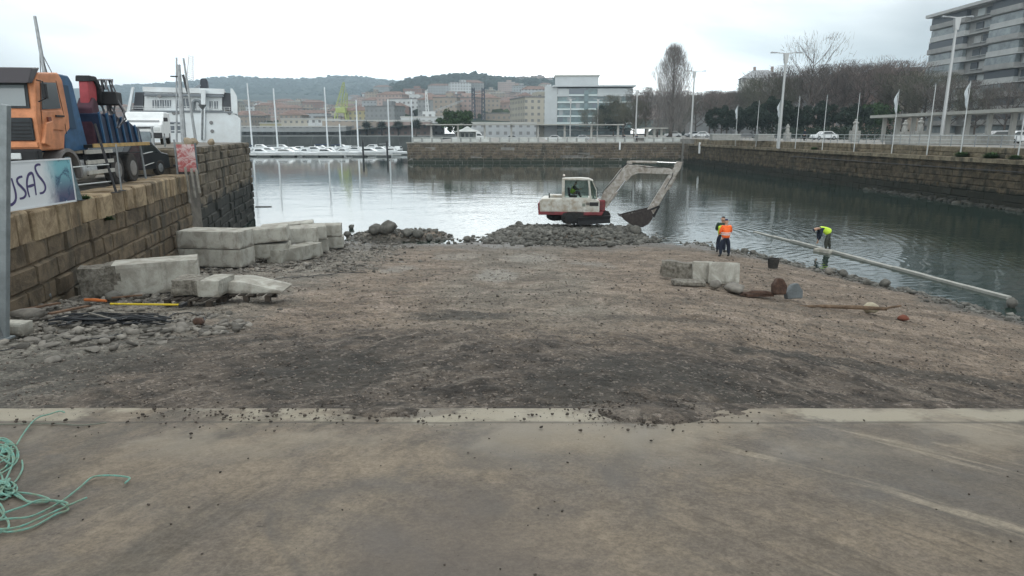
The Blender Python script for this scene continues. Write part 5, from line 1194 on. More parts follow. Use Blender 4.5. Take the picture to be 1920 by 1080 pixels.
# side door
MB().prism([(.34, 2.42), (.50, 3.16), (1.28, 3.20), (1.36, 2.48)], 0.0, .025, 'x').build('side_window', mat('side_glass', (.10, .115, .125), .15, spec=.6), tk)
dr = MB().prism([(.22, 1.9), (.30, 2.38), (1.44, 2.42), (1.50, 2.1), (1.35, 1.85)], 0.0, .03, 'x').build('door', M_TO, tk, bevel=.01)
MB().box((.05, 1.18, 2.26), (.05, .45, .05)).build('handle', M_DK, dr); MB().box((.04, .55, 2.16), (.08, .16, .12)).build('indicator', mat('indicator_dark', (.16, .04, .02), .5), dr)
MB().prism([(.05, 1.5), (.3, 2.05), (.62, 2.12), (.7, 2.02), (.35, 1.4)], -.02, .10, 'x').build('side_flap', M_TO, tk, bevel=.02)
mb = MB(); mb.tube([(.02, .25, 3.2), (.28, .02, 3.15), (.30, .02, 2.7), (.06, .12, 2.62)], .018, 6); mb.build('mirror_bracket', M_DK, tk); MB().box((.30, .02, 2.9), (.1, .14, .4)).build('mirror', M_DK, tk, bevel=.02)
mb = MB()
for a_, b_ in (((.20, 1.45), (.28, 2.40)), ((1.52, 1.75), (1.50, 2.40)), ((.28, 2.40), (.48, 3.22)), ((1.50, 2.40), (1.34, 3.26))): mb.bar((.004, a_[0], a_[1]), (.004, b_[0], b_[1]), .012)
mb.build('door_seam', M_DK, tk)
MB().box((-1.25, -.01, 2.30), (.9, .02, .09)).build('nose_lettering', mat('faded_red', (.45, .10, .06), .6), tk)
# wheels with arches
def truck_wheel(x, y, r=.52):
    w_ = MB().wheel((x, y, r), r, .3, 26, 'x').build('wheel', M_RUBBER, tk); MB().wheel((x + .11, y, r), r * .55, .12, 18, 'x').build('rim', mat('dusty_rim', (.22, .21, .20), .6, var=.3), w_); return w_
for x, y in ((-.18, 1.35), (-2.3, 1.35), (-.20, 4.9), (-2.3, 4.9), (-.2, 6.2), (-2.3, 6.2)): truck_wheel(x, y)
arc = [(1.35 + .72 * math.cos(a), .62 + .72 * math.sin(a)) for a in np.linspace(R(200), R(-15), 12)]; arc2 = [(1.35 + .62 * math.cos(a), .62 + .62 * math.sin(a)) for a in np.linspace(R(-15), R(200), 12)]
MB().prism(arc + arc2, -.42, .06, 'x').build('mudguard', mat('dusty_fender', (.20, .19, .185), .7, var=.3), tk)
MB().box((-1.25, 4.3, .92), (.95, 7.0, .28)).build('chassis', M_DK, tk)
MB().lathe([(.30, -.5), (.33, -.47), (.33, .47), (.30, .5)], 20).build('fuel_tank', mat('aluminium_tank', (.42, .43, .43), .45, .3, var=.3), tk, loc=(-.33, 2.75, .62), rot=(R(90), 0, 0), smooth=True)
for k in range(3): MB().box((.02, 3.45, .55 + k * .32), (.06, 1.9, .12)).build('side_guard', mat('pale_guard', (.46, .45, .41), .6, var=.3), tk)
for yy in (2.6, 4.3): MB().box((-.05, yy, .85), (.07, .07, .8)).build('guard_bracket', M_DK, tk)
# blue crane tower behind the cab
MB().prism([(1.95, 1.2), (1.95, 3.45), (2.05, 3.52), (2.75, 3.50), (2.95, 3.3), (3.2, 2.2), (3.45, 1.25)], -2.3, -.28, 'x').build('crane_column', M_TBL, tk, bevel=.04)
MB().prism([(2.1, 1.9), (2.1, 3.2), (2.6, 3.2), (2.75, 1.9)], -.28, -.26, 'x').build('column_recess', mat('deep_blue', (.014, .05, .10), .6), tk)
MB().prism([(2.1, 3.0), (2.2, 3.78), (2.27, 3.85), (2.65, 3.85), (2.8, 3.6), (2.75, 3.2), (2.45, 2.55), (2.3, 2.5)], -.75, -.45, 'x').build('crane_knuckle', M_TR, tk, bevel=.06, loc=(0, 2.2, -.28))
MB().prism([(2.13, 3.72), (2.2, 3.92), (2.7, 3.92), (3.0, 3.62), (3.05, 3.1), (2.9, 3.05), (2.8, 3.5), (2.6, 3.76)], -.82, -.38, 'x').build('knuckle_cap', M_DK, tk, bevel=.03, loc=(0, 2.2, -.28))
mb = MB(); mb.prism([(3.3, 1.3), (3.25, 2.6), (3.6, 2.95), (3.8, 2.8), (3.95, 2.2), (3.9, 1.3)], -1.2, -.7, 'x'); mb.build('crane_base', mat('crane_maroon', (.09, .035, .05), .6, var=.4), tk, bevel=.05, loc=(.35, .9, 0))
MB().box((-.40, 5.6, 2.95), (.75, .7, .45), (0, 0, .1)).build('valve_box', M_DK, tk, bevel=.04)
mb = MB(); rr = random.Random(3)
for k in range(9): x = rr.uniform(-1.4, -.75); mb.tube([(x, 4.2 + rr.uniform(-.2, .3), 3.2), (x + rr.uniform(-.1, .1), 4.3, 3.5), (x + .1, 4.6, 3.55), (x + rr.uniform(-.1, .2), 4.75, 3.1)], .025, 5)
for k in range(10): x = rr.uniform(-1.5, -.6); mb.tube([(x, 4.5, 2.85), (x + rr.uniform(-.15, .15), 4.62, 2.5), (x + rr.uniform(-.1, .2), 4.6, 2.2), (x, 4.3, 1.9)], .028, 5)
mb.build('crane_hoses', mat('hose_grey', (.12, .12, .13), .5, island=.8), tk, loc=(.6, 1.0, .05))
MB().tube([(-1.1, 4.9, 2.2), (-1.0, 5.0, 2.9), (-.9, 5.1, 3.0)], .05, 6).build('crane_hook_arm', M_STEEL, tk)
# flatbed
MB().box((-1.25, 5.55, 1.36), (2.5, 4.9, .10)).build('flatbed', M_DK, tk); MB().box((.01, 5.45, 1.38), (.04, 4.7, .12)).build('bed_edge', mat('bed_yellow', (.50, .33, .12), .6, var=.4, vscale=4), tk)
# cargo of blue crates leaning in a row (things)
M_CB = mat('crate_blue', (.022, .035, .075), .55, var=.4, vscale=3)
Mt = Matrix.Rotation(R(7.5), 3, 'Z')
cr0 = None; h0 = [1.0, .98, .95, .88, .75, .6]
for i in range(6):
    q = TQ + Mt @ Vector((-.55, 4.3 + i * .56, 1.41))
    lb = ['tall dark blue steel crate nearest the crane on the truck bed', 'second blue steel crate on the truck bed, with pale lettering marks', 'third blue steel crate on the truck bed, middle of the row', 'fourth blue steel crate on the truck bed', 'fifth, lower blue steel crate on the truck bed', 'lowest blue crate at the rear of the row on the truck bed'][i]
    t = thing('crate', lb, 'crate', q, R(7.5), 'blue crates stacked on the truck bed'); h = h0[i]
    MB().prism([(.0, 0), (-.18, h), (-.02, h + .03), (.34, h * .86), (.50, 0)], -.9, .4, 'x').build('panel', M_CB, t, bevel=.02)
    MB().prism([(-.02, .0), (-.21, h + .02), (-.12, h + .06), (.06, 0)], .4, .45, 'x').build('upright', M_TBL, t)
    if i in (1, 2): 
        for k in range(3): MB().box((.41, .05 - .05 * k, .25 + .22 * k), (.012, .10, .11), (R(rr.uniform(-20, 20)), 0, 0)).build('pale_mark', mat('mark_white', (.45, .5, .58), .6), t)
q = TQ + Mt @ Vector((-.5, 7.45, 1.41))
tag(MB().lathe([(.22, 0), (.28, .1), (.3, .3), (.2, .55), (.1, .62)], 12).build('red_drum', mat('drum_red', (.16, .03, .045), .6, var=.3), None, loc=q), 'dark red drum at the rear of the truck bed', 'drum')

# ---- white van behind the truck, facing the viewer
def make_van(name, label, loc, rz, W=2.0, H=2.45, Lg=5.2, m=None):
    t = thing(name, label, 'van', loc, rz); m = m or M_WHITE
    prof = [(0, .35), (0, .95), (.12, 1.12), (.75, 1.25), (1.35, H - .35), (1.7, H - .05), (2.2, H), (Lg - .1, H), (Lg, H - .2), (Lg, .35)]
    MB().prism(prof, -W / 2, W / 2, 'x').build('body', m, t, bevel=.07)
    MB().add([(-W / 2 + .16, .72, 1.28), (W / 2 - .16, .72, 1.28), (W / 2 - .24, 1.33, H - .40), (-W / 2 + .24, 1.33, H - .40)], [(0, 1, 2, 3)]).build('windscreen', M_GLASS, t)
    for s in (-1, 1):
        MB().prism([(1.05, 1.3), (1.5, H - .45), (2.3, H - .45), (2.3, 1.3)], s * (W / 2 + .004) - .006, s * (W / 2 + .004) + .006, 'x').build('side_window', M_GLASS, t)
        MB().box((s * (W / 2 - .25), -.012, .86), (.3, .04, .2)).build('headlight', mat('headlamp', (.55, .58, .58), .2), t, bevel=.02)
        for yy in (.85, Lg - 1.0):
            w_ = MB().wheel((s * (W / 2 - .1), yy, .34), .34, .22, 18, 'x').build('wheel', M_RUBBER, t); MB().wheel((s * (W / 2), yy, .34), .19, .06, 12, 'x').build('rim', M_STEEL, w_)
        MB().box((s * (W / 2 + .14), .95, 1.4), (.22, .1, .22)).build('mirror', M_DARKSTEEL, t, bevel=.03)
    MB().box((0, -.02, .52), (W, .1, .3)).build('bumper', M_DARKSTEEL, t, bevel=.03); MB().box((0, -.015, .95), (W * .5, .03, .12)).build('grille', M_DARKSTEEL, t)
    return t
make_van('van', 'white van parked on the raised quay between the truck bed and the ferry', (-20.6, 39.0, 5.31), R(20), H=1.85, Lg=4.4)
# low dark vehicle in the shade behind the truck bed
def make_car(label, loc, rz, m, group=None, name='car'):
    t = thing(name, label, 'car', loc, rz, group)
    MB().prism([(-2.1, .28), (-2.12, .62), (-1.95, .82), (-1.0, .93), (-.45, 1.38), (.85, 1.42), (1.5, .98), (2.05, .88), (2.1, .35), (2.05, .28)], -.86, .86, 'y').build('body', m, t, bevel=.08)
    for s in (-1, 1):
        MB().prism([(-.88, .94), (-.42, 1.31), (.78, 1.34), (1.25, .97)], s * .864 - .005, s * .864 + .005, 'y').build('side_window', M_GLASS, t)
        for x in (-1.3, 1.3):
            w_ = MB().wheel((x, s * .78, .32), .32, .2, 16, 'y').build('wheel', M_RUBBER, t); MB().wheel((x, s * .87, .32), .18, .05, 12, 'y').build('rim', M_STEEL, w_)
        MB().box((-2.09, s * .6, .68), (.06, .3, .13)).build('headlight', mat('headlamp', (.55, .58, .58), .2), t); MB().box((2.08, s * .62, .72), (.06, .26, .13)).build('tail_light', mat('tail_red', (.35, .02, .02), .4), t)
    MB().add([(-.98, -.68, .96), (-.98, .68, .96), (-.49, .6, 1.35), (-.49, -.6, 1.35)], [(3, 2, 1, 0)]).build('windscreen', M_GLASS, t)
    MB().add([(1.47, -.68, 1.02), (1.47, .68, 1.02), (.92, .6, 1.38), (.92, -.6, 1.38)], [(0, 1, 2, 3)]).build('rear_window', M_GLASS, t)
    return t
M_CARD = mat('car_dark', (.028, .032, .036), .35, .2, coat=.4); M_CARW = mat('car_white', (.66, .68, .69), .35, coat=.4); M_CARS = mat('car_silver', (.34, .36, .38), .35, .4, coat=.4)
make_car('dark grey car parked on the quay beyond the truck', (-16.05, 28.5, QZ), R(86), M_CARD)
rq_f = thing('guard_rail', 'blue-grey panel barrier along the front of the raised quay, before the ferry', 'barrier', (-20.2, 32.2, 5.31), R(2))
for k in range(5): MB().box((-3.6 + k * 1.8, 0, .48), (.08, .08, .96)).build('post', M_STEEL, rq_f)
for k in range(4): MB().box((-2.7 + k * 1.8, 0, .42 + .03 * (k % 2)), (1.62, .03, .55)).build('panel', mat('barrier_grey_blue', (.20, .24, .26), .6, var=.4, vscale=2), rq_f)
MB().bar((-3.7, 0, .94), (3.7, 0, .94), .04).build('rail', M_STEEL, rq_f)
# bollard
bo = thing('bollard', 'black iron mooring bollard on the quay edge, left of the red and white board', 'bollard', at_z(343, 327, QZ))
MB().lathe([(.26, 0), (.22, .06), (.17, .12), (.17, .3), (.24, .36), (.27, .42), (.24, .48), (.08, .50)], 20).build('post', M_DARKSTEEL, bo, smooth=True); MB().box((0, 0, .38), (.75, .14, .1)).build('horns', M_DARKSTEEL, bo, bevel=.03)
# red and white board with ladder rails down the wall
sgn = thing('warning_board', 'faded red and white board fixed at the quay edge above three pale fender poles', 'board', (-14.02, 29.75, QZ), R(6))
def board_material():
    g = G('faded_red_white'); n = g.noise(3, 6, .7, dist=1.2); c = g.mix(g.rng(n, .42, .6), (.42, .12, .12), (.60, .50, .49)); x, y, z = g.xyz(); c = g.mix(g.rng(z, .35, .1), c, (.38, .16, .15)); g.l(c, g.b.inputs['Base Color']); g.set(.7); return g.m
MB().box((.08, -.02, .72), (.74, .03, 1.15)).build('board', board_material(), sgn)
MB().box((-.36, 0, .75), (.06, .06, 1.5)).build('upright', M_STEEL, sgn); MB().box((.48, 0, .7), (.05, .05, 1.3)).build('upright', M_RAIL, sgn)
for k, (dx, ln) in enumerate(((0, 1.5), (.32, 1.25), (.58, 1.0))):
    tag(MB().tube([(0, 0, 0), (.10, -.12, -ln)], .055, 8).build('fender_pole', mat('pale_pole', (.34, .32, .28), .7, var=.4), None, loc=(-13.95 + dx * .75, 29.55 + dx * .1, QZ + .35 - k * .05)), ['leftmost and longest of the three pale fender poles under the red board', 'middle one of the three pale fender poles under the red board', 'rightmost and shortest of the three pale fender poles under the red board'][k], 'pole')
# big stones, rail and clutter on the raised quay
for i, (x, y, z, s, lb) in enumerate(((-15.6, 33.6, 5.31, .55, 'pale tan stone standing on the corner of the raised quay'), (-15.9, 34.8, 5.31, .5, 'second pale stone on the edge of the raised quay'), (-16.6, 38.5, 5.31, .45, 'smaller tan stone farther along the raised quay edge'))):
    o = single_rock('stone', 400, 300, s, lb, 'stone', mat('tan_stone', (.34, .28, .20), .9, var=.3, bump=.5), .9, seed=120 + i); o.location = (x, y, z + s * .4)
# ---- moored boat with tall masts behind the raised quay
fb = thing('fishing_boat', 'moored boat behind the raised quay, three tall pale leaning masts rising from it', 'boat', (-27.5, 56, 0), R(10))
MB().prism([(-4.2, 0.1), (-5.2, 2.6), (-4.8, 2.6), (3.5, 2.2), (4.6, 2.7), (4.0, .1)], -1.6, 1.6, 'y').build('hull', mat('boat_hull_dark', (.05, .07, .11), .5), fb, bevel=.1)
MB().box((-1.2, 0, 3.0), (2.4, 1.9, 1.5)).build('wheelhouse', M_WHITE, fb, bevel=.06)
def mast_to(name, base, pxt, pyt, Y, r0, r1, par, m):
    """mast from local base up to a measured tip"""
    tip = at_y(pxt, pyt, Y); Mi = Matrix.Rotation(-par.rotation_euler.z, 3, 'Z'); tl_ = Mi @ (tip - Vector(par.location)); return MB().tube([base, tl_], r0, 8, r2=r1).build(name, m, par)
M_MAST = mat('mast_grey', (.42, .44, .45), .5, .2, var=.3)
mast_to('mast', (1.0, 0, 2.2), 335, 121, 56, .26, .13, fb, M_MAST); mast_to('mast', (.2, .2, 2.2), 331, 108, 56.3, .08, .06, fb, M_MAST); mast_to('mast', (2.2, -.2, 2.2), 344, 109, 55.5, .14, .07, fb, M_MAST)
mb = MB(); Mi = Matrix.Rotation(-R(10), 3, 'Z')
L_ = lambda px, py, Y=56: Mi @ (at_y(px, py, Y) - Vector((-27.5, 56, 0)))
mb.bar(L_(320, 143), L_(338, 144), .10); mb.bar(L_(343, 140), L_(353, 176), .16); mb.build('crosstree', M_DARKSTEEL, fb)
mb = MB(); mb.lathe([(.05, 0), (.3, .35), (.32, .4)], 10, L_(380, 206)); mb.tube([L_(379, 262), L_(380, 206)], .09, 6); mb.build('floodlight', M_STEEL, fb)
lat = MB()
a0, a1 = L_(358, 104, 57), L_(356, 150, 57)
for s in (-.25, .25): lat.tube([a0 + Vector((s * .6, 0, 0)), a1 + Vector((s, 0, 0))], .025, 5)
for k in range(12): t0 = k / 12; lat.tube([a0.lerp(a1, t0) + Vector((-.2, 0, 0)), a0.lerp(a1, t0 + 1 / 12) + Vector((.2, 0, 0))], .018, 4)
lat.build('aerial', mat('aerial_pale', (.62, .55, .53), .6), fb)

# ---- tall sailing mast behind the truck
yb = thing('sailboat', 'sailing boat hidden behind the orange truck, only its tall stayed mast showing', 'boat', (-52, 70, 0), 0)
MB().prism([(-5, .2), (-6, 1.2), (5, 1.1), (4.6, .2)], -1.5, 1.5, 'y').build('hull', M_WHITE, yb, bevel=.15)
q1 = at_y(65, 30, 70) - Vector((-52, 70, 0)); q0 = Vector((q1.x + .5, 0, 1.1)); MB().tube([q0, q1], .30, 8, r2=.14).build('mast', M_MAST, yb)
st = MB(); st.tube([q1 * 1.0 - Vector((0, 0, 3)), (q0.x + 4.2, .5, 1.2)], .045, 4); st.tube([q1 - Vector((0, 0, 3)), (q0.x + 2.2, -.5, 1.2)], .045, 4); st.tube([q1 - Vector((0, 0, 3)), (q0.x - 1.8, 0, 1.2)], .045, 4); st.build('stays', M_DARKSTEEL, yb)

# ================================================================== FERRY
FYY = 70.0
FA = R(21); FO = Vector((-27.9, FYY, 0)); FN = Matrix.Rotation(FA, 3, 'Z') @ Vector((0, -1, 0)); FMi = Matrix.Rotation(-FA, 3, 'Z')
fe = thing('ferry', 'large white ferry moored beyond the left quay, stern decks and dark funnel', 'ship', FO, FA)
def LX(px, py):
    o0 = Vector((0, 0, EYE)); d = ray(px, py); return FMi @ (o0 + d * ((FO - o0).dot(FN) / d.dot(FN)) - FO)
def pl(pts): return [(LX(*p).x, LX(*p).z) for p in pts]
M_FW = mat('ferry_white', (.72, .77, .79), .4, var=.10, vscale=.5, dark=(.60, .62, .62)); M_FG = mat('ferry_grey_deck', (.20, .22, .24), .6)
MB().prism([(LX(232, 240).x, 1.0), (LX(234, 226).x, LX(0, 226).z), (LX(242, 205).x, LX(0, 205).z), (LX(435, 205).x, LX(0, 205).z), (LX(451, 220).x, LX(0, 220).z), (LX(452, 262).x, LX(0, 262).z), (LX(440, 300).x, -.4), (LX(240, 300).x, -.4)], 0, 16, 'y').build('hull', M_FW, fe, bevel=.08)
MB().prism(pl([(268, 207), (269, 171), (416, 176), (416, 207)]), .8, 12, 'y').build('upper_deck_house', M_FW, fe, bevel=.04)
MB().prism(pl([(266, 171), (266, 162), (420, 166), (420, 176), (266, 176)][:4]), .5, 13, 'y').build('top_deck', M_FW, fe)
MB().box(((LX(268, 170).x + LX(418, 170).x) / 2, .55, LX(0, 172).z), (LX(418, 170).x - LX(268, 170).x, .5, .22)).build('painted_deck_shadow', M_FG, fe)  # solid grey strip stands in for the shadow line under the top deck
MB().prism(pl([(234, 226), (247, 163), (251, 163), (241, 226)]), -.1, .5, 'y').build('side_frame', M_FW, fe)
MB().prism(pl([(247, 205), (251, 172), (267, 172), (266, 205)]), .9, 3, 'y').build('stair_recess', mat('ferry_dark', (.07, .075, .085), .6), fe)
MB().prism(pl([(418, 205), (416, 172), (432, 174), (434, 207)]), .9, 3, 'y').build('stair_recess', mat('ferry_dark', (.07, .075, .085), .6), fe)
MB().prism(pl([(434, 212), (432, 166), (436, 166), (444, 180), (445, 214)]), -.1, 12, 'y').build('side_screen', M_FW, fe)
mb = MB(); mb.box(((LX(243, 206).x + LX(436, 206).x) / 2, -.06, LX(0, 206).z), (LX(436, 206).x - LX(243, 206).x, .12, .13)); mb.build('deck_edge', M_FG, fe)
mb = MB(); mb.box(((LX(238, 223).x + LX(300, 223).x) / 2, -.06, LX(0, 223).z), (LX(300, 223).x - LX(238, 223).x, .1, .10)); mb.bar((LX(300, 223).x, -.06, LX(0, 223).z), (LX(309, 228).x, -.06, LX(0, 228).z), .1); mb.bar((LX(309, 228).x, -.06, LX(0, 228).z), (LX(347, 229).x, -.06, LX(0, 229).z), .12); mb.build('rubbing_strake', M_FG, fe)
rail = MB()
for zpy in (196, 200): rail.bar((LX(243, zpy).x, 0, LX(0, zpy).z), (LX(432, zpy).x, 0, LX(0, zpy).z), .035)
for k in range(19): x = LX(245, 0).x + k * (LX(432, 0).x - LX(245, 0).x) / 18; rail.bar((x, 0, LX(0, 206).z), (x, 0, LX(0, 196).z), .03)
rail.build('railing', M_WHITE, fe)
for (xa, xb, ya, yb_) in [(284, 291, 187, 201), (293, 301, 187, 201), (303, 310, 187, 201), (312, 319, 187, 201), (329, 337, 187, 202), (339, 354, 184, 202), (361, 366, 186, 203), (392, 398, 189, 202), (401, 408, 189, 203)]:
    f_ = MB().prism(pl([(xa, yb_), (xa, ya), (xb, ya), (xb, yb_)]), .72, .82, 'y').build('window', mat('ferry_window', (.13, .15, .17), .3), fe)
    MB().box(((LX(xa, ya).x + LX(xb, ya).x) / 2, .70, (LX(xa, ya).z + LX(xa, yb_).z) / 2), (.05, .05, LX(xa, ya).z - LX(xa, yb_).z)).build('mullion', M_FW, f_)
for (xa, xb, ya, yb_) in [(311, 326, 230, 233), (330, 345, 230, 233), (313, 327, 236, 244), (332, 345, 236, 244), (313, 327, 246, 249), (332, 345, 246, 249)]:
    MB().prism(pl([(xa, yb_), (xa, ya), (xb, ya), (xb, yb_)]), -.03, .03, 'y').build('window', mat('ferry_window', (.13, .15, .17), .3), fe)
mb = MB(); mb.prism(pl([(371, 206), (371, 168), (372, 144), (377, 142), (385, 144), (387, 158), (388, 206)]), 3, 5.5, 'y'); mb.build('funnel', mat('funnel_dark', (.04, .045, .055), .6), fe, bevel=.1)
MB().prism(pl([(377, 262), (377, 168), (386, 168), (384, 262)]), -.25, .3, 'y').build('stern_casing', M_FW, fe, bevel=.03)
MB().bar((LX(360, 155).x, 3, LX(0, 155).z), (LX(372, 147).x, 3, LX(0, 147).z), .2).build('funnel_stay', M_FG, fe)
ld = MB()
for k in range(9): a = R(180 - 20 * k); pass
ld.tube([(LX(362, 203).x, -.1, LX(0, 203).z), (LX(362, 186).x, -.1, LX(0, 186).z), (LX(366, 183).x, -.1, LX(0, 183).z), (LX(373, 184).x, -.1, LX(0, 184).z), (LX(378, 194).x, -.1, LX(0, 194).z)], .16, 8); ld.build('davit', mat('davit_grey', (.17, .19, .2), .5), fe)
for px, py in ((326, 212), (334, 211), (396, 230), (398, 246), (299, 181), (430, 212)): MB().wheel((LX(px, py).x, -.04, LX(px, py).z), .18, .08, 12, 'y').build('life_ring', mat('fitting_grey', (.22, .22, .22), .6), fe)
MB().box((LX(240, 210).x - 3.2, 6, 4.4), (4.5, 6, 2.4)).build('side_house', mat('brown_house', (.30, .16, .12), .7), fe)
# ================================================================== MARINA
# far harbour edge (low dark wharf)
wf = thing('wharf', 'low dark wharf edge running behind the moored yachts', 'wharf')
MB().box((-160, 332, 1.9), (280, 3, 4.6)).build('wall', mat('dark_wharf', (.07, .075, .07), .8, var=.4, vscale=.2), wf)
MB().box((-160, 330.4, 4.3), (280, .4, .3)).build('edge_beam', mat('grey_beam', (.34, .36, .35), .7), wf)
def pontoon(Y, pxa, pxb, label):
    a, b = at_z(pxa, 0 * 0 + 300, .5), None; xa = (pxa - 960) / F * Y; xb = (pxb - 960) / F * Y
    t = thing('pontoon', label, 'pontoon', ((xa + xb) / 2, Y, 0)); l = xb - xa
    MB().box((0, 0, .42), (l, 2.4, .22)).build('deck', mat('pontoon_deck', (.40, .42, .41), .7, var=.3, vscale=.8), t)
    for k in range(int(l / 6)): MB().box((-l / 2 + 3 + k * 6, 0, .12), (3.4, 2.2, .42)).build('float', mat('pontoon_float', (.09, .10, .10), .7), t)
    for k in range(max(2, int(l / 12))): MB().box((-l / 2 + 4 + k * 12, .9, .85), (.28, .28, .7)).build('service_post', M_WHITE, t)
    return t
pontoon(176, 440, 756, 'nearer floating pontoon in front of the moored yachts'); pontoon(236, 440, 758, 'farther floating pontoon among the moored yachts')
M_HULL = mat('yacht_hull', (.70, .73, .74), .35, var=.08, vscale=.5); M_NAVYC = mat('sail_cover_blue', (.03, .05, .10), .8)
def yacht_hull(L, B, Hh):
    mb = MB(); secs = []
    for i in range(9):
        t = i / 8; x = -L / 2 + L * t; b = B / 2 * (0.78 + .22 * math.sin(math.pi * min(1, t * 1.4))) * (1 - max(0, (t - .45) / .55) ** 2.2) + .02; z = Hh * (1 + .25 * t * t)
        secs.append([(x, -b, z), (x + .15 * t, -b * .92, z * .45), (x + .2 * t - .1, -b * .5, 0), (x + .2 * t - .1, b * .5, 0), (x + .15 * t, b * .92, z * .45), (x, b, z)])
    V = [p for s in secs for p in s]; Fs = []
    for i in range(8):
        for k in range(5): a = i * 6 + k; Fs.append((a, a + 1, a + 7, a + 6))
        Fs.append((i * 6 + 5, i * 6, i * 6 + 6, i * 6 + 11))
    Fs += [(0, 5, 4, 3, 2, 1), (48, 49, 50, 51, 52, 53)]; mb.add(V, Fs); return mb
M_MASTW = mat('mast_white', (.72, .76, .78), .4)
def make_yacht(label, loc, rz, L=10, mast=15, cover=True, group=None, name='sailboat'):
    t = thing(name, label, 'sailboat', loc, rz, group)
    yacht_hull(L, L * .32, 1.0).build('hull', M_HULL, t, smooth=True)
    cb = MB().prism([(-L * .18, .9), (-L * .16, 1.45), (L * .12, 1.4), (L * .25, 1.05), (L * .25, .9)], -L * .085, L * .085, 'y').build('cabin', M_HULL, t, bevel=.06)
    for s in (-1, 1): MB().box((-.0, s * (L * .085 + .01), 1.22), (L * .22, .02, .16)).build('window', M_GLASS, cb)
    MB().tube([(L * .08, 0, 1.0), (L * .08, 0, mast)], .27, 8, r2=.19).build('mast', M_MASTW, t)
    MB().tube([(L * .06, 0, 2.2), (-L * .32, 0, 2.1)], .15 if cover else .07, 8).build('boom', M_NAVYC if cover else M_MAST, t)
    mb = MB(); mb.tube([(L * .08, 0, mast), (L * .5, 0, 1.1)], .02, 4); mb.tube([(L * .08, 0, mast), (-L * .48, 0, 1.1)], .02, 4)
    for s in (-1, 1): mb.tube([(L * .08, 0, mast * .95), (L * .06, s * .9, mast * .55), (L * .06, s * L * .15, 1.0)], .02, 4); mb.bar((L * .08, 0, mast * .55), (L * .08, s * .95, mast * .55), .04)
    mb.build('rigging', M_STEEL, t)
    return t
def make_motorboat(label, loc, rz, L=7, group=None):
    t = thing('motorboat', label, 'motorboat', loc, rz, group); yacht_hull(L, L * .36, .95).build('hull', M_HULL, t, smooth=True)
    MB().prism([(-L * .15, .85), (-L * .12, 1.9), (L * .08, 1.9), (L * .2, 1.1), (L * .2, .85)], -L * .12, L * .12, 'y').build('cabin', M_HULL, t, bevel=.06)
    MB().prism([(-L * .10, 1.3), (-L * .08, 1.75), (L * .06, 1.75), (L * .13, 1.3)], -L * .123, L * .123, 'y').build('window', M_GLASS, t)
    return t
yl = [(473, 268, 155, 205, 11, 80, 'sailboat with the leftmost tall mast, next to the end of the left quay'), (519, 265, 165, 215, 11, 60, 'sailboat with the second tall mast from the left quay'),
      (612, 264, 163, 225, 10, 5, 'sailboat with the straight tall mast left of the tall yellow crane'), (671, 268, 187, 210, 9, 70, 'sailboat with the mast right of the tall yellow crane'),
      (637, 266, 232, 220, 8, 40, 'small sailboat with a short mast below the tall yellow crane'), (728, 262, 186, 240, 9, 20, 'sailboat moored by the round-headed palms, near the quay corner'), (775, 255, 186, 262, 9, 100, 'sailboat whose mast shows just behind the far quay corner')]
for i, (pb, yb_, yt, Y, L, rz, lb) in enumerate(yl):
    x = (pb - 960) / F * Y * .985; zt = at_y(pb, yt, Y).z
    make_yacht(lb, (x, Y, -.05), R(rz), L, zt, i % 2 == 0, 'sailboats in the marina')
ml = [(488, 182, 8, 12, 'white motorboat at the left end of the near pontoon'), (535, 181, 11, 3, 'long white motorboat in the middle left of the near pontoon'), (575, 183, 6, 170, 'small white motorboat left of centre at the near pontoon'), (610, 181, 9, 5, 'white motorboat at the centre of the near pontoon'), (645, 184, 7, 175, 'white motorboat right of centre at the near pontoon'),
      (690, 187, 11, 3, 'long low white motorboat at the right part of the near pontoon'), (735, 190, 8, 178, 'white motorboat by the far quay corner'), (545, 200, 10, 0, 'white cabin cruiser behind the near pontoon, second row left'), (590, 206, 9, 10, 'white cabin cruiser in the second row, centre'), (640, 240, 10, 0, 'white motorboat at the far pontoon, centre'), (700, 242, 9, 175, 'white motorboat at the far pontoon, right'), (490, 242, 9, 4, 'white motorboat at the far pontoon, left'), (748, 213, 6, 80, 'small white boat tucked behind the far quay corner')]
ml = [(a_, b_, L_ * 1.2, c_, d_) for a_, b_, L_, c_, d_ in ml]
ml += [(505, 196, 9, 2, 'white cabin boat just right of the first mast, second row'), (563, 212, 9, 178, 'white cabin boat left of the centre, third row'), (618, 196, 9, 6, 'white cabin boat under the straight tall mast'), (668, 204, 10, 176, 'white cabin boat below the mast right of the yellow crane'), (712, 206, 10, 3, 'white cabin boat between the two dark piles'), (600, 244, 10, 4, 'white cabin boat in the farthest row, left of the straight tall mast'), (655, 226, 8, 90, 'white cabin boat end-on behind the yellow crane reflection'), (530, 240, 10, 5, 'white cabin boat in the farthest row, right of the second mast')]
for px, Y, L, rz, lb in ml: make_motorboat(lb, ((px - 960) / F * Y * .985, Y, -.05), R(rz), L, 'motorboats in the marina')
for i, (px, Y, lb) in enumerate(((682, 174, 'dark mooring pile left of the far quay corner'), (727, 174, 'dark mooring pile nearest the far quay corner'), (462, 120, 'dark pile by the end of the left quay'))):
    t = thing('mooring_pile', lb, 'pile', ((px - 960) / F * Y * .985, Y, 0), 0, 'mooring piles'); MB().tube([(0, 0, -1), (0, 0, 3.6 if i < 2 else 3.0)], .24, 10).build('shaft', M_DARKSTEEL, t); MB().lathe([(.28, 0), (.1, .3)], 10, (0, 0, 3.6 if i < 2 else 3.0)).build('cap', M_DARKSTEEL, t)

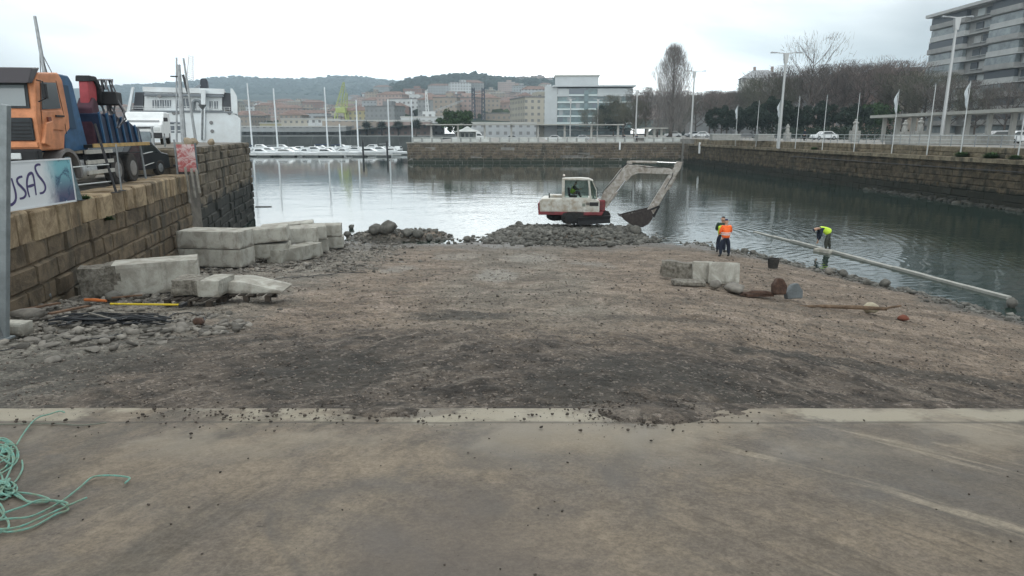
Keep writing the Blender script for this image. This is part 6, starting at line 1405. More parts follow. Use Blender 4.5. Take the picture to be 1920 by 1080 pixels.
# ================================================================== CRANES
def lattice(mb, a, b, w0, w1, n, r, seg=4):
    a, b = Vector(a), Vector(b); d = (b - a).normalized(); up = Vector((0, 1, 0)) if abs(d.y) < .9 else Vector((1, 0, 0)); x = d.cross(up).normalized(); y = d.cross(x)
    def c(t, i): w = w0 + (w1 - w0) * t; return a.lerp(b, t) + x * (w / 2 * (1 if i in (0, 1) else -1)) + y * (w / 2 * (1 if i in (0, 3) else -1))
    for i in range(4): mb.bar(c(0, i), c(1, i), r)
    for k in range(n):
        for i in range(4): mb.bar(c(k / n, i), c((k + 1) / n, (i + 1) % 4), r * .7)
def portal_crane(label, px, ybase, ytop, D, colour, lean, name='harbour_crane', jib=True, wide=1.0):
    x = (px - 960) / F * D; z0 = 4.0; H = (248 - ytop) / F * D + EYE - z0; Hp = H * .42
    t = thing(name, label, 'crane', (x, D, z0), 0); mb = MB()
    for sx_ in (-1, 1):
        for sy_ in (-1, 1): mb.bar((sx_ * 5 * wide, sy_ * 4, 0), (sx_ * 3 * wide, sy_ * 3, Hp), .7)
    mb.bar((-3.8 * wide, -3.5, Hp * .6), (3.8 * wide, -3.5, Hp * .6), .9); mb.bar((-3.8 * wide, 3.5, Hp * .6), (3.8 * wide, 3.5, Hp * .6), .9); mb.build('portal', colour, t)
    MB().box((0, 0, Hp + 1.8), (6.0 * wide, 5, 3.2)).build('machinery_house', colour, t, bevel=.2)
    mb = MB(); lattice(mb, (-1.5, 0, Hp + 3.5), (-.5 + lean, 0, H), 3.2, .8, 9, .24); mb.build('jib', colour, t)
    mb = MB(); lattice(mb, (2.5, 0, Hp + 3.5), (2.8 + lean * .3, 0, H * .8), 2.4, 1.0, 6, .22); mb.bar((2.8 + lean * .3, 0, H * .8), (-.5 + lean, 0, H), .2); mb.build('back_tower', colour, t)
    return t
M_YC = mat('crane_yellow', (.42, .48, .17), .6, var=.2, vscale=.2); M_DC = mat('crane_dark_blue', (.035, .05, .075), .6)
portal_crane('tall yellow-green harbour crane behind the yachts', 650, 248, 160, 430, M_YC, 3)
portal_crane('smaller yellow-green harbour crane farther right, by the quay corner', 752, 248, 196, 560, M_YC, -3)
for px, lb in ((890, 'left of the two dark crane masts behind the round tree'), (908, 'right of the two dark crane masts behind the round tree')):
    D = 420; t = thing('harbour_crane', lb, 'crane', ((px - 960) / F * D, D, 4.0), 0, 'dark crane masts')
    H = (248 - 170) / F * D + 2; mb = MB(); lattice(mb, (0, 0, 3), (0, 0, H), 2.2, 1.4, 10, .45); mb.build('mast', M_DC, t); MB().box((0, 0, 4.5), (5.5, 4, 5)).build('machinery_house', M_DC, t, bevel=.3)
t = thing('harbour_crane', 'pale slender derrick with a long jib slanting right, above the white warehouse', 'crane', ((808 - 960) / F * 400, 400, 4)); mb = MB(); lattice(mb, (0, 0, 0), (-1, 0, 25), 2.4, .8, 9, .28); mb.build('mast', M_WHITE, t)
mb = MB(); lattice(mb, (-13, 0, 8), (20, 0, 19.5), 1.2, .6, 14, .16); mb.build('jib', M_MAST, t)

# ================================================================== TOWN
def wall_mat(name, col, sx=3.2, sz=3.0, winc=(.20, .20, .20), fr=.42):
    """plaster wall with rows of small dark windows (procedural)"""
    if name in MATS: return MATS[name]
    g = G(name); geo = g.n('ShaderNodeNewGeometry'); x, y, z = g.xyz(); sn = g.n('ShaderNodeSeparateXYZ'); g.l(g.tc.outputs['Normal'], sn.inputs[0])
    facx = g.math('GREATER_THAN', g.math('ABSOLUTE', sn.outputs['X']), .5)
    u = g.math('ADD', g.math('MULTIPLY', y, facx), g.math('MULTIPLY', x, g.math('SUBTRACT', 1.0, facx)))
    fu = g.math('FRACT', g.math('DIVIDE', g.math('ADD', u, 100.0), sx)); fz = g.math('FRACT', g.math('DIVIDE', z, sz))
    a = g.math('LESS_THAN', g.math('ABSOLUTE', g.math('SUBTRACT', fu, .5)), fr / 2); b = g.math('LESS_THAN', g.math('ABSOLUTE', g.math('SUBTRACT', fz, .55)), .22)
    up = g.math('LESS_THAN', g.math('ABSOLUTE', sn.outputs['Z']), .5)
    oi = g.n('ShaderNodeObjectInfo'); base = g.mix(.35, col, g.mix(oi.outputs['Random'], (.6, .6, .6), (1.3, 1.3, 1.3)), 'MULTIPLY'); base = g.mix(g.math('MULTIPLY', g.rng(g.noise(.15, 5, .7), .4, .65), .3), base, tuple(c * .6 for c in col))
    c = g.mix(g.math('MULTIPLY', g.math('MULTIPLY', a, b), up), base, winc); g.l(c, g.b.inputs['Base Color']); g.set(.85, .2); MATS[name] = g.m; return g.m
PAL = [('pinkish', (.40, .31, .28)), ('cream', (.46, .43, .36)), ('grey', (.27, .28, .28)), ('white', (.56, .58, .58)), ('tan', (.36, .31, .26)), ('brick-coloured', (.27, .18, .155)), ('pale grey', (.40, .42, .43)), ('ochre', (.40, .36, .22))]
WM = [wall_mat('plaster_' + n.replace(' ', '_').replace('-', '_'), c) for n, c in PAL]
RM = [('orange tile', mat('roof_tile', (.225, .155, .13), .9, var=.4, vscale=.3)), ('flat grey', mat('roof_grey', (.22, .22, .22), .9, var=.3, vscale=.3)), ('pale', mat('roof_pale', (.45, .45, .43), .9))]
LAND = [(0, 'behind the ferry'), (455, 'just left of the first mast'), (475, 'between the first and second mast'), (515, 'right of the second mast'), (565, 'left of the straight tall mast'), (615, 'left of the yellow crane'), (660, 'right of the tall yellow crane'), (705, 'left of the smaller yellow crane'), (760, 'above the quay corner'), (805, 'left of the round tree'), (850, 'behind the round tree'), (885, 'behind the dark cranes'), (920, 'right of the dark cranes'), (970, 'left of the modern glass building'), (1180, 'left of the poplar'), (1290, 'right of the poplar'), (1400, 'behind the bare trees')]
def zone(px):
    z = LAND[0][1]
    for p, n in LAND:
        if px >= p: z = n
    return z
used_labels = {}
def block_house(px, D, w, d, h, wi, ri, hip=True, extra=None, rz=None, z=None, label=None, name=None):
    x = (px - 960) / F * D; zz = land_z(px, D) if z is None else z
    hgt = 'low' if h < 9 else ('mid-rise' if h < 18 else 'tall')
    where = 'uphill' if D > 1300 else ('mid-slope' if D > 950 else ('lower slope' if D > 550 else 'harbourside'))
    lb = label or f"{hgt} {PAL[wi][0]} building, {RM[ri][0]} roof, {where}, {zone(px)}"
    k = used_labels.get(lb, 0); used_labels[lb] = k + 1
    t = thing(name or ('apartment_block' if h >= 12 else 'house'), lb, 'building', (x, D, zz - 3), rz if rz is not None else R(random.uniform(-25, 25)), 'town buildings ' + zone(px))
    h += 3
    MB().box((0, 0, h / 2), (w, d, h)).build('walls', WM[wi], t)
    if hip and ri == 0:
        rh = min(w, d) * .22; MB().add([(-w / 2 - .5, -d / 2 - .5, h), (w / 2 + .5, -d / 2 - .5, h), (w / 2 + .5, d / 2 + .5, h), (-w / 2 - .5, d / 2 + .5, h), (-w / 2 + d * .4, 0, h + rh), (w / 2 - d * .4, 0, h + rh)] if w > d else [(-w / 2 - .5, -d / 2 - .5, h), (w / 2 + .5, -d / 2 - .5, h), (w / 2 + .5, d / 2 + .5, h), (-w / 2 - .5, d / 2 + .5, h), (0, -d / 4, h + rh), (0, d / 4, h + rh)],
            [(0, 1, 5, 4), (2, 3, 4, 5), (1, 2, 5), (3, 0, 4)] if w > d else [(0, 1, 4), (1, 2, 5, 4), (2, 3, 5), (3, 0, 4, 5)]).build('roof', RM[ri][1], t)
    else:
        MB().box((0, 0, h + .3), (w + .6, d + .6, .6)).build('roof', RM[ri][1], t)
        if h > 12: MB().box((w * .15, 0, h + 1.9), (w * .3, d * .4, 2.8)).build('roof_hut', WM[wi], t)
    return t
random.seed(21)
# hillside rows (far to near)
for D, n, pa, pb, wr, hr in ((2000, 20, 430, 1060, (14, 30), (7, 15)), (1500, 34, 400, 1050, (14, 34), (8, 18)), (1150, 40, 300, 1050, (14, 34), (8, 22)), (850, 44, 250, 1050, (14, 32), (9, 24)), (620, 34, 220, 1045, (14, 30), (9, 20)), (470, 17, 440, 1000, (14, 28), (7, 13))):
    for i in range(n):
        px = pa + (pb - pa) * (i + random.uniform(.1, .9)) / n; DD = D * random.uniform(.9, 1.12)
        if 1015 < px and DD < 700: continue
        if DD > 1000 and 730 < px < 940: continue
        if DD > 1000 and px < 730 and DD > 1700: continue
        wi = random.choices(range(8), (5, 3, 3, 3, 4, 3, 3, 1))[0]; ri = random.choices((0, 1, 2), (6, 3, 2))[0]
        block_house(px, DD, random.uniform(*wr), random.uniform(10, 16), random.uniform(*hr), wi, ri)
for D, n, pa, pb in ((700, 9, 1180, 1420), (420, 6, 1290, 1400)):
    for i in range(n):
        px = pa + (pb - pa) * (i + random.uniform(.2, .8)) / n; block_house(px, D * random.uniform(.95, 1.05), random.uniform(15, 28), 12, random.uniform(9, 20) if D > 500 else random.uniform(8, 13), random.choice((0, 2, 4, 6)), random.choice((0, 1)))
_by = {}
for o in [o for o in C.objects if o.get('category') == 'building' and not o.parent]: _by.setdefault(o['label'], []).append(o)
for lb_, os_ in _by.items():
    if len(os_) > 1:
        os_.sort(key=lambda o: o.location.x / o.location.y)
        nm_ = ['left', 'right'] if len(os_) == 2 else ['leftmost', 'middle', 'rightmost'] if len(os_) == 3 else None
        for i, o in enumerate(os_):
            if nm_: o['label'] = nm_[i] + ' ' + lb_
# landmarks on the waterfront
block_house(905 + 60, 430, 38, 12, 13, 4, 1, label='long tan block with many windows left of the glass building', name='apartment_block', rz=R(-8), z=4)
block_house(1002, 360, 19, 30, 18.5, 1, 1, label='cream office block with close window bays beside the glass building', name='office_block', rz=R(14), z=4)
for px, D, w_, h, wi, lb in ((572, 400, 16, 9, 1, 'small cream gabled warehouse between the second and third masts'), (622, 380, 17, 8.5, 3, 'white shed behind the straight tall mast'), (540, 420, 22, 7, 7, 'ochre shed behind the second mast'), (830 - 32, 375, 22, 9.5, 3, 'bright white warehouse left of the round tree'), (705, 360, 48, 7.5, 4, 'long tan arcaded harbour building with a pale cornice'), (765, 352, 26, 7, 0, 'pinkish low harbour building behind the quay corner'), (930, 300, 34, 5.5, 6, 'long low pale hall behind the far pergola'), (590, 350, 40, 4.5, 2, 'low grey harbour shed behind the far pontoon'), (590 - 90, 350, 30, 4.5, 6, 'low pale shed behind the first mast')):
    t = block_house(px, D, w_, 12, h - 3 + 3, wi, 2, False, label=lb, name='warehouse', rz=R(random.uniform(-4, 4)), z=4)

# ---- modern glass office building
GB = thing('office_building', 'modern office building with glass bands, white floor slabs and a penthouse', 'building', (31, 345, 3.9), R(-3))
M_CONCW = mat('office_pale_stone', (.50, .53, .54), .7, var=.1, vscale=.2); M_OG = mat('office_glass', (.11, .20, .21), .25, spec=.6, var=.35, vscale=.25, dark=(.05, .085, .10)); M_OG2 = mat('office_glass_dark', (.07, .10, .13), .25, spec=.6)
gx0, gx1 = -9.0, 27.5; gh = 23.0
MB().box(((gx0 + gx1) / 2, 8, gh / 2), (gx1 - gx0 - .6, 15, gh)).build('glass_core', M_OG, GB)
for k in range(6):
    MB().box(((gx0 + gx1) / 2, .2, 3.2 + k * 3.3), (gx1 - gx0, 1.4, .75)).build('floor_slab', mat('office_slab', (.58, .66, .66), .6), GB)
    for j in range(9):
        if (j * 7 + k * 3) % 4: MB().box((gx0 + 2 + j * 4.05, .42, 4.9 + k * 3.3 - 0.0), (1.9, .12, 2.5)).build('window', [M_OG, M_OG2, M_WSCREEN][(j + k) % 3], GB)
MB().box((gx0 - 3, 8, gh / 2 - .2), (6.2, 17, gh + 2)).build('end_tower', M_CONCW, GB)
MB().box((gx0 + 3, -.15, 20.9), (5.5, .9, 3.6)).build('stone_panel', M_CONCW, GB); MB().box((gx0 + 10.4, -.1, 20.9), (9.2, .6, 3.6)).build('dark_panel', M_OG2, GB); MB().box((gx1 - 8.5, -.3, 20.9), (17, 1.0, 3.6)).build('stone_panel', M_CONCW, GB)
MB().box((gx0 + 14.2, .1, 12), (2.2, 1.2, 20)).build('glass_column', M_OG, GB)
MB().box(((gx0 + gx1) / 2 - .6, 6, gh + .9), (gx1 - gx0 + 3.5, 17.5, .7)).build('roof_slab', M_CONCW, GB)
MB().box((gx0 + 9.5, 7, gh + 3.4), (21, 12, 4.4)).build('penthouse', M_CONCW, GB); MB().box((gx0 + 9.5, 7, gh + 5.9), (22, 13, .7)).build('penthouse_roof', mat('office_roof', (.38, .38, .35), .8), GB)

# ---- apartment building on the right
AB = thing('apartment_building', 'tall grey apartment building with glazed balconies in the top right corner', 'building', (104, 178.5, PZ), 0)
# local: facade along -y (towards the viewer), facing -x
M_AW = mat('apartment_grey', (.375, .375, .365), .8, var=.2, vscale=.4); M_AW2 = mat('apartment_pale', (.50, .51, .50), .75, var=.15, vscale=.4)
NF = 10; FH = 2.86; AL = 62
MB().box((9.3, -AL / 2, NF * FH / 2), (17.4, AL, NF * FH)).build('walls', M_AW, AB)
MB().box((8.4, -AL / 2, NF * FH + .35), (20.4, AL + 1.6, .7)).build('roof', M_AW2, AB)
MB().box((9.5, -19 - 20, NF * FH + 2.4), (12, 40, 3.6)).build('penthouse', M_AW, AB); MB().box((9.2, -39, NF * FH + 4.4), (13.6, 41.6, .45)).build('penthouse_roof', M_AW2, AB)
rr = random.Random(12); M_APG = mat('balcony_glass', (.26, .30, .31), .3, spec=.5, var=.35, vscale=.6, dark=(.14, .165, .175)); M_APD = mat('balcony_dark', (.09, .105, .12), .5); M_APW = mat('awning_pale', (.56, .60, .60), .7)  # M_APD: dark blue-grey for top-floor glazing and randomly picked panes and blinds
bays = [(0, 13.5, 'g'), (15.2, 21.5, 'w'), (21.8, 31.5, 'g'), (31.8, 36, 'w'), (36.3, 46, 'g'), (46.4, 52, 'w')]
for k in range(NF):
    z = k * FH
    for bi, (a, b, kd) in enumerate(bays):
        yc = -(a + b) / 2; wd = b - a - .15
        if kd == 'g':
            off = -.9 if (k + bi) % 2 else -.55
            MB().box((off / 2 + .3, yc, z + .55), (abs(off) + .6, wd, 1.05)).build('balcony', [M_AW2, M_AW][(k + bi) % 2], AB)
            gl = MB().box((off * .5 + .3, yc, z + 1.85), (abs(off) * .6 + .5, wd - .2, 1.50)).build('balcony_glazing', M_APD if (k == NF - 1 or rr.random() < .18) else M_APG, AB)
            nb = int(wd / 1.7)
            for j in range(nb):
                if rr.random() < .62: MB().box((off * .8 + .30 - .12, -a - .9 - j * 1.7, z + 1.85), (.05, 1.35, rr.choice((.8, 1.1, 1.4)))).build('blind', rr.choice((M_APW, M_AW2, M_APD)), gl)
        else:
            for j, yy in enumerate((-a - wd * .27, -a - wd * .75)):
                wn = MB().box((.52, yy, z + 1.6), (.25, wd * .38, 1.45)).build('window', rr.choice((M_APG, M_APW, M_APD, M_AW2)), AB)
                MB().box((.36, yy, z + .82), (.3, wd * .44, .12)).build('sill', M_AW2, wn)
    MB().box((-.05, -AL / 2, z + 2.80), (1.4, AL, .14)).build('floor_band', M_AW2 if k % 2 else M_AW, AB)
AB2 = thing('apartment_building', 'brownish apartment building with orange awnings at the extreme right, in front of the grey one', 'building', (101.5, 137.5, PZ), 0)
MB().box((9, -14, 11.5), (18, 28, 23)).build('walls', wall_mat('brown_block', (.30, .25, .24), 4, 3), AB2); MB().box((9, -14, 23.3), (19, 29, .6)).build('roof', RM[1][1], AB2)
for k in range(6): MB().box((-.4, -6, 3 + k * 3.1), (1.2, 9, 1.0)).build('balcony', M_AW, AB2)

# ---- white house on the rise, low roofs behind the trees
hx = thing('house', 'white house with a grey hipped roof and two chimneys on the rise above the trees', 'house', (104, 300, 18.5), R(-12))
MB().box((0, 0, 3.5), (15, 11, 12)).build('walls', wall_mat('white_house', (.66, .67, .65), 3.4, 3.4), hx)
rf = MB().add([(-8, -6, 9.5), (8, -6, 9.5), (8, 6, 9.5), (-8, 6, 9.5), (-2.5, 0, 13), (3.5, 0, 13)], [(0, 1, 5, 4), (1, 2, 5), (2, 3, 4, 5), (3, 0, 4)]).build('roof', mat('slate_pale', (.34, .35, .36), .8), hx)
for xx in (-2, 5): MB().box((xx, 0, 13.2), (1, 1, 2.2)).build('chimney', mat('chimney_brown', (.25, .2, .18), .9), rf)
h2 = thing('house', 'grey low-roofed house right of the white one, partly behind trees', 'house', (119, 295, 18.0), R(-10)); MB().box((0, 0, 2.5), (16, 10, 11)).build('walls', wall_mat('grey_house', (.38, .38, .36), 3.4, 3.2), h2); MB().add([(-8.6, -5.6, 8), (8.6, -5.6, 8), (8.6, 5.6, 8), (-8.6, 5.6, 8), (-4, 0, 11), (4, 0, 11)], [(0, 1, 5, 4), (1, 2, 5), (2, 3, 4, 5), (3, 0, 4)]).build('roof', RM[1][1], h2)
for px, D, w_, h, wi, ri, lb in ((1310, 320, 22, 15.5, 6, 2, 'flat-topped pale building just right of the poplar'), (1595, 230, 30, 18, 0, 0, 'pinkish building with a red roof above the trees, centre right'), (1655, 222, 24, 19, 5, 0, 'brick-red roofed building above the trees, left of the apartment tower'), (1712, 214, 18, 20, 4, 1, 'tan flat-roofed building touching the apartment tower'), (1550, 250, 24, 18, 2, 0, 'grey building behind the tall bare tree'), (1345, 260, 26, 9, 2, 1, 'dark grey low building behind the flags'), (1420, 255, 24, 12, 2, 1, 'grey building behind the hedge, below the white house')):
    block_house(px, D, w_, 12, h, wi, ri, label=lb, z=4, rz=R(-8))
# rising ground on the right
tag(MB().prism([(60, 0 + 3), (75, 14), (88, 21.5), (130, 22), (170, 3)], 285, 330, 'y').build('rise', M_HILL), kind='structure')

# ================================================================== TREES
def bark(name, c): return mat(name, c, .95, var=.3, vscale=2)
M_BARK = bark('bark_grey_brown', (.10, .085, .075)); M_TWIG = mat('twig_brown', (.135, .118, .108), .95, island=.35); M_TWIGP = mat('twig_pinkish', (.165, .138, .126), .95, island=.35); M_TWIGG = mat('twig_greenish', (.112, .110, .085), .95, island=.35)
M_LEAFD = mat('leaf_dark', (.032, .045, .034), .9, island=.5, spec=.1); M_LEAFM = mat('leaf_mid', (.045, .075, .035), .9, island=.5, spec=.1)
def sliver_crown(n, pos, dirf, ln, wd, r):
    V = []; Fc = []
    P = np.array([pos(r) for _ in range(n)]); Dd = np.array([dirf(p, r) for p in P]); Dd /= np.linalg.norm(Dd, axis=1)[:, None]
    S = np.cross(Dd, r.normal(0, 1, (n, 3))); S /= np.linalg.norm(S, axis=1)[:, None]
    l = r.uniform(.5, 1.2, (n, 1)) * ln; w_ = r.uniform(.5, 1.3, (n, 1)) * wd
    V = np.stack([P - S * w_, P + S * w_, P + Dd * l + S * w_ * .25, P + Dd * l - S * w_ * .25], 1).reshape(-1, 3)
    return V, (np.arange(n)[:, None] * 4 + np.array([0, 1, 2, 3])[None])
def limbs(mb, base, h, r0, n, spread, rr_, up=.6, start=.25):
    mb.tube([base, (base[0] + rr_.uniform(-.3, .3), base[1], h * .5), (base[0] + rr_.uniform(-.5, .5), base[1], h * .95)], r0, 7, r2=r0 * .15)
    tips = []
    for k in range(n):
        t = start + (1 - start) * k / n * .85; a = k * 2.4 + rr_.random(); l = spread * (1 - abs(t - .55)) * rr_.uniform(.7, 1.1); z = h * t
        p0 = Vector((base[0], base[1], z)); p1 = p0 + Vector((math.cos(a) * l * .5, math.sin(a) * l * .5, l * up * .5)); p2 = p0 + Vector((math.cos(a) * l, math.sin(a) * l, l * up * 1.25)); rr0 = r0 * (1 - t) * .6 + .03
        mb.tube([p0, p1, p2], rr0, 5, r2=.02)
        for j in range(3):
            q = p1.lerp(p2, .3 * j + .1); e = q + Vector((math.cos(a + rr_.uniform(-1, 1)), math.sin(a + rr_.uniform(-1, 1)), up + .4)) * l * .4; mb.tube([q, e], rr0 * .4, 4, r2=.015); tips.append(e)
    return tips
def bare_tree_proto(h, rad, twig, seed, dens=2600, ln=1.1, wd=.035, crown_z=.62, flat=.8, name='bare_tree'):
    rr_ = random.Random(seed); r = np.random.default_rng(seed); t = thing(name, 'x', 'tree')
    mb = MB(); tips = limbs(mb, (0, 0, 0), h * .9, h * .022, 14, rad * .95, rr_); mb.build('trunk', M_BARK, t)
    cl = [(np.array(tuple(p)), rad * rr_.uniform(.22, .38)) for p in tips]
    def pos(r):
        c, s = cl[r.integers(len(cl))]; return c + r.normal(0, .5, 3) * s
    def dirf(p, r): d = p - np.array([0, 0, h * .35]); return d / (np.linalg.norm(d) + 1e-6) + r.normal(0, .5, 3) + np.array([0, 0, .5])
    V, Fc = sliver_crown(dens, pos, dirf, ln, wd, r); V[:, 2] = np.minimum(V[:, 2], h * 1.04); np_obj('crown', V, Fc, twig, parent=t)
    return t
def leafy_tree_proto(h, rad, leaf, seed, n=5200, ls=.28, clumps=38, base=.3, name='leafy_tree', shape='round'):
    rr_ = random.Random(seed); r = np.random.default_rng(seed); t = thing(name, 'x', 'tree'); mb = MB(); limbs(mb, (0, 0, 0), h * .8, h * .028, 9, rad * .8, rr_); mb.build('trunk', M_BARK, t)
    cc = []
    while len(cc) < clumps:
        p = r.uniform(-1, 1, 3)
        if np.linalg.norm(p) > 1 or (p[2] < 0 and np.linalg.norm(p[:2]) > .95): continue
        if np.linalg.norm(p) < .45 and r.random() < .6: continue
        cc.append((np.array([p[0] * rad, p[1] * rad, h * (base + 1) / 2 + p[2] * h * (1 - base) / 2]), rad * r.uniform(.14, .30)))
    def pos(r):
        c, s = cc[r.integers(len(cc))]; d = r.normal(0, 1, 3); d /= np.linalg.norm(d); return c + d * s * r.uniform(.5, 1.05)
    P = np.array([pos(r) for _ in range(n)]); A = r.normal(0, 1, (n, 3)); A /= np.linalg.norm(A, axis=1)[:, None]; B = np.cross(A, r.normal(0, 1, (n, 3))); B /= np.linalg.norm(B, axis=1)[:, None]; s = r.uniform(.6, 1.3, (n, 1)) * ls
    V = np.stack([P - A * s, P + B * s * .6, P + A * s, P - B * s * .6], 1).reshape(-1, 3); np_obj('crown', V, np.arange(n)[:, None] * 4 + np.arange(4)[None], leaf, parent=t)
    return t
def place_tree(proto, first, label, px, D, z, sc, group, rz=0.0):
    loc = ((px - 960) / F * (D * cp + 0.2), D, z)
    if first:
        proto.location = loc; proto.rotation_euler = (0, 0, rz); proto.scale = (sc,) * 3; proto['label'] = label; proto['group'] = group; return proto
    c = copy_tree(proto, label, loc, rz, scale=sc); c['group'] = group; return c
# poplar
rr_ = random.Random(2); r = np.random.default_rng(2)
pop = thing('poplar', 'tall bare poplar rising above everything right of the glass building', 'tree', ((1255 - 960) / F * 165, 168, PZ)); PH = 20.6
mb = MB(); mb.tube([(0, 0, 0), (.2, 0, 10), (0, 0, PH * .93)], .5, 8, r2=.06)
for k in range(60):
    z = 2.5 + k * .27; a = k * 2.4; l = 3.3 * (1 - (z / PH) * .55) * rr_.uniform(.7, 1.1); mb.tube([(0, 0, z), (math.cos(a) * l * .45, math.sin(a) * l * .45, z + l * .55), (math.cos(a) * l * .75, math.sin(a) * l * .75, min(z + l * 1.6, PH))], .10, 4, r2=.02)
mb.build('trunk', M_BARK, pop)
def pos(r):
    while True:
        t = r.random() ** .95; z = .8 + t * (PH - 1.2); R_ = 5.3 * float(np.interp(t, [0, .12, .35, .6, .8, .92, 1], [.95, 1.05, 1.02, .95, .82, .60, .22])) * (1 + .16 * math.sin(3.1 * t * 6 + 1)) ; a = r.uniform(0, 6.283); q = R_ * math.sqrt(r.random()) * (0.82 + .18 * math.sin(a * 5 + z * .8)); 
        if r.random() < .55 + .45 * (vnoise(np.array(a * 2.), np.array(z * .5)) + .5): return np.array([math.cos(a) * q, math.sin(a) * q, z])
V, Fc = sliver_crown(9500, pos, lambda p, r: np.array([p[0] * .12, p[1] * .12, 1.6]) + r.normal(0, .26, 3), 1.7, .026, r); np_obj('crown', V, Fc, mat('poplar_twig', (.20, .185, .175), .95, island=.3), parent=pop)
# prototypes
pA = bare_tree_proto(12, 5.2, M_TWIG, 31, 3200); pB = bare_tree_proto(12, 5.8, M_TWIGP, 32, 3200); pC = bare_tree_proto(11, 5.0, M_TWIGG, 33, 3600)
pD = leafy_tree_proto(9, 4.6, M_LEAFD, 41, 5200, .30); pE = leafy_tree_proto(8, 4.6, M_LEAFM, 42, 5200, .30)
gT = 'bare trees on the promenade'; gL = 'evergreen trees on the promenade'
seen = {}
def T(p, label, px, D, sc, z=PZ, g=gT):
    first = p.name not in seen; seen[p.name] = 1
    return place_tree(p, first, label, px, D, z, sc, g, random.uniform(0, 6))
random.seed(5)
T(pE, 'big round dark green tree on the far quay left of the dark crane masts', 856, 190, 1.0, LZ, gL); 
T(pC, 'wide olive-brown bare tree below the glass building', 1168, 215, 1.15, LZ); T(pA, 'brown bare tree just left of the poplar', 1210, 205, 1.1, PZ); T(pC, 'low olive tree at the right foot of the poplar', 1275, 190, .95); T(pD, 'dark conifer-like tree in front of the glass building', 1150, 250, 1.35, LZ, gL)
T(pB, 'thin brown tree behind the second flagpole', 1330, 190, .95)
T(pC, 'low olive-brown bare tree between the glass building and the poplar', 1188, 178, .85, LZ); T(pA, 'brown bare tree hugging the left foot of the poplar', 1232, 176, .9); T(pA, 'brown bare tree right behind the first tall lamp', 1304, 200, 1.0); T(pC, 'small olive bare tree left under the glass building', 1110, 205, .75, LZ)
n_ = 0
for px, D, sc, p, g, lb in ((1352, 175, .8, pD, gL, 'dark evergreen behind the first white flag'), (1385, 172, .75, pD, gL, 'dark evergreen behind the second flagpole'), (1415, 165, .85, pD, gL, 'dark evergreen left of the tall lamp post'), (1447, 160, .95, pD, gL, 'tall dark evergreen right behind the tall lamp post'), (1490, 158, .7, pD, gL, 'dark evergreen right of the tall lamp post'), (1535, 150, .8, pD, gL, 'dark shrubby evergreen left of the white parked car'), (1600, 140, .7, pD, gL, 'dark low evergreen behind the statue'), (1640, 150, .9, pE, gL, 'mid-green tree at the left end of the right pergola'),
                           (1455, 185, 1.35, pA, gT, 'brown bare tree left of the tallest bare tree'), (1500, 180, 1.4, pA, gT, 'dense brown bare tree below the tallest bare tree'), (1540, 176, 1.35, pB, gT, 'pinkish bare tree right of the tallest bare tree'), (1575, 172, 1.35, pA, gT, 'dense brown bare tree above the statue'), (1612, 170, 1.4, pB, gT, 'pinkish-brown bare tree right of the statue'), (1655, 165, 1.35, pB, gT, 'pinkish bare tree above the left end of the right pergola'), (1690, 160, 1.25, pC, gT, 'olive bare tree above the right pergola'), (1728, 150, 1.15, pC, gT, 'olive bare tree at the foot of the apartment building'),
                           (1775, 140, .9, pA, gT, 'bare tree in front of the apartment building, behind the second tall lamp'), (1825, 132, .8, pC, gT, 'olive bare tree in front of the apartment building, right part'), (1880, 126, .8, pA, gT, 'bare tree by the right edge, in front of the apartment building'), (1430, 210, 1.4, pC, gT, 'olive bare tree below the white house'), (1385, 225, 1.2, pC, gT, 'olive bare tree left below the white house'), (1340, 235, 1.1, pA, gT, 'brown bare tree right of the flat-topped pale building')):
    T(p, lb, px, D, sc, PZ, g)
pF = bare_tree_proto(12, 5.0, M_TWIG, 77, 900, .9, .028); T(pF, 'tallest bare tree on the right, its thin branches standing out against the sky', 1512, 165, 1.85)
T(pF, 'sparse bare tree poking up between the tallest one and the second tall lamp', 1610, 180, 1.45); T(pF, 'sparse bare tree rising right behind the white house', 1462, 240, 1.6); T(pC, 'olive-grey bare tree filling the gap below the tallest lamp arms', 1440, 178, 1.25); T(pA, 'brown-grey bare tree left of the white house', 1362, 215, 1.1)
T(pF, 'thin bare tree whose twigs show above the red roof', 1690, 196, 1.75); T(pF, 'thin bare tree top above the roofs left of the tall one', 1560, 196, 1.55)
pF.scale = (1.15, 1.15, 1.85)
# round-headed palms on the harbour front
for i, (px, D) in enumerate(((695, 345), (722, 345), (752, 344), (785, 300))):
    t = thing('palm_tree', ['palm with a round dark head, left one in front of the tan arcaded building', 'palm with a round dark head, middle one in front of the tan arcaded building', 'palm with a round dark head by the smaller yellow crane', 'palm with a round head near the white warehouse'][i], 'palm tree', ((px - 960) / F * D, D, 4.2), 0, 'palms along the harbour front')
    MB().tube([(0, 0, 0), (.1, 0, 4.6)], .35, 8, r2=.28).build('trunk', M_BARK, t); r = np.random.default_rng(i)
    def pos(r): d = r.normal(0, 1, 3); d /= np.linalg.norm(d); return d * np.array([1, 1, .8]) * .4 + np.array([0, 0, 5.2])
    V, Fc = sliver_crown(700, pos, lambda p, r: (p - np.array([0, 0, 5.2])) + r.normal(0, .12, 3), 2.3, .10, r); np_obj('crown', V, Fc, M_LEAFD, parent=t)
